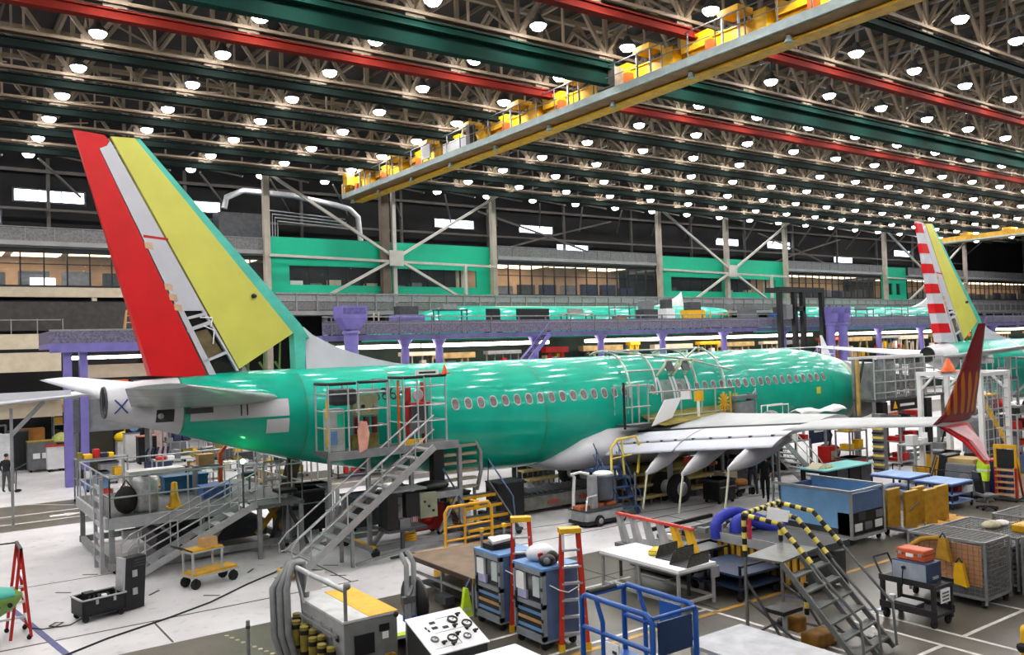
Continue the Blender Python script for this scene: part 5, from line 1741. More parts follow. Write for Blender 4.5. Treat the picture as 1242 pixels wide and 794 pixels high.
def onpanel(x, y, h=0):
    return Vector((x, 0, .94)) + R @ Vector((0, y, h))


MB().cb(onpanel(.54, .51, .01), (1.14, 1.06, .025), R).build('gauge_panel', PAPER, ga)
ZN = R @ Vector((0, 0, 1))
for i, (x, y, r_, dk) in enumerate(((.20, .35, .075, 0), (.52, .28, .1, 1), (.8, .24, .075, 0), (.78, .74, .1, 1), (.98, .56, .1, 1))):
    g = MB()
    k = 14
    rg = [[onpanel(x + rr * math.cos(a), y + rr * math.sin(a), h) for a in (2 * PI * q / k for q in range(k))] for rr, h in ((r_, .02), (r_, .05), (r_ * .72, .055), (r_ * .7, .03))]
    g = g.loft(rg, False, False).build('gauge_ring', BLACK if dk else GREYF, ga)
    MB().add([onpanel(x + r_ * .72 * math.cos(a), y + r_ * .72 * math.sin(a), .035) for a in (2 * PI * q / k for q in range(k))], [tuple(range(k))]).build('dial_face', PAPER, g)
    MB().bar(onpanel(x, y, .04), onpanel(x + r_ * .5, y + r_ * .35, .04), .012, .006).build('needle', BLACK, g)
for x, y in ((.3, .2), (.45, .12), (.66, .34), (.72, .55), (.9, .42), (1.0, .3), (.93, .82)):
    MB().cyl(onpanel(x, y, .02), onpanel(x, y, .08), .028, n=8).bar(onpanel(x - .05, y, .07), onpanel(x + .05, y, .07), .03).build('valve_knob', BLACK, ga)
for x, y in ((.36, .64), (.56, .6), (.38, .78), (.2, .68), (.22, .6)):
    MB().cb(onpanel(x, y, .025), (.11 if x > .3 else .03, .06, .012), R).build('readout', BLACK, ga)
for a, c in (((.1, .12), (.62, .12)), ((.62, .12), (.62, .42)), ((.3, .5), (.9, .5)), ((.5, .86), (.9, .86))):
    MB().bar(onpanel(*a, .024), onpanel(*c, .024), .008, .004).build('flow_line', GREYF, ga)
casters(ga, [(.1, .1), (.98, .1), (.1, .85), (.98, .85)], .08)
for k in range(2):
    MB().box(-.01, 0, .2 + .3 * k, .32 + .3 * k, .55, .72).build('side_label', PAPER, ga)
wt = T('white_cart_top', 'white smooth trolley top at the bottom edge before the gauge panel', 'trolley', (8.35, 11.9, 0))
MB().box(-.9, .35, -.3, .6, .82, .9).build('top', PAPER, wt, bev=.04)
MB().box(-.85, .3, -.25, .55, .2, .26).build('shelf', STEEL, wt)
legs(wt, (-.8, .25), (-.2, .5), 0, .82, .05, STEEL)
# ---- pipe stand with black reel
ps = T('pipe_stand', 'two tall steel tubes with black reel on a stand behind the gauge panel', 'stand', (7.85, 14.9, 0))
for x, y in ((0, 0), (.2, .08)):
    MB().tube([(x, y, 0), (x, y, 1.95), (x + .02, y + .25, 2.12)], .05, 9).build('tube', STEEL, ps)
MB().lathe([(.05, -.07), (.48, -.06), (.5, 0), (.48, .06), (.05, .07)], (.3, .25, 1.15), 18, 'x').build('reel', BLACK, ps)
MB().cyl((.1, .1, .85), (.1, .1, .95), .14, n=10).build('blue_clamp', BLUE, ps)
MB().box(-.35, .5, -.3, .4, 0, .06).build('foot', DSTEEL, ps)
MB().tube([(-.42, -.85, 0), (-.42, -.85, 1.62)], .05, 8).build('short_tube', STEEL, ps)
MB().box(-.55, -.3, -.9, -.8, 1.5, 1.62).bar((-.42, -.85, 1.6), (-.2, -.6, 1.7), .06).build('bracket', DSTEEL, ps)
MB().box(-.38, -.2, -1.0, -.8, 0, .9).build('grey_block', ALU, ps)
MB().bar((-.42, -.85, .05), (0, 0, .05), .08).build('base_bar', DSTEEL, ps)
lb = T('white_sheet_board', 'white and lime board lying flat behind the yellow-topped cart', 'board', (7.75, 16.4, .35))
MB().box(-.6, .9, -.9, .9, .0, .05).build('board', PAPER, lb)
MB().box(-.6, .9, -.9, -.7, .05, .06).build('lime_edge', LIME, lb)
for x in (-.5, .8):
    MB().box(x - .04, x + .04, -.8, .8, -.35, 0).build('trestle', STEEL, lb)
# ---- big tan platform table
pt = T('layout_table', 'big tan-topped work platform with yellow edges on a steel frame', 'table', (10.4, 16.55, 0))
MB().box(0, 2.35, 0, 3.0, .84, .9).build('top', TAN, pt)
MB().box(-.02, 2.37, -.03, .0, .8, .91).build('yellow_edge', ORANGE if False else mat('edge_ochre', (206, 150, 64), .6), pt)
MB().box(-.03, 0, 0, 3.0, .8, .91).build('dark_edge', mat('edge_brown', (66, 48, 42), .6), pt)
MB().box(-.02, 2.37, 3.0, 3.03, .8, .91).box(2.35, 2.38, 0, 3.0, .8, .91).build('far_edge', mat('edge_ochre', (206, 150, 64)), pt)
legs(pt, (.08, 1.15, 2.27), (.1, 1.5, 2.9), 0, .84, .07, STEEL)
MB().bar((.08, .1, .5), (.08, 2.9, .5), .06).bar((.08, .1, .2), (2.27, .1, .2), .06).bar((.08, .1, .5), (2.27, .1, .5), .06).bar((.08, 2.9, .2), (2.27, 2.9, .2), .06).build('rail', STEEL, pt)
MB().box(.2, 2.2, .3, 2.8, .2, .24).build('lower_shelf', DSTEEL, pt)
MB().box(-.2, .05, .9, 1.4, .12, .3).build('pedal_box', DSTEEL, pt)
t = T('orange_placard', 'orange notice hung on the corner leg of the tan table', 'sign', (11.2, 16.48, .3))
MB().box(-.18, .18, -.02, .0, 0, .42).build('plate', ORANGE, t)
for k in range(3):
    MB().box(-.12, .12, -.025, -.02, .1 + .08 * k, .13 + .08 * k).build('print_line', YEL, t)
t = T('lime_vest', 'lime green vest hanging from the near end of the tan table', 'vest', (9.85, 16.0, .28))
MB().prism([(-.14, 0), (.16, .02), (.05, .62), (-.02, .64)], -.05, .05, 'y').build('cloth', LIME, t)
MB().bar((0, 0, .62), (.5, .6, .62), .02).build('cord', BLUE, t)
MB().prism([(-.1, .15), (.1, .15), (.08, .2), (-.08, .2)], -.055, .055, 'y').build('band', mat('silver_tape', (200, 204, 200), .4), t)
# yellow guard rail frame at its far end
yg = T('yellow_gate', 'yellow tubular guard gate with kick plate at the far end of the tan table', 'gate', (11.75, 20.0, 0))
YG = mat('gate_yellow', (228, 168, 46), .5)
MB().tube([(0, 0, .2), (0, 0, 1.7), (.1, 0, 1.85), (1.4, 0, 1.85), (1.5, 0, 1.7), (1.5, 0, .2)], .045, 8).build('frame', YG, yg)
MB().tube([(.62, 0, .7), (.62, 0, 1.85)], .035, 7).build('middle_post', YG, yg)
for z in (.95, 1.3):
    MB().tube([(0, 0, z), (1.5, 0, z)], .03, 7).build('rail', YG, yg)
MB().box(0, 1.5, -.03, .03, .55, .75).build('kick_plate', YG, yg)
MB().box(-.25, .25, -.25, .25, 0, .2).box(1.25, 1.75, -.25, .25, 0, .2).build('foot', YG, yg)
# ---- blue-grey cabinets with tools and ladders
def cabinet(loc, label):
    t = T('tool_cabinet', label, 'cabinet', loc, 0, None)
    W_, D, H0, H1 = .92, 1.0, .2, 1.6
    MB().box(.1, W_, 0, D, H0, H1).build('body', BLUEG, t)
    MB().box(-.0, W_ + .02, -.02, D + .02, H1, H1 + .05).build('top', BLUEL, t)
    fr = mat('cabinet_frame', (150, 156, 164), .45, .3)
    d = MB().box(0, .1, 0, .06, H0, H1).box(0, .1, D - .06, D, H0, H1).box(0, .1, 0, D, H0, H0 + .1).box(0, .1, 0, D, H1 - .1, H1).box(0, .1, 0, D, .84, .93).build('door', fr, t)
    for z0, z1 in ((.3, .84), (.93, 1.5)):
        MB().box(.05, .06, .06, D - .06, z0, z1).build('pane', GLASSD, d)
    MB().box(-.03, 0, D - .12, D - .08, .7, 1.05).build('handle', BLACK, d)
    for z in (.32, .58, .9, 1.2, 1.52):
        MB().box(-.012, 0, -.01, .05, z, z + .07).build('hinge', BLACK, d)
    MB().box(-.004, .05, .62, .9, 1.12, 1.46).build('paper_sheet', PAPER, d)
    MB().box(-.004, .05, .1, .32, 1.06, 1.46).build('paper_sheet', mat('pale_sheet', (196, 206, 204), .6), d)
    MB().box(-.004, .05, .55, .85, .95, 1.12).build('lilac_sheet', mat('lilac_sheet', (178, 178, 214), .6), d)
    for k in range(3):
        MB().box(.03, .048, .1, .9, .36 + .16 * k, .42 + .16 * k).build('shelf_edge', [BLUEL, CARD, BLUEL][k], d)
    MB().box(0, W_, 0, D, .16, .2).build('base', fr, t)
    casters(t, [(.1, .1), (W_ - .1, .1), (.1, D - .1), (W_ - .1, D - .1)], .085)
    return t


cabinet((10.33, 15.35, 0), 'blue-topped tool cabinet with glazed doors, nearer the tan table')
cabinet((10.3, 13.8, 0), 'blue-topped tool cabinet with glazed doors, nearer the blue lift')
FIB = mat('ladder_orange', (196, 52, 30), .45, 0, .06, 4)


def ladder(loc, rz, label, h=2.35, side=FIB):
    t = T('step_ladder', label, 'ladder', loc, rz)
    for s in (-1, 1):
        MB().bar((s * .27, 0, .05), (s * .17, .12, h), .045, .09).build('front_rail', side, t)
        MB().bar((s * .27, .28, .05), (s * .17, .2, h), .04, .07).build('rear_rail', side, t)
        MB().box(s * .27 - .06, s * .27 + .06, -.06, .07, 0, .14).build('foot', YEL, t)
    for k in range(6):
        z = .33 + .33 * k
        w_ = .27 - .1 * z / h
        MB().cb((0, .03 + .1 * z / h, z), (w_ * 2, .1, .04)).build('step', ALU, t)
    MB().cb((0, .16, h + .02), (.44, .24, .1)).build('top_cap', YEL, t)
    MB().cb((-.16, .1, h - .2), (.06, .06, .3)).build('sticker', PAPER, t)
    return t


ladder((10.78, 15.12, 0), -.55, 'orange folded stepladder strapped to the cabinet nearer the tan table')
ladder((10.85, 13.5, 0), -.45, 'orange folded stepladder strapped to the cabinet nearer the blue lift')
for i, (y, lab) in enumerate(((15.3, 'pale strap tying the ladder to the farther blue cabinet'), (13.75, 'pale strap tying the ladder to the nearer blue cabinet'))):
    t = T('strap', lab, 'strap', (10.6, y, 1.22))
    MB().tube([(-.15, .0, .1), (.0, -.12, 0), (.15, -.22, -.05), (.45, -.2, .02), (.65, .1, .05)], .012, 5).build('cord', PAPER, t)
t = T('white_bag', 'white plastic bag with dark gloves on the cabinet nearer the blue lift', 'bag', (10.75, 14.45, 1.65))
MB().sph((0, 0, .16), .3, 10, (1.1, .8, .62)).build('bag', mat('plastic_white', (236, 238, 244), .25, 0, .05, 6, bump=.5), t)
MB().box(-.2, -.1, -.25, -.2, .12, .2).build('red_mark', REDP, t)
t = T('black_gloves', 'black gloves heaped before the white bag on the cabinet', 'gloves', (10.6, 14.0, 1.65))
MB().sph((0, 0, .1), .2, 8, (1, .8, .6)).sph((.18, .06, .12), .14, 8).build('heap', BLACK, t)
MB().sph((-.1, -.12, .12), .07, 8).build('cuff', GREYF, t)
t = T('clamp_tool', 'white jig tool with yellow posts lying on the cabinet nearer the tan table', 'tool', (10.75, 15.95, 1.65))
MB().prism([(-.3, -.2), (.35, -.1), (.4, .25), (-.1, .3)], .14, .2, 'z').build('plate', WHITE, t)
for x, y in ((-.3, .25), (.35, .3)):
    MB().cyl((x, y, 0), (x, y, .36), .035, n=8).build('post', STEEL, t)
    MB().cyl((x, y, .36), (x, y, .44), .06, n=8).build('yellow_cap', YEL, t)
MB().box(-.3, .3, -.2, .2, 0, .12).build('dark_base', BLACK, t)
# ---- white table with trays, lean-to rack of ribs
wtb = T('white_table', 'long white-topped table on grey tube frame in the right foreground', 'table', (14.15, 13.8, 0))
MB().box(0, 1.25, 0, 2.7, .88, .94).build('top', PAPER, wtb)
MB().box(-.02, 1.27, -.02, 2.72, .84, .88).build('top_frame', ALU, wtb)
for x, y in ((.05, .06), (1.2, .06), (.05, 2.64), (1.2, 2.64), (.05, 1.35)):
    MB().tube([(x, y, .0), (x, y, .86)], .045, 8).build('leg', ALU, wtb)
MB().bar((.05, .06, .16), (.05, 2.64, .16), .06).bar((1.2, .06, .16), (1.2, 2.64, .16), .06).bar((.05, .06, .16), (1.2, .06, .16), .06).build('stretcher', ALU, wtb)
MB().box(1.05, 1.3, -.05, .0, .6, .86).build('bracket_plate', ALU, wtb)
for i, (x, y, lab) in enumerate(((14.75, 14.1, 'black wire file tray on the white table, the one nearer its end'), (14.95, 14.75, 'black wire file tray on the white table, behind the other tray'))):
    t = T('file_tray', lab, 'tray', (x, y, .94), .1)
    b = MB().box(-.32, .5, -.25, .25, 0, .02)
    b.build('base', DSTEEL, t)
    MB().prism([(-.32, 0), (.5, 0), (.5, .26), (-.18, .26)], -.25, -.235, 'y').prism([(-.32, 0), (.5, 0), (.5, .26), (-.18, .26)], .235, .25, 'y').build('mesh_side', mat('tray_mesh', (92, 92, 88), .6, .2, .25, 20), t)
    MB().tube([(-.32, -.25, .01), (-.18, -.25, .27), (.5, -.25, .27)], .015, 5).tube([(-.32, .25, .01), (-.18, .25, .27), (.5, .25, .27)], .015, 5).build('wire_edge', BLACK, t)
t = T('yellow_pouch', 'yellow folded pouch on the white table', 'pouch', (14.95, 15.35, .94), .6)
MB().cb((0, 0, .05), (.62, .22, .1)).build('pouch', mat('pouch_yellow', (232, 214, 70), .6), t, bev=.03)
MB().cb((-.25, 0, .11), (.1, .2, .02)).build('flap', YEL, t)
rk = T('rib_rack', 'rack of grey and yellow ribs under a pink bar, behind the white table', 'rack', (15.5, 14.6, 0))
MB().bar((-.15, 2.55, 1.62), (.35, .3, 1.45), .1, .07).build('top_bar', mat('bar_pink', (204, 76, 66), .6), rk)
for k in range(6):
    y = 2.4 - .4 * k
    m = ALU if k < 4 else YEL
    x = -.12 + .09 * k
    MB().prism([(y - .24, .9), (y - .02, .9), (y + .16, 1.55 - .02 * k), (y + .04, 1.57 - .02 * k), (y - .02, 1.4)], x - .05, x + .08, 'x').build('rib', m, rk)
MB().box(-.3, .5, -.1, 2.5, .78, .88).build('shelf', GREYF, rk)
legs(rk, (-.2, .4), (0, 2.4), 0, .78, .06, DSTEEL)
# dark trolleys behind
for i, (x, y, lab, m) in enumerate(((15.7, 13.55, 'low navy two-deck trolley beside the white table', NAVY),)):
    t = T('deck_trolley', lab, 'trolley', (x, y, 0))
    mm = mat('trolley_navy', (40, 58, 84), .5, .1, .15, 3)
    MB().box(0, 1.5, -.2, 1.4, .28, .34).build('lower_deck', mm, t)
    MB().box(0, 1.5, -.2, 1.4, .58, .63).build('upper_deck', mm, t)
    legs(t, (.05, 1.45), (-.15, 1.35), .1, .85, .05, BLACK, 'upright')
    MB().bar((0, -.2, .84), (1.5, -.2, .84), .04).bar((0, 1.4, .84), (1.5, 1.4, .84), .04).build('rail', BLACK, t)
    casters(t, [(.1, -.1), (1.4, -.1), (.1, 1.3), (1.4, 1.3)], .1)
t = T('grey_trolley', 'grey-topped trolley between the rib rack and the long dark slab', 'trolley', (16.3, 13.7, 0))
MB().box(0, 1.0, 1.45, 2.5, .74, .8).build('top', GREYF, t)
legs(t, (.06, .94), (1.5, 2.45), 0, .74, .06, DSTEEL)
MB().box(.05, .95, 1.5, 2.45, .3, .35).build('lower_shelf', NAVY, t)
sl_ = T('slab_fixture', 'long dark grey slab fixture over yellow slatted base, behind the rib rack', 'fixture', (17.2, 13.2, 0))
MB().box(0, 1.7, -.6, 2.3, .95, 1.12).build('slab', mat('slab_dark', (74, 77, 80), .6, .1, .1, 3), sl_)
MB().box(-.03, 0, -.6, 2.3, .9, 1.14).build('edge_bar', ALU, sl_)
for k in range(13):
    MB().box(-.0, .06, -.5 + .21 * k, -.38 + .21 * k, .2, .9).build('yellow_slat', MUSTARD, sl_)
MB().box(.1, 1.65, -.5, 2.2, .1, .85).build('dark_core', DSTEEL, sl_)
legs(sl_, (.08, 1.6), (-.5, 2.2), 0, .2, .1, DSTEEL)
fx = T('jig_frame', 'long black and steel clamp frame on legs behind the white table', 'jig', (16.6, 15.7, 0))
for k, (y, z) in enumerate(((0, .8), (.9, .95), (1.5, .98))):
    MB().bar((-.6 + .3 * k, y, z), (2.7, y + .2, z), .09, .1).build('long_bar', BLACK if k != 1 else STEEL, fx)
for k in range(9):
    MB().bar((-.5 + .36 * k, .0, .15), (-.5 + .36 * k, .02, .78), .12, .07).build('clamp_post', BLACK if k % 3 else ALU, fx)
MB().box(-.6, 2.7, -.05, 1.7, .08, .16).build('base', GREYF, fx)
for k in range(5):
    MB().cb((-.1 + .6 * k, .6, .95), (.12, .3, .14)).build('clamp_head', [WHITE, BLACK, STEEL, CREAM, BLACK][k], fx)
MB().box(-.6, 2.5, .3, .36, .2, .75).build('grey_panel', GREYF, fx)
bh = T('blue_hose', 'fat blue flexible duct hose looped over the dark slab fixture', 'hose', (17.9, 14.7, 1.1))
HB = mat('duct_blue', (44, 58, 176), .55, 0, .15, 14, bump=.5)
for k, pts in enumerate((((-1.0, .9, -.2), (-.9, .95, .35), (-.3, .9, .62), (.3, .75, .55), (1.0, .3, .2), (1.3, -.3, .0)), ((-.5, .4, .0), (-.45, .45, .35), (.0, .4, .45), (.5, .1, .22), (1.0, -.4, .05)))):
    q = []
    for i in range(len(pts) - 1):
        for f in range(4):
            a, c = Vector(pts[i]), Vector(pts[i + 1])
            p0, p3 = Vector(pts[max(i - 1, 0)]), Vector(pts[min(i + 2, len(pts) - 1)])
            u = f / 4
            q.append(.72 * .5 * (2 * a + (c - p0) * u + (2 * p0 - 5 * a + 4 * c - p3) * u * u + (3 * a - p0 - 3 * c + p3) * u ** 3))
    q.append(Vector(pts[-1]) * .72)
    MB().tube(q, [.14 + .012 * (i % 2) for i in range(len(q))], 10).build('duct', HB, bh)
t = T('white_rags', 'white rags beside the blue duct hose', 'rags', (17.8, 15.25, 1.12))
MB().sph((0, 0, .1), .2, 8, (1.3, .8, .5)).build('rag', PAPER, t)
MB().sph((.35, -.3, .09), .17, 8, (1.1, .8, .5)).build('rag', PAPER, t)
# ---- blue scissor lift cage, cut by the lower edge
bl = T('scissor_lift', 'bright blue scissor lift guard cage at the bottom edge', 'lift', (8.95, 9.3, 0))
BX, BY, Z0, Z1 = .92, 1.62, .95, 2.05
for y0 in (0,):
    pass
MB().tube([(0, 0, Z0), (0, 0, Z1 - .08), (.0, .1, Z1), (0, BY - .1, Z1), (0, BY, Z1 - .08), (0, BY, Z0)], .045, 8).build('near_frame', BLUE, bl)
MB().tube([(BX, 0, Z0), (BX, 0, Z1 - .08), (BX, .1, Z1), (BX, BY - .1, Z1), (BX, BY, Z1 - .08), (BX, BY, Z0)], .045, 8).build('far_frame', BLUE, bl)
MB().tube([(0, 0, Z1 - .03), (BX, 0, Z1 - .03)], .03, 7).build('end_rail', BLUE, bl)
MB().tube([(0, BY, Z1 - .05), (BX, BY, Z1 - .05)], .04, 8).build('grip_rail', BLUE, bl)
MB().tube([(.15, BY + .02, Z1 - .03), (.75, BY + .02, Z1 - .03)], .06, 9).build('black_grip', BLACK, bl)
for x in (0, BX):
    for z in (Z1 - .5, Z1 - .55):
        pass
    MB().tube([(x, 0, Z1 - .52), (x, BY, Z1 - .52)], .04, 7).build('middle_rail', BLUE, bl)
    MB().tube([(x, BY - .35, Z1), (x, BY - .5, Z1 - .35), (x, BY - .5, Z0)], .04, 7).build('bent_post', BLUE, bl)
MB().box(.1, .8, -.04, .0, Z1 - .6, Z1 - .1).build('control_panel', mat('lift_navy', (20, 50, 92), .5), bl)
MB().box(BX - .03, BX + .0, .3, .75, Z1 - .5, Z1 - .08).build('side_plate', BLUE, bl)
MB().box(-.06, -.03, .7, 1.0, Z1 - 1.0, Z1 - .6).build('white_notice', PAPER, bl)
for k in range(3):
    MB().box(-.065, -.06, .74, .84, Z1 - .95 + .1 * k, Z1 - .9 + .1 * k).build('print_block', NAVY, bl)
MB().box(0, BX, 0, BY, .85, .95).build('floor_plate', BLUE, bl)
MB().bar((.1, .1, .3), (.1, BY - .1, .85), .08).bar((BX - .1, .1, .85), (BX - .1, BY - .1, .3), .08).build('scissor_arm', BLUE, bl)
MB().box(.0, BX, -.1, BY + .1, .14, .34).build('chassis', BLUE, bl)
casters(bl, [(.1, .1), (BX - .1, .1), (.1, BY - .1), (BX - .1, BY - .1)], .12)
gb = T('grey_bench_top', 'plain pale grey bench top at the bottom edge right of the blue lift', 'bench', (11.3, 9.1, 0))
MB().box(-.55, .9, -.9, 1.3, .94, 1.0).build('top', mat('bench_grey', (186, 188, 192), .6), gb)
legs(gb, (-.45, .8), (-.8, 1.2), 0, .94, .06, STEEL)
MB().box(-.5, .85, -.85, 1.25, .25, .3).build('shelf', STEEL, gb)
# ---- rolling stair wrapped in yellow and black tape
rs = T('rolling_stair', 'grey rolling stair with yellow and black taped rails in the right foreground', 'stair', (15.26, 11.44, 0), math.radians(-80))
RS = mat('stair_grey', (112, 114, 112), .5, .3, .12, 4)
stepm = MB().box(-.1, .1, 0, 1.5, -.04, 0).mesh('step', RS)
# treads descend towards +x
for k in range(6):
    link('step', stepm, rs, (.62 + .23 * k, -1.5, 1.5 - .25 * k))
MB().box(-.35, .45, -1.5, 0, 1.72, 1.76).build('platform', RS, rs)
for y in (-1.5, -.75, 0):
    MB().bar((.45, y, 1.72), (1.95, y, .05), .05, .1).build('stringer', RS, rs)
    MB().tube([(.4, y, 2.5), (1.95, y, .9), (2.0, y, .1)], .028, 6).build('handrail', RS, rs)
for x, y in ((-.35, -1.5), (-.35, 0)):
    MB().bar((x, y, 0), (x, y, 2.6), .05).build('rear_post', RS, rs)
    MB().bar((x, y, .9), (1.0, y, .1), .04).bar((x, y, 1.3), (.5, y, .1), .04).build('brace', DSTEEL, rs)
MB().bar((-.35, -1.5, .15), (-.35, 0, .15), .05).bar((-.35, -1.5, .15), (1.9, -1.5, .12), .05).bar((-.35, 0, .15), (1.9, 0, .12), .05).build('base_bar', RS, rs)
casters(rs, [(-.3, -1.45), (-.3, -.05), (1.6, -1.45), (1.6, -.05)], .09)


def tape(pts, t, r=.05, seg=.11):
    """rail wrapped in alternate yellow and black bands"""
    L = 0
    for a, c in zip(pts[:-1], pts[1:]):
        a, c = Vector(a), Vector(c)
        n = max(1, int((c - a).length / seg))
        for i in range(n):
            p, q = a.lerp(c, i / n), a.lerp(c, (i + 1) / n)
            MB().tube([p, q], r, 7).build('tape_band', YTAPE if (L + i) % 2 else BLACK, t)
        L += n


YTAPE = mat('tape_yellow', (236, 214, 96), .5)
tape([(-.35, -1.5, 1.75), (-.35, -1.5, 2.6), (-.35, 0, 2.62), (-.35, 0, 1.8)], rs)
tape([(-.35, -1.5, 2.58), (.4, -1.5, 2.5), (1.05, -1.5, 1.83)], rs)
tape([(-.35, 0, 2.6), (.4, 0, 2.5), (1.0, 0, 1.88)], rs)
tape([(-.35, -.7, 2.6), (.42, -.75, 2.48), (1.1, -.75, 1.78)], rs)
tape([(.35, -.35, 1.1), (.35, -.35, .45)], rs, .05)
MB().prism([(-.2, 0), (.25, .0), (.3, .22), (-.15, .25)], -.01, .01, 'y').build('paper_tag', PAPER, rs, loc=(.35, -1.5, 2.55))
MB().box(-.3, -.24, -1.46, -1.4, 2.1, 2.5).build('red_tag', mat('tag_red', (214, 50, 80), .6), rs)
sp_ = T('spool_stand', 'small black clamp stand with yellow plate beneath the rolling stair', 'stand', (14.1, 10.9, 0))
MB().lathe([(.02, 0), (.38, 0), (.38, .05), (.02, .06)], n=14).build('yellow_base', MUSTARD, sp_)
MB().cyl((0, 0, .05), (0, 0, .75), .05, n=8).cyl((.12, .1, .05), (.12, .1, .7), .05, n=8).build('post', ALU, sp_)
MB().box(-.3, .3, -.2, .25, .72, .8).build('black_plate', BLACK, sp_)
MB().sph((.3, .25, .4), .16, 8, (1.2, .8, .8)).build('motor', BLACK, sp_)
t = T('ochre_crates', 'ochre boxes and cloth piled under the rolling stair', 'crate', (14.75, 10.6, 0))
MB().cb((0, 0, .14), (.7, .4, .28)).build('lower_box', mat('ochre', (158, 112, 44), .8, 0, .2, 5), t, bev=.05)
MB().cb((-.3, .3, .42), (.3, .3, .3)).build('upper_box', mat('ochre', (158, 112, 44)), t, bev=.05)

# ================================================================== RIGHT SIDE
def FL(px, py, z=0.):
    """world point at height z seen at a pixel of the 1242 x 794 frame"""
    d = fw + (px - 621) / FPX * rt - (py - 397) / FPX * up
    k = (z - EYE.z) / d.z
    return Vector((EYE.x + k * d.x, EYE.y + k * d.y, z))


bc = T('blue_bin_cart', 'big open blue-walled parts cart on casters with black drawer end', 'cart', (22.4, 14.9, 0))
BW = mat('panel_sky_blue', (140, 196, 250), .55, 0, .06, 2)
MB().box(0, .06, 0, 2.45, .45, 1.55).build('near_panel', BW, bc)
MB().box(1.6, 1.66, 0, 2.45, .6, 1.6).build('far_panel', BW, bc)
MB().box(0, 1.66, 2.4, 2.46, .45, 1.5).build('back_panel', BLUEG, bc)
MB().box(0, 1.66, -.06, 0, .95, 1.5).build('end_panel', BLUEG, bc)
MB().box(0, 1.66, -.07, .4, .3, .93).build('drawer_block', BLACK, bc)
for k, (x, z) in enumerate(((.12, .4), (.62, .4), (1.15, .4), (.3, .7), (1.2, .68))):
    MB().box(x, x + .36, -.09, -.07, z, z + .22).build('drawer', [WHITE, GREYF, WHITE, DSTEEL, GREYF][k], bc)
MB().box(0, 1.66, 0, 2.45, .26, .45).build('bed', DSTEEL, bc)
MB().bar((-.02, -.05, 1.57), (-.02, 2.7, 1.57), .07).build('near_top_rail', ALU, bc)
MB().bar((1.64, -.05, 1.62), (1.64, 2.6, 1.62), .07).build('far_top_rail', ALU, bc)
MB().bar((-.02, -.06, 1.57), (1.64, -.06, 1.6), .05).build('end_top_rail', ALU, bc)
MB().bar((0, -.05, .2), (0, -.05, 1.58), .07).bar((1.64, -.05, .2), (1.64, -.05, 1.6), .07).bar((-.02, 2.68, .2), (-.02, 2.68, 1.58), .06).build('corner_post', ALU, bc)
MB().box(-.03, 1.7, -.1, 2.5, .18, .27).build('chassis', ALU, bc)
casters(bc, [(.1, .05), (1.5, .05), (.1, 2.35), (1.5, 2.35)], .1)

mc = T('foam_cart', 'low grey cart carrying upright mustard foam panels', 'cart', (24.3, 13.7, 0))
MB().box(0, 2.8, 0, 1.4, .2, .28).build('deck', GREYF, mc)
casters(mc, [(.15, .1), (2.6, .1), (.15, 1.3), (2.6, 1.3)], .1)
MB().bar((0, 1.4, .28), (0, 1.4, 1.3), .05).bar((0, 0, .28), (0, 0, .6), .05).build('post', STEEL, mc)
for i, (x, y, h, rz, lab) in enumerate(((.25, 1.15, 1.15, .1, 'mustard foam panel, left rear of the five on the cart'), (.55, .75, 1.1, .1, 'mustard foam panel with wire fitting, left front on the cart'), (.9, .35, 1.15, .15, 'mustard foam panel, nearest of the five on the cart'),
                                        (1.3, .95, 1.1, .1, 'mustard foam panel, middle rear of the five on the cart'), (1.75, .45, 1.15, .12, 'mustard foam panel, rightmost of the five on the cart'))):
    t = T('foam_block', lab, 'block', (24.3 + x, 13.7 + y, .28), rz - .5, 'mustard foam panels on the cart')
    MB().prism([(-.22, 0), (.22, .0), (.24, h), (-.2, h - .06)], -.06, .06, 'y').build('foam', MUSTARD, t)
    MB().bar((-.2, 0, h - .05), (.24, 0, h + .01), .13, .02).build('pale_edge', mat('foam_edge', (222, 190, 120), .8), t)
    if i == 1:
        MB().bar((-.1, -.08, .5), (.25, -.08, .75), .03).build('wire_fitting', STEEL, t)
for i, (x, y, w_, d, z, lab) in enumerate(((25.2, 13.9, 1.3, .5, .28, 'flat mustard board on the near edge of the foam cart'), (26.5, 14.4, 1.0, .6, .28, 'flat mustard board at the right end of the foam cart'), (26.4, 13.9, .9, .35, .28, 'short flat ochre board beside the right end board'))):
    t = T('flat_board', lab, 'board', (x, y, z), .1 * i)
    MB().box(-w_ / 2, w_ / 2, -d / 2, d / 2, 0, .1).build('board', mat('board_ochre', (198, 142, 44), .7), t)
    MB().box(-w_ / 2, w_ / 2, -d / 2 - .005, -d / 2, 0, .1).build('dark_edge', mat('board_edge', (110, 60, 30), .8), t)


def blue_table(loc, w_, d, label, shelves):
    t = T('blue_table', label, 'table', loc)
    MB().box(0, w_, 0, d, .86, .9).build('top', mat('top_periwinkle', (150, 180, 228), .5), t)
    MB().box(-.02, w_ + .02, -.02, d + .02, .8, .86).build('apron', mat('table_blue', (56, 76, 130), .5), t)
    legs(t, (.03, w_ - .03), (.03, d - .03), .08, .86, .05, NAVY)
    MB().bar((w_, 0, .9), (w_, 0, 1.12), .03).bar((w_, d, .9), (w_, d, 1.12), .03).bar((w_, 0, 1.12), (w_, d, 1.12), .03).build('back_rail', BLACK, t)
    for z in shelves:
        MB().box(0, w_, 0, d, z, z + .04).build('shelf', mat('top_periwinkle', (150, 180, 228)), t)
    casters(t, [(.05, .05), (w_ - .05, .05), (.05, d - .05), (w_ - .05, d - .05)], .05)
    return t


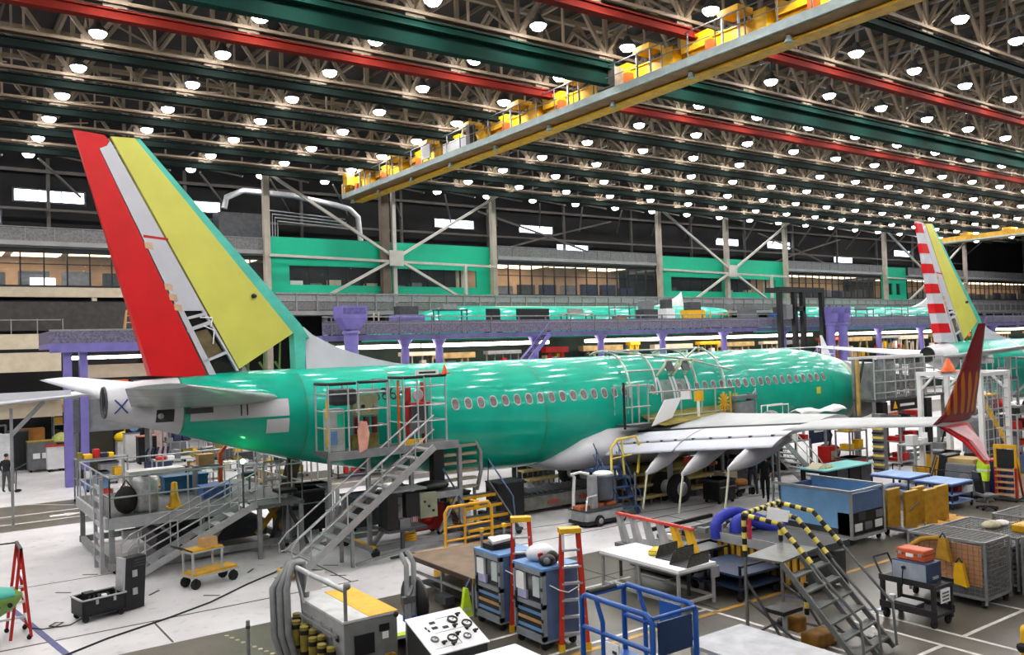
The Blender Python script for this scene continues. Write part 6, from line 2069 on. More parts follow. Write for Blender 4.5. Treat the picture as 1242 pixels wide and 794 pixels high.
blue_table((29.7, 17.3, 0), 1.5, 1.5, 'blue-topped table, the left of two behind the foam panels', (.35,))
blue_table((29.4, 15.55, 0), 1.4, 1.35, 'blue-topped table with shelves of parts, the right of two behind the foam panels', (.2, .48))
for k, (x, y, z, m, lab) in enumerate(((29.8, 16.2, .52, OLIVE, 'olive box on the shelf of the right blue table'), (30.3, 15.9, .52, REDP, 'red box on the shelf of the right blue table'), (30.5, 15.7, .52, WHITE, 'white box on the shelf of the right blue table'), (29.9, 15.9, .24, NAVY, 'navy bin on the bottom shelf of the right blue table'))):
    t = T('parts_box', lab, 'box', (x, y, z))
    MB().box(-.18, .18, -.2, .2, 0, .2).build('body', m, t)
    MB().box(-.19, .19, -.21, .21, .18, .22).build('lid', m, t)
oc = T('office_chair', 'black swivel office chair right of the blue tables', 'chair', (30.35, 14.85, 0), -.6)
MB().cb((0, 0, .5), (.52, .5, .09)).build('seat', GREYF, oc, bev=.03)
MB().cb((-.3, 0, .95), (.09, .5, .75), Matrix.Rotation(-.15, 3, 'Y')).build('backrest', BLACK, oc, bev=.04)
MB().cyl((0, 0, .1), (0, 0, .46), .04, n=8).build('column', STEEL, oc)
for k in range(5):
    a = 2 * PI * k / 5
    MB().bar((0, 0, .12), (.32 * math.cos(a), .32 * math.sin(a), .07), .05).build('leg', BLACK, oc)
casters(oc, [(.32 * math.cos(2 * PI * k / 5), .32 * math.sin(2 * PI * k / 5)) for k in range(5)], .04)
t = T('vest_stand', 'lime hi-vis vest hung on a tall stand by the office chair', 'vest', (31.7, 15.6, 0))
MB().tube([(0, 0, 0), (0, 0, 1.65)], .03, 6).build('stand', STEEL, t)
MB().box(-.25, .25, -.2, .2, 0, .04).build('foot', DSTEEL, t)
MB().prism([(-.15, .75), (.15, .75), (.2, 1.3), (.08, 1.65), (-.08, 1.65), (-.2, 1.3)], -.09, .09, 'x').build('vest', LIME, t)
MB().prism([(-.2, 1.1), (.2, 1.1), (.2, 1.17), (-.2, 1.17)], -.1, .1, 'x').build('band', mat('silver_tape', (200, 204, 200)), t)
t = T('covered_machine', 'grey machine under a dark drape behind the right blue table', 'machine', (32.4, 16.6, 0))
MB().box(-.5, .6, -.6, .6, .1, 1.25).build('body', GREYF, t, bev=.06)
MB().box(-.4, .5, -.5, .5, 1.25, 1.42).build('tan_top', mat('tan_pad', (178, 150, 100), .8), t)
MB().prism([(-.62, .2), (.62, .1), (.35, 1.5), (-.1, 1.55)], .62, .7, 'x').prism([(.6, .1), (.95, .1), (.7, 1.55), (.45, 1.5)], -.5, .5, 'x').build('drape', BLACK, t)
MB().cyl((-.52, -.2, .7), (-.56, -.2, .7), .22, n=12).build('fan_grille', STEEL, t)
legs(t, (-.4, .5), (-.5, .5), 0, .1, .1, RUBBER, 'foot')
t = T('blue_locker', 'dark blue locker below the red winglet strake', 'locker', (33.2, 15.75, 0))
MB().box(-.3, .3, -.35, .35, .05, 1.3).build('body', mat('locker_navy', (44, 50, 110), .5), t)
MB().box(-.32, .32, -.37, .37, 1.3, 1.36).build('red_top', REDP, t)
legs(t, (-.25, .25), (-.3, .3), 0, .05, .06, RUBBER, 'foot')


# upright red parts carriers with yellow heads
def carrier(loc, label):
    t = T('parts_carrier', label, 'rack', loc, .1)
    for y in (-.34, .34):
        MB().bar((0, y, .08), (0, y, 1.95), .08).build('upright', YEL2, t)
        MB().bar((-.06, y, .08), (-.06, y, 1.2), .07).build('red_upright', REDP, t)
        MB().bar((.6, y, .1), (0, y, 1.5), .06).build('strut', REDP, t)
    MB().bar((0, -.38, 1.95), (0, .38, 1.95), .12, .14).build('head_bar', YEL2, t)
    MB().box(-.02, .02, -.28, .28, 1.2, 1.85).build('dark_panel', BLACK, t)
    for k in range(5):
        MB().box(-.16, .1, -.32, .32, .2 + .22 * k, .25 + .22 * k).build('tray', CARD, t)
    MB().box(-.2, .65, -.4, .4, .05, .12).build('base', DSTEEL, t)
    casters(t, [(-.15, -.35), (.6, -.35), (-.15, .35), (.6, .35)], .04)
    return t


carrier((32.4, 15.15, 0), 'yellow-headed red parts carrier, left of two at the right edge')
carrier((32.4, 14.0, 0), 'yellow-headed red parts carrier, right of two at the right edge')
t = T('blue_jacket', 'pale blue jacket hung between the two red carriers', 'jacket', (32.7, 14.55, .3))
MB().prism([(-.2, .7), (.2, .7), (.22, 1.3), (.05, 1.5), (-.1, 1.48), (-.22, 1.2)], -.08, .08, 'x').build('jacket', mat('jacket_blue', (92, 118, 158), .9, 0, .2, 4), t)
MB().bar((0, 0, -.3), (0, 0, 1.5), .04).build('pole', STEEL, t)
MB().box(-.2, .2, -.2, .2, -.3, -.26).build('foot', DSTEEL, t)
t = T('yellow_ramp', 'yellow sloping panel on the mesh cage at the right edge', 'panel', (25.4, 10.6, 1.05), 0)
MB().prism([(-.6, 0), (.6, 0), (.6, .32), (-.6, .32)], -.03, .03, 'x').build('panel', YEL, t, rz=.0).rotation_euler = (0, .5, 0)
MB().bar((.15, -.5, .0), (.15, .5, .0), .05).build('stop', STEEL, t)

# ---- wire mesh cages
WIRE = mat('wire_grey', (132, 134, 134), .5, .4, .1, 6)


def cage(loc, rz, w_, d, h, label, nx=14, ny=10):
    t = T('mesh_cage', label, 'cage', loc, rz, None)
    z0 = .22
    for nm, a in (('front_mesh', (0, w_, 0, 0, z0, h, nx, ny, .012, 'xz')), ('back_mesh', (0, w_, d, d, z0, h, nx, ny, .012, 'xz')), ('side_mesh', (0, 0, 0, d, z0, h, nx, ny, .012, 'yz')), ('side_mesh', (w_, w_, 0, d, z0, h, nx, ny, .012, 'yz')), ('lid_mesh', (0, w_, 0, d, h, h, nx, nx, .012, 'xy'))):
        MB().grid(*a).build(nm, WIRE, t)
    b = MB()
    for x in (0, w_):
        for y in (0, d):
            b.bar((x, y, .1), (x, y, h), .05)
    for z in (z0, h):
        b.bar((0, 0, z), (w_, 0, z), .05).bar((0, d, z), (w_, d, z), .05).bar((0, 0, z), (0, d, z), .05).bar((w_, 0, z), (w_, d, z), .05)
    b.build('frame', STEEL, t)
    MB().box(0, w_, 0, d, z0 - .04, z0).build('floor_tray', DSTEEL, t)
    casters(t, [(.08, .08), (w_ - .08, .08), (.08, d - .08), (w_ - .08, d - .08)], .09)
    return t


c1 = cage((19.3, 9.55, 0), 0, 1.1, 1.75, 1.45, 'wire mesh cage filled with orange panel, behind the black tool cart', 14, 12)
t = T('orange_sheet', 'orange sheet standing inside the near mesh cage', 'sheet', (19.42, 9.7, .24))
MB().box(0, .04, 0, 1.45, .2, 1.1).build('sheet', mat('sheet_orange', (222, 156, 98), .7, 0, .06, 2), t)
MB().box(0, .04, 0, 1.45, 0, .2).build('grey_hem', GREYF, t)
for i, (y, z) in enumerate(((10.05, 1.0), (10.4, 1.05))):
    t = T('yellow_hanger', ['yellow bag hung low on the near mesh cage', 'mustard strap bundle hung high on the near mesh cage'][i], 'bag', (19.2, y, z - .55 + .45 * i))
    MB().prism([(-.16, 0), (.16, .05), (.1, .5), (-.06, .52)], -.06, .06, 'x').build('bag', [YEL, MUSTARD][i], t)
    MB().tube([(0, -.05, .5), (0, .02, .62), (0, .1, .5)], .02, 5).build('loop', BLACK, t)
    if i:
        MB().tube([(0, .1, .5), (-.03, .5, .42), (0, .8, .2)], .06, 7).build('strap_arm', MUSTARD, t)
c2 = cage((20.9, 9.6, 0), 0, 1.6, 1.9, 1.3, 'grey mesh cage heaped with flat stock, behind the orange-filled cage', 16, 10)
for i, (x, y, w_, d, z, m, lab) in enumerate(((21.1, 9.8, 1.2, 1.4, .25, STEEL, 'grey flat stock stacked inside the second mesh cage'), (21.5, 9.7, .6, .3, 1.32, YEL2, 'yellow-orange block lying on the second mesh cage'), (21.3, 10.3, .9, .4, 1.32, mat('cream_rag', (206, 200, 170), .9, 0, .15, 6), 'cream heap of wrapping on the second mesh cage'))):
    t = T(['flat_stock', 'orange_block', 'wrapping'][i], lab, ['stock', 'block', 'wrapping'][i], (x, y, z))
    if i == 0:
        for k in range(6):
            MB().box(0, w_, 0, d, .02 + .14 * k, .1 + .14 * k).build('sheet', [STEEL, GREYF, DSTEEL][k % 3], t)
    elif i == 1:
        MB().cb((.3, .15, .09), (w_, d, .18)).build('block', m, t, bev=.03)
        MB().cb((.3, .15, .185), (w_ * .6, d * .6, .01)).build('label_patch', YEL, t)
    else:
        MB().sph((.3, .2, .08), .2, 8, (1.6, 1, .5)).build('heap', m, t)
        MB().sph((.7, .15, .07), .16, 8, (1.4, 1, .5)).build('heap', WHITE, t)
c3 = cage((20.7, 7.7, 0), 0, 1.5, 1.7, 1.4, 'dark mesh cage with drawers at the right edge, right of the orange-filled cage', 14, 10)
t = T('drawer_unit', 'dark grey drawer unit with labels inside the cage at the right edge', 'drawers', (20.85, 7.9, .24))
for k in range(3):
    MB().box(0, 1.1, 0, 1.4, .03 + .34 * k, .33 + .34 * k).build('drawer', DSTEEL, t)
    MB().box(-.01, 0, .3, 1.0, .12 + .34 * k, .26 + .34 * k).build('drawer_label', [GREYF, PAPER, GREYF][k], t)
c4 = cage((24.6, 9.7, 0), 0, 1.6, 2.2, 1.05, 'farther low mesh cage beneath the yellow sloping panel', 14, 8)
yl = T('yellow_post', 'yellow guard post cut by the right edge at the bottom corner', 'post', (17.05, 7.72, 0))
MB().cyl((0, 0, 0), (0, 0, .5), .12, n=12).build('post', YEL, yl)
MB().sph((0, 0, .5), .12, 10).build('cap', YEL, yl)
MB().lathe([(.02, -.04), (.09, -.03), (.09, .03), (.02, .04)], (-.13, .05, .2), 10, 'x').build('black_knob', BLACK, yl)
# ---- black utility cart
uc = T('utility_cart', 'black two-shelf utility cart in front of the orange-filled cage', 'cart', (17.2, 9.55, 0))
UB = mat('cart_black', (44, 44, 46), .55, .1, .15, 4)
MB().box(0, .75, 0, 1.25, .82, .88).box(0, .03, 0, 1.25, .88, .94).box(.72, .75, 0, 1.25, .88, .94).build('top_shelf', UB, uc)
MB().box(0, .75, 0, 1.25, .24, .3).box(0, .03, 0, 1.25, .3, .38).box(.72, .75, 0, 1.25, .3, .38).build('bottom_shelf', UB, uc)
legs(uc, (.05, .7), (.06, 1.19), .14, .82, .08, UB)
MB().tube([(.1, 1.22, .85), (.1, 1.42, 1.25), (.65, 1.42, 1.25), (.65, 1.22, .85)], .025, 7).build('push_handle', BLACK, uc)
casters(uc, [(.1, .1), (.65, .1), (.1, 1.15), (.65, 1.15)], .1)
MB().box(.2, .55, -.02, -.0, .52, .8).build('notice_plate', PAPER, uc)
for k in range(3):
    MB().box(.24, .5, -.025, -.02, .56 + .07 * k, .6 + .07 * k).build('print_line', GREYF, uc)
t = T('test_box', 'blue-grey instrument box with pale front on the black utility cart', 'box', (17.3, 9.75, .88))
MB().box(.0, .55, .0, .8, .0, .42).build('body', mat('inst_blue', (52, 66, 96), .5), t, bev=.02)
MB().box(-.015, 0, .03, .77, .03, .39).build('pale_front', mat('inst_pale', (160, 170, 184), .5), t)
MB().cyl((-.02, .5, .28), (-.07, .5, .28), .04, n=8).build('socket', BLACK, t)
MB().tube([(-.06, .5, .28), (-.1, .5, .1), (-.12, .5, -.1)], .015, 5).build('lead', BLACK, t)
MB().box(.18, .4, -.02, 0, .08, .13).build('latch', ALU, t)
t = T('orange_case', 'orange carrying case on top of the blue-grey instrument box', 'case', (17.38, 9.85, 1.3))
MB().box(0, .42, 0, .62, 0, .24).build('body', mat('case_orange', (206, 96, 56), .5), t, bev=.025)
MB().box(-.005, .425, -.005, .625, .13, .145).build('seam', mat('seam_dark', (110, 44, 28), .6), t)
MB().box(-.015, 0, .24, .4, .08, .15).build('white_label', PAPER, t)
for y in (.06, .5):
    MB().box(-.02, 0, y, y + .07, .11, .17).build('latch', ALU, t)
t = T('white_papers', 'white papers and a tin on the lower shelf of the black cart', 'papers', (17.35, 9.75, .3))
MB().box(.0, .3, .3, .8, .08, .1).build('sheet', PAPER, t)
MB().box(.0, .3, .3, .8, .0, .08).build('binder', DSTEEL, t)
MB().cyl((.2, .95, 0), (.2, .95, .14), .07, n=10).build('tin', PAPER, t)

# ================================================================== SELF-PROPELLED LIFT AND FLOOR THINGS IN THE MIDDLE
rv = T('mini_lift', 'small grey self-propelled lift with two posts, alone on the pale floor', 'lift', (19.25, 22.5, 0))
rv.rotation_euler.z = .03
MB().box(-.85, .85, -.42, .42, .16, .5).build('chassis', mat('rover_grey', (172, 174, 176), .5, 0, .08, 4), rv, bev=.05)
MB().box(-.9, .9, -.46, .46, .08, .2).build('bumper', BLACK, rv)
MB().box(-.85, .88, -.44, .44, .5, .56).build('deck', DSTEEL, rv)
for x in (-.3, .72):
    for y in (-.46, .46):
        w_ = MB().lathe([(.05, -.06), (.17, -.06), (.19, -.03), (.19, .03), (.17, .06), (.05, .06)], (x, y, .19), 14, 'y').build('wheel', RUBBER, rv)
        MB().lathe([(.02, -.07), (.1, -.07), (.1, .07), (.02, .07)], (x, y, .19), 10, 'y').build('hub', ALU, w_)
MB().tube([(-.8, .3, .55), (-.78, .3, 1.1), (-.72, .3, 1.62), (-.85, .3, 1.72)], .055, 8).build('rear_post', WHITE, rv)
MB().box(-.45, -.2, -.3, .0, .55, 1.68).build('front_post', mat('rover_post', (150, 152, 156), .5), rv, bev=.04)
MB().tube([(-.88, .3, 1.72), (-.6, .15, 1.78), (-.4, -.1, 1.72)], .05, 7).build('arch', WHITE, rv)
MB().tube([(-.8, -.32, .5), (-.7, -.32, 1.0), (-.3, -.32, 1.02)], .03, 6).build('side_bar', WHITE, rv)
for k in range(3):
    MB().cb((-.65 + .6 * k, .05, .62), (.45, .4, .1)).build('orange_load', mat('load_orange', (196, 104, 60), .7, 0, .25, 8), rv)
MB().lathe([(.3, .75), (.33, .8), (.33, 1.5), (.38, 1.55), (.36, 1.6), (.05, 1.6)], (.42, .1, 0), 16).build('drum', mat('drum_slate', (92, 100, 110), .5, .1, .1, 5), rv)
MB().sph((.4, .1, 1.63), .33, 10, (1.15, 1, .35)).build('white_liner', PAPER, rv)
MB().box(-.9, -.55, -.3, .3, .2, .42).build('front_panel', ALU, rv)

# yellow two-shelf cart by the dock stair
yc = T('yellow_shelf_cart', 'small aluminium cart with two yellow shelves beside the dock stair', 'cart', (6.05, 23.4, 0), .28)
MB().box(0, .9, 0, .5, .98, 1.03).build('top_shelf', YEL2, yc)
MB().box(.0, 1.3, -.05, .55, .36, .42).build('bottom_shelf', YEL2, yc)
MB().box(-.03, .93, -.03, .53, .94, .98).build('shelf_frame', ALU, yc)
MB().box(-.03, 1.33, -.08, .58, .31, .36).build('chassis', ALU, yc)
legs(yc, (.02, .88), (.02, .48), .36, .98, .05, ALU, 'upright')
casters(yc, [(.08, 0), (1.2, 0), (.08, .5), (1.2, .5)], .14)
MB().tube([(0, 0, 1.0), (-.3, .0, 1.16), (-.3, .5, 1.16), (0, .5, 1.0)], .022, 6).build('push_bar', BLACK, yc)
t = T('carton', 'brown carton on the top yellow shelf', 'box', (6.55, 23.75, 1.03), .28)
MB().box(-.2, .2, -.15, .15, 0, .24).build('body', CARD, t)
MB().box(-.2, .2, -.02, .02, .24, .245).build('tape', mat('tape_tan', (170, 130, 84), .6), t)
# black open flight case
fc = T('flight_case', 'black open equipment case on casters with cables inside', 'case', (3.25, 22.2, 0), .2)
MB().box(0, 1.0, 0, .06, .16, .52).box(0, 1.0, .64, .7, .16, .52).box(0, .06, 0, .7, .16, .52).box(.94, 1, 0, .7, .16, .52).box(0, 1, 0, .7, .14, .2).build('body', BLACK, fc)
MB().bar((0, 0, .53), (1, 0, .53), .05, .03).bar((0, .7, .53), (1, .7, .53), .05, .03).bar((0, 0, .53), (0, .7, .53), .05, .03).bar((1, 0, .53), (1, .7, .53), .05, .03).build('alloy_rim', ALU, fc)
casters(fc, [(.1, .08), (.9, .08), (.1, .62), (.9, .62)], .075)
for k in range(5):
    MB().tube([(.15 + .13 * k, .1, .42), (.3 + .1 * k, .35, .52), (.2 + .14 * k, .6, .44)], .03, 6).build('cable', BLACK, fc)
MB().box(.5, .6, .1, .2, .4, .56).build('white_plug', PAPER, fc)
MB().box(.2, .45, .35, .6, .3, .6).build('dark_unit', GREYF if False else BLACK, fc)
MB().box(.3, .36, -.03, 0, .4, .5).box(.7, .76, -.03, 0, .4, .5).build('latch', ALU, fc)
ld = T('case_lid', 'black case lid with two latches leaning upright against the dock stair', 'lid', (4.4, 22.75, 0.02), .35)
MB().prism([(-.28, 0), (.28, .0), (.36, 1.25), (-.2, 1.25)], -.12, .18, 'y').build('shell', BLACK, ld)
MB().prism([(-.31, 0), (-.26, .0), (-.18, 1.27), (-.23, 1.27)], -.13, .19, 'y').build('alloy_rim', ALU, ld)
for z in (.35, .78):
    MB().box(-.02, .1, -.15, -.12, z, z + .16).build('latch', ALU, ld)
for k in range(3):
    MB().box(.0 + .06 * z, .35, -.125, .18, 1.02 + .07 * k, 1.04 + .07 * k).build('rib', DSTEEL, ld)
cb_ = MB()
pts = [(3.3, 22.4, .1), (3.0, 22.3, .02), (2.75, 22.35, .02), (2.6, 22.55, .02), (2.75, 22.75, .02), (2.9, 22.6, .03), (2.7, 22.35, .03), (2.45, 22.4, .02), (2.2, 22.75, .02), (2.15, 23.0, .3)]
cb_.tube(pts, .014, 5)
tag(cb_.build('power_lead', BLACK), 'thin dark lead looping from the flight case to the red stand', 'cable')
tag(MB().tube([FL(70, 798, .02), FL(130, 774, .02), FL(207, 748, .02), FL(255, 730, .02), FL(300, 708, .02), FL(335, 693, .02)], .022, 6).build('floor_cable', BLACK), 'long black cable running across the pale floor to the access stair', 'cable')
# red stand with the green part, cut by the left edge
rst = T('red_trestle', 'red A-frame trestle with white rungs at the left edge', 'trestle', (2.05, 22.75, 0))
for s in (0, -.9):
    MB().bar((.12, s, .05), (-.05, s, 2.0), .06).bar((-.28, s, .05), (-.05, s, 2.0), .06).build('leg', REDP, rst)
for k in range(3):
    MB().bar((.1 - .05 * k, -.9, .35 + .5 * k), (.1 - .05 * k, 0, .35 + .5 * k), .06).bar((-.7, -.05, .3 + .35 * k), (.08, -.05, .3 + .35 * k), .05).build('rung', WHITE, rst)
MB().bar((-.05, -.95, 2.0), (-.05, .05, 2.0), .06).bar((-.05, 0, 2.0), (-.9, .1, 2.0), .03).build('top_bar', BLACK, rst)
casters(rst, [(.08, 0), (-.28, 0), (.08, -.9)], .05)
gpz = T('green_part', 'teal and green moulded wing part resting on the red trestle at the left edge', 'aircraft part', (1.72, 21.75, .5))
rings = []
for f, w_, h in ((0, .06, .06), (.1, .24, .28), (.3, .36, .44), (.6, .42, .5), (1, .46, .54)):
    rings.append([Vector((.28 - 1.6 * f, w_ * math.cos(a), .55 + h * math.sin(a) * (1 if math.sin(a) < 0 else .5))) for a in (2 * PI * k / 14 for k in range(14))])
MB().loft(rings).build('shell', mat('part_green', (120, 156, 72), .5), gpz)
MB().loft([[p + Vector((0, 0, .02)) for p in rg if p.z >= .549] for rg in rings[1:]], smooth=True).build('teal_top', TEAL, gpz)
for k in range(2):
    MB().cyl((.02 - .25 * k, -.3 - .03 * k, .42), (.02 - .25 * k, -.35 - .03 * k, .42), .05 + .02 * k, n=10).build('hole', BLACK, gpz)
MB().bar((-.2, 0, -.55), (-.2, 0, .3), .08).bar((-1.1, 0, -.55), (-1.1, 0, .2), .08).build('prop', STEEL, gpz)
po = T('thin_post', 'thin grey steel pole standing at the corner of the brown aisle', 'post', FL(302, 812))
MB().cyl((0, 0, 0), (0, 0, .95), .04, n=8).build('pole', STEEL, po)
MB().cyl((0, 0, .8), (0, 0, .86), .045, n=8).cyl((0, 0, 0), (0, 0, .03), .14, n=10).build('collar', DSTEEL, po)

# ================================================================== UNDER THE WING AND ROUND THE NOSE
us = T('nose_stair', 'aluminium stair with double rails rising left under the wing leading edge', 'stair', (31.2, 23.0, 0), PI)
stair_parts(us, 2.6, 2.1, 1.0, 9, ALU, .9, railm=WHITE)
MB().box(2.6, 3.2, 0, 1.0, 2.0, 2.1).build('platform', GRATE, us)
legs(us, (2.7, 3.1), (.05, .95), 0, 2.0, .08, STEEL)
tt = T('turquoise_bench', 'long bench with turquoise sheet over dark cabinets, behind the blue cart', 'bench', (28.6, 20.0, 0))
MB().box(0, 3.2, 0, 1.2, .95, 1.0).build('top', mat('sheet_turquoise', (126, 206, 204), .4, 0, .06, 2), tt)
for k in range(4):
    MB().box(.05 + .8 * k, .75 + .8 * k, .05, 1.15, .08, .95).build('cabinet', [BLACK, DSTEEL, BLACK, DSTEEL][k], tt)
legs(tt, (.1, 3.1), (.1, 1.1), 0, .1, .08, RUBBER, 'foot')
for k in range(2):
    MB().box(.04, .05, .3, .9, .22 + .38 * k, .48 + .38 * k).build('notice', PAPER, tt)
t = T('cream_wrap', 'cream wrapped bundle on the turquoise bench', 'bundle', (29.2, 20.6, 1.0))
MB().prism([(-.6, 0), (.5, 0), (.4, .12), (-.2, .22)], -.25, .25, 'y').build('wrap', mat('wrap_cream', (222, 216, 190), .7), t)
MB().box(-.1, .3, -.3, .3, .0, .05).build('yellow_sheet', mat('wrap_yellow', (216, 206, 130), .7), t)


def rack(loc, w_, d, h, m, label, load, rz=0, name='parts_rack'):
    t = T(name, label, 'rack', loc, rz)
    legs(t, (0, w_), (0, d), .1, h, .06, m, 'upright')
    n = max(2, int(h / .55))
    for k in range(n):
        z = .18 + (h - .25) * k / (n - 1)
        MB().box(-.03, w_ + .03, -.03, d + .03, z, z + .05).build('shelf', m, t)
    r = random.Random(label)
    for k in range(n):
        z = .23 + (h - .25) * k / (n - 1)
        x = .05
        while x < w_ - .2:
            s = .18 + .25 * r.random()
            hh = min(.4, .12 + .3 * r.random())
            if r.random() < .75:
                MB().box(x, min(w_, x + s), .08, d * (.5 + .4 * r.random()), z, z + hh).build('load', r.choice(load), t)
            x += s + .06
    casters(t, [(0, 0), (w_, 0), (0, d), (w_, d)], .05)
    return t


LOADS = [WHITE, CARD, YEL, REDP, BLACK, STEEL, GREYF, OLIVE, NAVY]
rack((31.3, 24.3, 0), 2.4, .8, 1.5, STEEL, 'steel rack with red and tan parts beneath the outer wing, behind the nose stair', LOADS)
rack((34.2, 22.6, 0), 1.3, .7, 1.9, STEEL, 'tall steel rack with cream load left of the black and yellow pillar', [CREAM, CARD, YEL2])
rack((37.6, 22.2, 0), 2.0, 1.0, 2.1, ALU, 'grey wheeled rack with red bottles beneath the wing near its tip', [REDP, BLACK, REDP, GREYF])
rack((33.5, 19.2, 0), 1.3, .7, 1.6, ALU, 'alloy shelf stand with yellow top load, right of the turquoise bench', [YEL2, CARD, WHITE])
t = T('chevron_pillar', 'pillar with black and yellow edge bands beneath the outer wing', 'pillar', (35.6, 22.0, 0))
MB().box(-.22, .22, -.22, .22, 0, 2.6).build('core', GREYF, t)
for k in range(12):
    MB().box(-.24, -.1, -.24, .24, .1 + .2 * k, .2 + .2 * k).build('edge_band', YTAPE if k % 2 else BLACK, t)
t = T('navy_board', 'navy notice board with pale lettering beneath the outer wing', 'board', (34.9, 24.6, 0))
MB().box(-.8, .8, -.04, .04, 1.2, 2.4).build('board', NAVY, t)
for k in range(2):
    MB().box(-.5, .4, -.05, -.04, 2.0 - .3 * k, 2.12 - .3 * k).build('print_line', WHITE, t)
legs(t, (-.7, .7), (0,), 0, 1.2, .06, STEEL)
t = T('grey_stepladder', 'grey wire stepladder right of the turquoise bench', 'ladder', (33.2, 17.9, 0), .3)
for s in (-1, 1):
    MB().bar((s * .3, -.4, 0), (s * .25, .1, 1.5), .04).bar((s * .3, .6, 0), (s * .25, .15, 1.5), .04).build('rail', DSTEEL, t)
for k in range(5):
    MB().box(-.28, .28, -.35 + .1 * k, -.2 + .1 * k, .22 + .26 * k, .25 + .26 * k).build('tread', STEEL, t)
MB().box(-.3, .3, -.05, .35, 1.48, 1.53).build('top', GREYF, t)
# nose dock
nd = T('nose_dock', 'grey railed work dock hiding the nose of the airliner', 'work stand', (36.9, 23.0, 0))
MB().box(0, 6.3, 0, 1.2, 3.0, 3.12).build('deck', GRATE, nd)
NM = mat('dock_mesh', (150, 154, 154), .6, .2, .25, 9)
b = MB()
for k in range(8):
    x = .05 + .88 * k
    b.tube([(x, 0, 3.1), (x, 0, 5.0)], .04, 6)
for z in (3.4, 3.9, 4.45, 5.0):
    b.tube([(0, 0, z), (6.3, 0, z)], .035, 6)
b.build('rail_frame', ALU, nd)
MB().grid(.1, 3.6, .06, .06, 3.15, 4.9, 26, 13, .02, 'xz').build('mesh_panel', NM, nd)
MB().box(3.7, 5.2, .35, .4, 3.12, 4.7).build('grey_screen', mat('dock_screen', (150, 152, 154), .7, 0, .2, 2), nd)
MB().box(.3, 3.4, .9, .95, 3.12, 4.8).build('back_screen', mat('dock_screen2', (150, 160, 156), .7, 0, .25, 2), nd)
MB().bar((0, 1.2, 5.05), (6.3, 1.2, 5.05), .25, .12).build('top_plank', WHITE, nd)
for x in (.1, 2.2, 4.2, 6.2):
    for y in (.1, 1.1):
        MB().bar((x, y, .1), (x, y, 3.05 if y < 1 else 5.0), .12).build('post', STEEL, nd)
MB().bar((0, .1, .2), (6.3, .1, .2), .14).bar((0, 1.1, .2), (6.3, 1.1, .2), .14).build('base_beam', STEEL, nd)
casters(nd, [(.1, .1), (6.2, .1), (.1, 1.1), (6.2, 1.1)], .1)
MB().box(.5, .9, -.1, .3, .3, 2.95).box(4.3, 4.8, -.1, .3, .3, 2.95).build('dark_cabinet', BLACK, nd)
MB().box(1.3, 3.6, -.05, .0, 2.5, 3.0).build('sign_board', BLACK, nd)
MB().prism([(1.45, 2.6), (1.8, 2.6), (1.62, 2.95)], -.07, -.05, 'y').build('warning_triangle', YEL, nd)
MB().box(2.05, 3.3, -.06, -.05, 2.68, 2.8).build('pale_lettering', PAPER, nd)
for x in (.7, 2.8):
    MB().box(x, x + 1.1, -.08, .0, 2.15, 2.42).build('orange_bin', ORANGE, nd)
MB().bar((-.35, .6, 2.4), (-.35, .6, 5.0), .14).build('tan_post', mat('post_tan', (196, 160, 84), .6), nd)
MB().bar((-.35, .6, 3.6), (.2, .6, 5.0), .08).build('black_strut', BLACK, nd)
MB().bar((-.4, .6, .1), (-.4, .6, 2.4), .1).build('post', STEEL, nd)
# white gantry
wg = T('white_gantry', 'white portal gantry with corner braces behind the maroon winglet', 'gantry', (34.9, 17.15, 0))
for x in (0, 2.2):
    for y in (0, 2.5):
        MB().box(x - .09, x + .09, y - .09, y + .09, 0, 4.4).build('post', WHITE, wg)
for x in (0, 2.2):
    MB().box(x - .1, x + .1, -.1, 2.6, 4.35, 4.52).build('top_beam', WHITE, wg)
    for y, s in ((0, 1), (2.5, -1)):
        MB().bar((x, y, 3.7), (x, y + s * .65, 4.38), .09).build('corner_brace', WHITE, wg)
for y in (0, 2.5):
    MB().box(0, 2.2, y - .08, y + .08, 4.35, 4.5).build('cross_beam', WHITE, wg)
MB().grid(0, 2.2, -.02, -.02, .6, 4.2, 5, 9, .03, 'xz').build('side_lattice', ALU, wg)
MB().box(-.12, -.1, 2.2, 2.45, 1.6, 2.0).build('notice', PAPER, wg)
for i, (x, y, w_, h, m, lab) in enumerate(((39.4, 19.4, 1.6, 2.4, GREYF, 'grey draped machine inside the white gantry, at left'), (41.8, 20.6, 1.8, 3.0, STEEL, 'steel lattice lift inside the white gantry'), (43.5, 18.6, 1.2, 2.0, WHITE, 'white covered part on a stand behind the winglet'))):
    t = T(['draped_machine', 'lattice_lift', 'covered_part'][i], lab, ['machine', 'lift', 'part'][i], (x, y, 0))
    if i == 1:
        MB().grid(0, w_, 0, 0, .2, h, 6, 8, .05, 'xz').build('lattice', m, t)
        MB().grid(0, w_, .8, .8, .2, h, 6, 8, .05, 'xz').build('lattice', m, t)
        MB().box(0, w_, 0, .8, h, h + .1).build('platform', YEL, t)
        MB().box(0, w_, 0, .8, .1, .25).build('base', DSTEEL, t)
    else:
        MB().cb((w_ / 2, .4, h * .55), (w_, .8, h * .8)).build('body', m, t, bev=.15)
        MB().box(.1, w_ - .1, .1, .7, 0, h * .2).build('base', DSTEEL, t)
    casters(t, [(.1, .1), (w_ - .1, .1)], .05)
t = T('yellow_boom', 'yellow sloping boom beneath the maroon winglet', 'boom', (39.0, 17.7, 0))
MB().bar((0, 0, .4), (-.6, 1.0, 3.0), .18).build('boom', YEL2, t)
MB().box(-.3, .4, -.4, .4, 0, .45).build('base', YEL2, t)
t = T('orange_cone', 'orange marker cone on top of the white gantry beam', 'cone', (34.9, 18.4, 4.53))
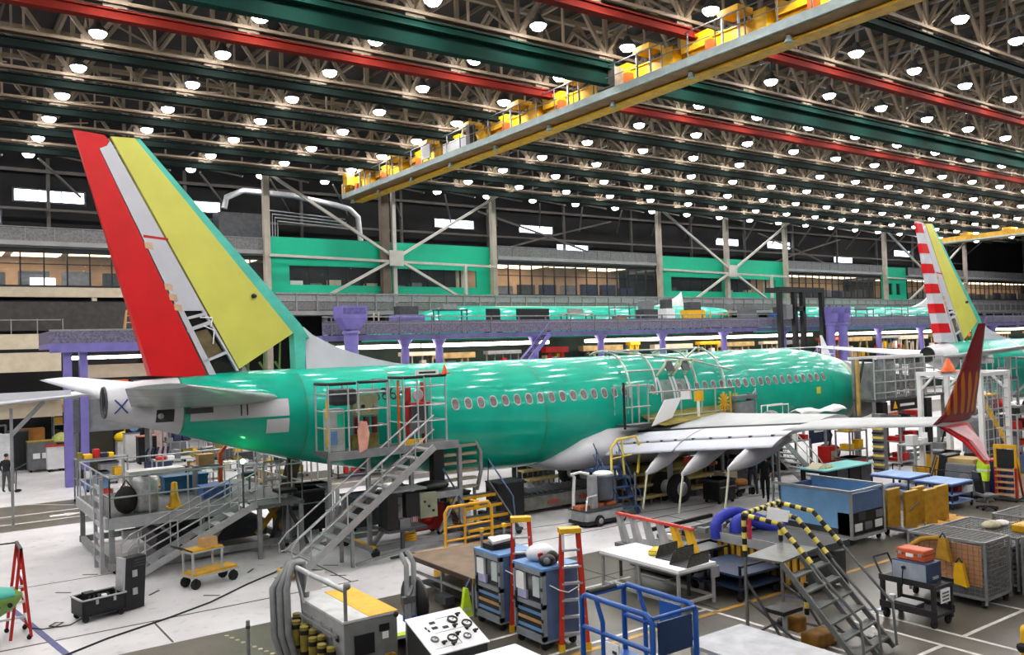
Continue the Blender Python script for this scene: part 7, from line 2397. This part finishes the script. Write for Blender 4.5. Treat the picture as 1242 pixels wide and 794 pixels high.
MB().lathe([(.3, 0), (.05, .55), (.02, .56)], n=10).build('cone', ORANGE, t)
MB().box(-.3, .3, -.3, .3, 0, .04).build('base', ORANGE, t)
ft = T('curved_steps', 'grey curved slatted seat bank beneath the red winglet strake', 'steps', (39.6, 19.0, 0))
for k in range(5):
    MB().box(-.3 - .12 * k, 1.2, .0 + .12 * k, .12 + .12 * k, .3 + .26 * k, .36 + .26 * k).build('slat', STEEL, ft)
MB().bar((0, .1, 0), (0, .1, .4), .08).bar((1, .3, 0), (1, .5, 1.4), .08).bar((0, .3, 0), (0, .5, 1.2), .08).build('leg', DSTEEL, ft)
wr = T('white_wing_rack', 'long white gangway plank on rails beyond the nose dock', 'gangway', (41, 31.5, 0))
MB().box(-5, 5, -.3, .3, 4.55, 4.65).build('plank', WHITE, wr)
for k in range(5):
    MB().bar((-4.5 + 2.2 * k, 0, 0), (-4.5 + 2.2 * k, 0, 4.55), .12).build('leg', STEEL, wr)
rail(wr, [(-5, -.3, 4.65), (5, -.3, 4.65)], .9, ALU, .03, 1.6)
rl = [('rear_dock', 'tall grey lattice dock at the right edge beyond the white gantry', (44.5, 22.8, 0), 6.0, 3.6), ('rear_dock', 'grey lattice dock along the second airliner, at the right edge', (52.5, 23.2, 0), 9.0, 4.6)]
for nm, lab, loc, w_, h in rl:
    t = T(nm, lab, 'work stand', loc)
    MB().grid(0, w_, 0, 0, .2, h + 1.1, int(w_ * 1.6), 7, .05, 'xz').build('front_lattice', ALU, t)
    MB().box(0, w_, 0, 1.0, h - .1, h).build('deck', GRATE, t)
    MB().box(0, w_, 0, 1.0, h * .5, h * .5 + .1).build('middle_deck', GRATE, t)
    legs(t, (0, w_ / 2, w_), (.0, .95), 0, h, .12, STEEL, 'post')
    MB().box(w_ * .2, w_ * .5, .3, .7, h, h + .7).build('grey_box', GREYF, t)
for i, (px, py, m, lab) in enumerate(((1212, 540, REDP, 'red-topped pedestal machine at the right edge beyond the winglet'), (1228, 548, WHITE, 'white-topped pedestal at the right edge beyond the winglet'))):
    t = T('pedestal_machine', lab, 'machine', FL(px, py))
    MB().box(-.35, .35, -.35, .35, 0, 2.0).build('body', DSTEEL, t)
    MB().sph((0, 0, 2.25), .32, 10).build('head', m, t)

# ================================================================== MIDDLE DISTANCE AT LEFT
wl = T('spare_wing', 'long white tail plane panel on a dark trestle at the left edge', 'aircraft part', (4.6, 37.6, 0))
r1 = []
for x, c, z in ((-6, 2.2, 4.35), (-2, 1.5, 4.6), (1.9, .8, 4.85)):
    r1.append([Vector((x, p.x, p.z)) for p in foil(c * .5, -c * .5, 0, .25, z, z)])
MB().loft(r1).build('panel', APWHITE, wl)
MB().box(-2, .6, -.4, -.3, 4.7, 5.0).build('upper_plate', APWHITE, wl)
MB().bar((-1.4, 0, 0), (-1.4, 0, 4.4), .1).bar((-1.4, 0, 3.4), (-.3, 0, 4.6), .15).build('trestle', STEEL, wl)
dk = T('opening_shade_block', 'dark block standing in for the shaded opening behind the tail cone exhaust', 'crate', (8.2, 51.3, 0))  # solid dark block added where there is only a dark opening
MB().box(-.9, .9, -.6, .6, .1, 4.4).build('body', mat('opening_dark', (66, 64, 54), .7, 0, .1, 1), dk)
MB().box(-.95, .95, -.65, .65, 0, .15).build('skid', DSTEEL, dk)


def gcart(px, py, w_, d, h, m, top, label, name='tool_cart', cat='cart', extra=None):
    t = T(name, label, cat, FL(px, py))
    MB().box(-w_ / 2, w_ / 2, -d / 2, d / 2, .15, h).build('body', m, t)
    MB().box(-w_ / 2 - .03, w_ / 2 + .03, -d / 2 - .03, d / 2 + .03, h, h + .06).build('top', top, t)
    casters(t, [(-w_ * .4, -d * .4), (w_ * .4, -d * .4), (-w_ * .4, d * .4), (w_ * .4, d * .4)], .08)
    if extra:
        for i, (x, z, ww, hh, mm) in enumerate(extra):
            MB().box(x, x + ww, -d / 2 - .03, -d / 2, z, z + hh).build('front_panel', mm, t)
    return t


SLATE = mat('slate_grey', (104, 106, 108), .5, .1, .1, 3)
gcart(49, 571, 1.25, .9, 1.65, SLATE, OLIVE, 'grey tool cabinet with pale notice alone on the far left floor', 'tool_cabinet', 'cabinet', ((-.4, .75, .35, .3, PAPER), (.05, .75, .5, .3, WHITE), (-.45, .3, .9, .3, GREYF)))
wb = T('white_panel_case', 'tall white wheeled panel case at the left edge beside the worker', 'case', FL(3, 590))
MB().box(-1.4, .45, -.1, .25, .15, 2.6).build('panel', mat('panel_white', (206, 208, 210), .5), wb)
MB().box(.45, .52, -.12, .27, .1, 2.65).build('dark_edge', DSTEEL, wb)
casters(wb, [(-1, 0), (.3, 0)], .07)
for i, (px, py, w_, d, h, m, lab) in enumerate(((22, 570, 1.0, 1, 2.2, BLACK, 'black machine behind the white panel case at far left'), (17, 569, 1.2, .8, 1.0, STEEL, 'grey steel bench behind the grey tool cabinet'), (68, 571, .9, .6, 1.4, WHITE, 'white and red panel stand right of the grey tool cabinet'), (80, 569, .8, .6, 1.5, mat('bin_green', (60, 130, 96), .5), 'green bin on the floor beyond the grey tool cabinet'))):
    gcart(px, py, w_, d, h, m, [DSTEEL, ALU, REDP, BLACK][i], lab, ['dark_machine', 'steel_bench', 'panel_stand', 'green_bin'][i], ['machine', 'bench', 'stand', 'bin'][i])
rack((2.7, 57.0, 0), 1.9, .8, 2.6, STEEL, 'tall steel rack with white ducts, far left below the spare tail plane', [WHITE, STEEL, BLACK, WHITE])
rack((7.0, 56.8, 0), 2.4, .8, 3.2, STEEL, 'steel rack topped by long yellow covers, far left', [MUSTARD, OLIVE, WHITE, GREYF, BLACK])
for i, (x, z, lab) in enumerate(((7.6, 3.55, 'long yellow cover on the far left rack, lower of two'), (7.2, 3.88, 'long yellow cover on the far left rack, upper of two'))):
    t = T('yellow_cover', lab, 'cover', (x + .8, 57.2, z - .28))
    MB().prism([(-1.1, 0), (1.1, .1), (.95, .3), (-1.0, .25)], -.3, .3, 'y').build('cover', YEL, t)
    MB().box(-1.1, 1.1, -.32, .32, -.03, .02).build('edge', YEL2, t)
t = T('lime_bundle', 'lime wrapped bundle on a stand far left beside the green bin', 'bundle', FL(75, 567))
MB().box(-.4, .4, -.4, .4, 0, 1.2).build('stand', GREYF, t)
MB().sph((0, 0, 1.55), .5, 8, (1, .8, 1)).build('bundle', mat('lime_pale', (196, 202, 116), .7, 0, .2, 4), t)
t = T('ochre_box', 'ochre box on a steel stand at far left below the spare tail plane', 'box', FL(40, 567))
MB().box(-.6, .6, -.4, .4, 1.4, 2.3).build('box', mat('ochre2', (178, 120, 52), .7), t)
legs(t, (-.5, .5), (-.3, .3), 0, 1.4, .08, STEEL)
rk2 = rack(tuple(FL(106, 553)), 2.2, .9, 1.7, ALU, 'alloy wheeled rack with yellow bin left of the tail cone, beyond the dock', [YEL, STEEL, WHITE])
t = T('yellow_bag_stand', 'bright yellow bag heaped on a white locker below the tail cone', 'bag', FL(152, 556))
MB().box(-.5, .5, -.4, .4, 0, 1.1).build('locker', mat('locker_white', (206, 206, 206), .5), t)
MB().sph((0, 0, 1.35), .55, 10, (1.15, .8, .65)).build('bag', mat('bag_yellow', (238, 206, 30), .6, 0, .1, 3, bump=.5), t)
MB().sph((.25, .0, 1.75), .3, 8, (1, .8, .6)).build('upper_bag', mat('bag_yellow', (238, 206, 30)), t)
t = T('number_sign', 'black sign with a blue circled 4 below the tail cone', 'sign', FL(163, 560))
MB().box(-.45, .45, -.04, .04, 1.75, 2.35).build('board', BLACK, t)
MB().lathe([(.2, -.06), (.25, -.06), (.25, -.04), (.2, -.04)], (0, 0, 2.05), 16, 'y').build('blue_ring', BLUEL, t)
text_on('numeral', '4', .36, BLUEL, t, (0, -.06, 2.05), (PI / 2, 0, 0))
MB().bar((0, 0, 0), (0, 0, 1.75), .08).box(-.3, .3, -.3, .3, 0, .05).build('post', STEEL, t)
for i, (px, py, w_, h, m, top, lab) in enumerate(((160, 560, .8, 1.7, WHITE, GREYF, 'white locker with dark lower half below the number sign'), (178, 562, 1.0, 1.6, BLACK, mat('pink_paper', (214, 140, 130), .7), 'black box with pink paper right of the yellow bag'), (196, 556, .9, 1.9, mat('cab_rose', (196, 170, 166), .6), REDP, 'pale locker with red top below the hatch of the tail cone'), (215, 560, .9, 2.0, GREYF, STEEL, 'grey cabinet at the end of the tail cone shadow'),
                                            (118, 572, 1.2, 1.0, STEEL, YEL, 'steel cart with yellow top just behind the dock rails'), (262, 566, 1.4, 1.1, mat('cab_grey', (150, 152, 152), .5), WHITE, 'grey cart with white top behind the dock, left of the jack'), (300, 560, 1.2, 1.3, DSTEEL, CREAM, 'dark cart with cream top behind the dock under the green belly'), (330, 556, 1.0, 1.2, CREAM, STEEL, 'cream cart behind the tail screen'))):
    gcart(px, py, w_, .7, h, m, top, lab, 'shop_cart', 'cart')
t = T('coat_rack', 'dark blue machine with upright levers behind the dock rails', 'machine', FL(192, 580))
MB().box(-.6, .6, -.3, .3, .1, .9).build('body', NAVY, t)
for k in range(5):
    MB().tube([(-.5 + .24 * k, 0, .9), (-.55 + .26 * k, 0, 1.35), (-.45 + .24 * k, -.1, 1.6)], .06, 6).build('lever', NAVY, t)
MB().bar((.5, 0, 1.0), (1.5, 0, 1.15), .08).build('arm', DSTEEL, t)
casters(t, [(-.5, 0), (.5, 0)], .05)
for i, (px, py, lab) in enumerate(((228, 566, 'grey rail frame stand behind the dock, left of the black braced frame'), (275, 556, 'grey rail frame stand behind the dock, below the green light patch'))):
    t = T('rail_stand', lab, 'stand', FL(px, py))
    MB().box(-1, 1, -.4, .4, .9, 1.0).build('deck', STEEL, t)
    legs(t, (-.95, .95), (-.35, .35), 0, .9, .08, STEEL)
    rail(t, [(-1, -.38, 1.0), (1, -.38, 1.0), (1, .38, 1.0)], 1.0, ALU, .03, .5)
t = T('v_brace_stand', 'white frame with black V braces below the rear fuselage', 'frame', FL(245, 552))
MB().bar((-.9, 0, 0), (-.9, 0, 2.1), .08).bar((.9, 0, 0), (.9, 0, 2.1), .08).bar((-.9, 0, 1.3), (.9, 0, 1.3), .08).bar((-.9, 0, .5), (.9, 0, .5), .08).build('frame', WHITE, t)
MB().bar((-.5, -.05, 2.1), (0, -.05, 1.0), .08).bar((.6, -.05, 2.1), (.4, -.05, 1.0), .08).build('black_brace', BLACK, t)
MB().bar((-.8, -.05, 2.2), (-.6, -.05, 1.1), .1).build('yellow_brace', mat('brace_lime', (200, 206, 110), .6), t)
# beacon light shining green on the belly
t = T('belly_work_light', 'small bright green work light clipped under the rear belly', 'lamp', (8.1, 25.5, 1.6))
MB().tube([(0, 0, 0), (0, 0, 1.32)], .03, 6).build('post', DSTEEL, t)
MB().sph((0, 0, 1.38), .07, 8).build('bulb', mat('green_bulb', (120, 255, 160), .3, emit=45, vary=0), t)

# ================================================================== PEOPLE
SKIN = mat('skin_tone', (176, 128, 104), .6, 0, .05, 6)


def person(loc, rz, label, joints, shirt, trousers, shoes, hair, cap=None):
    """joints: dict of 3-D joints (facing -y). One continuous skinned body; cloth regions are material slots."""
    J = joints
    vs, es, rs = [], [], []

    def add(p, r, parent=None):
        vs.append(Vector(p))
        rs.append(r)
        if parent is not None:
            es.append((parent, len(vs) - 1))
        return len(vs) - 1
    pel = add(J['pelvis'], .145)
    w_ = add(J['waist'], .135, pel)
    ch = add(J['chest'], .16, w_)
    nk = add(J['neck'], .06, ch)
    j0 = add(Vector(J['head']) + Vector((0, -.03, -.06)), .085, nk)
    add(Vector(J['head']) + Vector((0, -.005, .06)), .095, j0)
    nose = add(Vector(J['head']) + Vector((0, -.125, -.01)), .022, j0)
    slot = {}
    for s in 'LR':
        sh = add(J['sh' + s], .075, ch)
        el = add(J['el' + s], .052, sh)
        wr = add(J['wr' + s], .036, el)
        d = (Vector(J['wr' + s]) - Vector(J['el' + s])).normalized()
        pm_ = add(Vector(J['wr' + s]) + d * .06, .035, wr)
        side = Vector((0, 0, 1)).cross(d)
        side = side.normalized() if side.length > .1 else Vector((0, 1, 0))
        for k, (o, L) in enumerate(((-.03, .075), (-.01, .085), (.01, .08), (.03, .065))):
            f1 = add(Vector(J['wr' + s]) + d * (.08 + L * .5) + side * o, .009, pm_)
            add(Vector(J['wr' + s]) + d * (.08 + L * .9) + side * o + Vector((0, -.02, 0)), .008, f1)
        add(Vector(J['wr' + s]) + d * .05 + side * -.05, .01, pm_)
        hp = add(J['hip' + s], .105, pel)
        kn = add(J['kn' + s], .072, hp)
        an = add(J['an' + s], .048, kn)
        ft_ = Vector(J['an' + s])
        add(ft_ + Vector(J.get('toe', (0, -.16, -.05))), .045, an)
    me = bpy.data.meshes.new('body')
    me.from_pydata(vs, es, [])
    o = bpy.data.objects.new('body', me)
    C.objects.link(o)
    m = o.modifiers.new('skin', 'SKIN')
    o.modifiers.new('sub', 'SUBSURF').levels = 2
    for i, r in enumerate(rs):
        me.skin_vertices[0].data[i].radius = (r, r)
    me.skin_vertices[0].data[pel].use_root = True
    dg = bpy.context.evaluated_depsgraph_get()
    bm_ = bpy.data.meshes.new_from_object(o.evaluated_get(dg))
    bpy.data.objects.remove(o)
    bm_.name = 'body'
    for x in (shirt, trousers, shoes, SKIN):
        bm_.materials.append(x)
    hands = [Vector(J['wrL']), Vector(J['wrR'])]
    hz = J['neck'][2]
    for p in bm_.polygons:
        c = p.center
        k = 0
        if c.z > hz + .01 or min((c - h).length for h in hands) < .12 and max((c - Vector(J['el' + s])).length for s in 'LR') > .2 and min((c - h).length for h in hands) < .1:
            k = 3
        elif c.z < .1:
            k = 2
        elif c.z < J['pelvis'][2] + .06 and min((c - h).length for h in hands) > .13:
            k = 1
        p.material_index = k
        p.use_smooth = True
    t = T('person', label, 'person', loc, rz)
    b = bpy.data.objects.new('body', bm_)
    C.objects.link(b)
    b.parent = t
    h = Vector(J['head'])
    hr = MB()
    hr.sph(h + Vector((0, .025, .085)), .105, 10, (.95, 1.0, .85))
    hr.build('hair' if not cap else 'cap', hair if not cap else cap, t)
    for s in (-1, 1):
        MB().sph(h + Vector((s * .035, -.095, .02)), .012, 6).build('eye', BLACK, t)
        MB().sph(h + Vector((s * .092, 0, 0)), .025, 6, (.5, .8, 1.2)).build('ear', SKIN, t)
    MB().cb(h + Vector((0, -.1, -.06)), (.045, .012, .01)).build('mouth', mat('lip', (140, 70, 64), .6), t)
    return t


DKJ = mat('dark_jacket', (22, 24, 30), .85, 0, .1, 5)
DKT = mat('dark_trousers', (20, 20, 24), .85, 0, .1, 5)
TEALJ = mat('navy_teal_jacket', (18, 40, 56), .85, 0, .1, 5)
SLT = mat('slate_trousers', (58, 58, 72), .85, 0, .1, 5)
GRT = mat('grey_trousers', (74, 76, 76), .85, 0, .15, 5)
HAIR = mat('dark_hair', (24, 20, 18), .8, 0, .1, 20)
walk = dict(pelvis=(0, 0, .93), waist=(0, -.01, 1.1), chest=(0, -.03, 1.34), neck=(0, -.04, 1.52), head=(0, -.07, 1.66), shL=(.19, -.02, 1.43), elL=(.25, .02, 1.16), wrL=(.2, -.16, 1.0), shR=(-.19, -.02, 1.43), elR=(-.24, .06, 1.16), wrR=(-.24, -.02, .92),
            hipL=(.1, 0, .88), knL=(.11, -.2, .5), anL=(.11, -.22, .09), hipR=(-.1, 0, .88), knR=(-.1, .08, .5), anR=(-.11, .34, .12))
stand = dict(pelvis=(0, 0, .95), waist=(0, -.01, 1.12), chest=(0, -.02, 1.36), neck=(0, -.02, 1.54), head=(0, -.04, 1.68), shL=(.2, 0, 1.45), elL=(.27, .03, 1.18), wrL=(.24, -.1, .96), shR=(-.2, 0, 1.45), elR=(-.27, .03, 1.18), wrR=(-.24, -.1, .96),
             hipL=(.1, 0, .9), knL=(.13, -.02, .5), anL=(.14, .02, .09), hipR=(-.1, 0, .9), knR=(-.13, -.02, .5), anR=(-.15, .03, .09))
person(tuple(FL(929, 607)), -1.0, 'person in dark jacket and trousers walking beneath the wing, in front of another', walk, DKJ, DKT, BLACK, HAIR)
st2 = dict(stand)
st2.update(elR=(-.3, .05, 1.7), wrR=(-.26, -.1, 1.95))
st2 = {k: v for k, v in st2.items()}
person(tuple(FL(914, 600)), 2.4, 'person in dark teal jacket and slate trousers standing behind the walking one', stand, TEALJ, SLT, BLACK, HAIR)
person(tuple(FL(8, 597)), 2.6, 'person in black top and grey trousers with cap at the far left edge', stand, DKJ, GRT, BLACK, HAIR, BLACK)
t = T('air_tool', 'dark hand tool on a stand reaching right of the far left worker', 'tool', FL(19, 597))
MB().tube([(0, 0, 0), (.05, 0, 1.1), (.5, 0, 1.35)], .03, 6).build('lance', DSTEEL, t)
MB().sph((.1, 0, .08), .1, 8, (1.6, 1, .7)).build('foot_bag', DKT, t)

# ================================================================== MORE SHOP-FLOOR THINGS, each by its own look and neighbours
def tub(x, y, w_, d, h, m, label, name, cat, lid=DSTEEL):
    t = T(name, label, cat, (x, y, 0))
    MB().box(-w_ / 2, w_ / 2, -d / 2, d / 2, .12, h).build('body', m, t)
    MB().box(-w_ / 2 - .03, w_ / 2 + .03, -d / 2 - .03, d / 2 + .03, h - .08, h).build('rim', lid, t)
    MB().bar((-w_ / 2, -d / 2 - .06, h * .7), (w_ / 2, -d / 2 - .06, h * .7), .04).build('handle_bar', STEEL, t)
    casters(t, [(-w_ * .4, -d * .4), (w_ * .4, -d * .4), (-w_ * .4, d * .4), (w_ * .4, d * .4)], .06)
    return t


def post_unit(x, y, h, m, label, name='pump_unit', cat='machine'):
    t = T(name, label, cat, (x, y, 0))
    MB().box(-.35, .35, -.3, .3, .1, h * .55).build('body', m, t)
    MB().cyl((-.15, 0, h * .55), (-.15, 0, h), .07, n=8).build('column', STEEL, t)
    MB().tube([(.1, 0, h * .55), (.2, -.1, h * .8), (-.05, -.1, h * .95)], .04, 6).build('hose', BLACK, t)
    MB().box(-.2, .25, -.32, -.3, h * .25, h * .45).build('panel', CREAM, t)
    casters(t, [(-.3, -.25), (.3, -.25), (-.3, .25), (.3, .25)], .05)
    return t


# dark tubs added so belly and wing undersides read as shaded; coloured ones are clutter
for a in ((10.9, 28.4, 1.5, 1.0, 1.5, BLACK, 'large black tub added to darken the gap under the belly, right of the dock', 'filler_tub', 'tub'),
          (12.9, 27.6, 1.2, .9, 1.2, DSTEEL, 'dark steel tub added as shade under the belly behind the tower', 'filler_tub', 'tub'),
          (12.0, 30.5, 1.6, .8, 1.3, GREYF, 'grey tub on the far side of the belly, seen past the tower', 'filler_tub', 'tub'),
          (16.2, 27.3, 1.4, .8, .9, BLACK, 'low black tub added as shade behind the curved chute', 'filler_tub', 'tub'),
          (25.1, 22.2, .9, .8, .9, BLACK, 'black tub added as shade under the outboard flap, before the walking person', 'filler_tub', 'tub'),
          (28.3, 24.4, 1.3, .9, 1.2, DSTEEL, 'dark steel tub added as shade under the wing behind the two people', 'filler_tub', 'tub'),
          (25.4, 26.6, 2.0, .9, 1.2, BLACK, 'long black tub added as shade between the main wheels', 'filler_tub', 'tub'),
          (30.5, 26.2, 2.2, .9, 1.2, DSTEEL, 'long dark tub added as shade under the forward fuselage', 'filler_tub', 'tub'),
          (33.2, 26.4, 1.4, .9, 1.1, BLACK, 'black tub added as shade just behind the nose wheels', 'filler_tub', 'tub'),
          (32.7, 21.6, 1.1, .7, 1.0, REDP, 'red tub on the floor behind the turquoise bench', 'filler_tub', 'tub'),
          (36.0, 19.4, 1.2, .9, 1.1, YEL2, 'yellow tub left of the white gantry', 'filler_tub', 'tub'),
          (37.2, 15.6, 1.2, .8, 1.4, GREYF, 'grey tub to the right of the white gantry foot', 'filler_tub', 'tub'),
          (42.5, 16.8, 2.0, .9, 1.6, STEEL, 'steel tub near the right edge beyond the yellow boom', 'filler_tub', 'tub'),
          (46.0, 16.5, 2.0, .9, 1.4, DSTEEL, 'dark tub at the far right edge behind the red-topped pedestal', 'filler_tub', 'tub')):
    tub(*a)
for a in ((26.4, 23.0, 1.7, CREAM, 'cream pump unit with black hose under the flap fairings'), (29.6, 24.6, 1.9, STEEL, 'steel pump unit under the wing, behind the nose stair'), (10.3, 27.9, 1.6, GREYF, 'grey pump unit beside the black tub under the belly'),
          (14.6, 28.2, 1.5, CREAM, 'cream pump unit behind the tower, beyond the belly'), (34.6, 24.0, 2.0, REDP, 'red pump unit under the outer wing, left of the dock'), (38.5, 20.8, 2.1, GREYF, 'grey pump unit inside the white gantry by its left post'),
          (41.0, 22.0, 2.0, WHITE, 'white pump unit in front of the nose dock'), (47.5, 19.5, 2.2, YEL2, 'yellow pump unit at the right edge below the second airliner'), (49.5, 21.5, 2.3, STEEL, 'steel pump unit at the right edge against the lattice dock')):
    post_unit(*a)
dolly = T('low_trolley', 'small wheeled trolley with orange cloth beneath the outboard flap, left of the people', 'trolley', tuple(FL(899, 600)))
MB().box(-.5, .5, -.3, .3, .3, .38).build('deck', STEEL, dolly)
MB().sph((0, 0, .5), .3, 8, (1.3, .9, .5)).build('cloth', mat('cloth_orange', (200, 132, 70), .8, 0, .15, 5), dolly)
casters(dolly, [(-.4, -.25), (.4, -.25), (-.4, .25), (.4, .25)], .14)
# racks beyond the tail, filling the far side of the hall at left
for a in (((5.9, 40.9, 0), 2.0, .8, 1.9, STEEL, 'steel rack of mixed boxes behind the tail dock, under the exhaust', LOADS), ((8.6, 38.6, 0), 2.2, .8, 1.8, ALU, 'alloy rack of mixed boxes behind the tail dock, below the hatch', LOADS),
          ((11.4, 39.4, 0), 2.2, .8, 2.0, STEEL, 'steel rack of mixed boxes beyond the tail, below the fairing straps', LOADS), ((13.9, 41.2, 0), 2.4, .8, 2.0, ALU, 'alloy rack of mixed boxes beyond the tail, left of the belly jack', LOADS),
          ((9.8, 35.6, 0), 1.6, .7, 1.5, ALU, 'low alloy rack just behind the dock back rail', [WHITE, CREAM, STEEL, BLACK]), ((12.6, 35.2, 0), 1.8, .7, 1.6, STEEL, 'low steel rack just behind the dock, under the rear belly', [WHITE, YEL, STEEL, BLACK]),
          ((10.9, 46.5, 0), 2.6, .9, 2.6, STEEL, 'tall steel rack far beyond the tail cone, under the grey shelf', LOADS), ((14.2, 46.0, 0), 3.0, .9, 2.6, STEEL, 'tall steel rack far beyond the green tail, at the shelf end', LOADS),
          ((17.0, 39.0, 0), 2.6, .8, 1.6, DSTEEL, 'dark rack beyond the belly, seen behind the tower legs', [BLACK, DSTEEL, WHITE, REDP]), ((40.6, 24.8 - 6.4, 0), 2.2, .9, 2.4, ALU, 'alloy rack of red and black parts behind the maroon winglet', [REDP, BLACK, STEEL]),
          ((44.6, 14.6, 0), 2.4, .9, 2.2, STEEL, 'steel rack at the right edge behind the red carriers', LOADS), ((48.5, 17.6, 0), 2.6, .9, 2.6, ALU, 'alloy rack at the right edge under the dark belly of the second airliner', LOADS)):
    rack(*a)
for a in ((107, 590, 'cone'), ):
    pass
# white floor boxes in the middle distance
for i, (x, y, w_, h, m, lab) in enumerate(((7.2, 44.5, 1.0, .9, mat('floor_box_blue', (70, 110, 150), .5), 'blue floor box right of the grey tool cabinet far left'), (8.1, 46.6, .8, 1.1, STEEL, 'steel floor box right of the blue floor box far left'), (9.2, 43.2, 1.2, .9, YEL, 'yellow floor box in line below the number sign'), (12.3, 44.0, 1.2, 1.0, WHITE, 'white floor box beyond the hatch of the tail cone'))):
    tub(x, y, w_, .8, h, m, lab, 'floor_box', 'box')
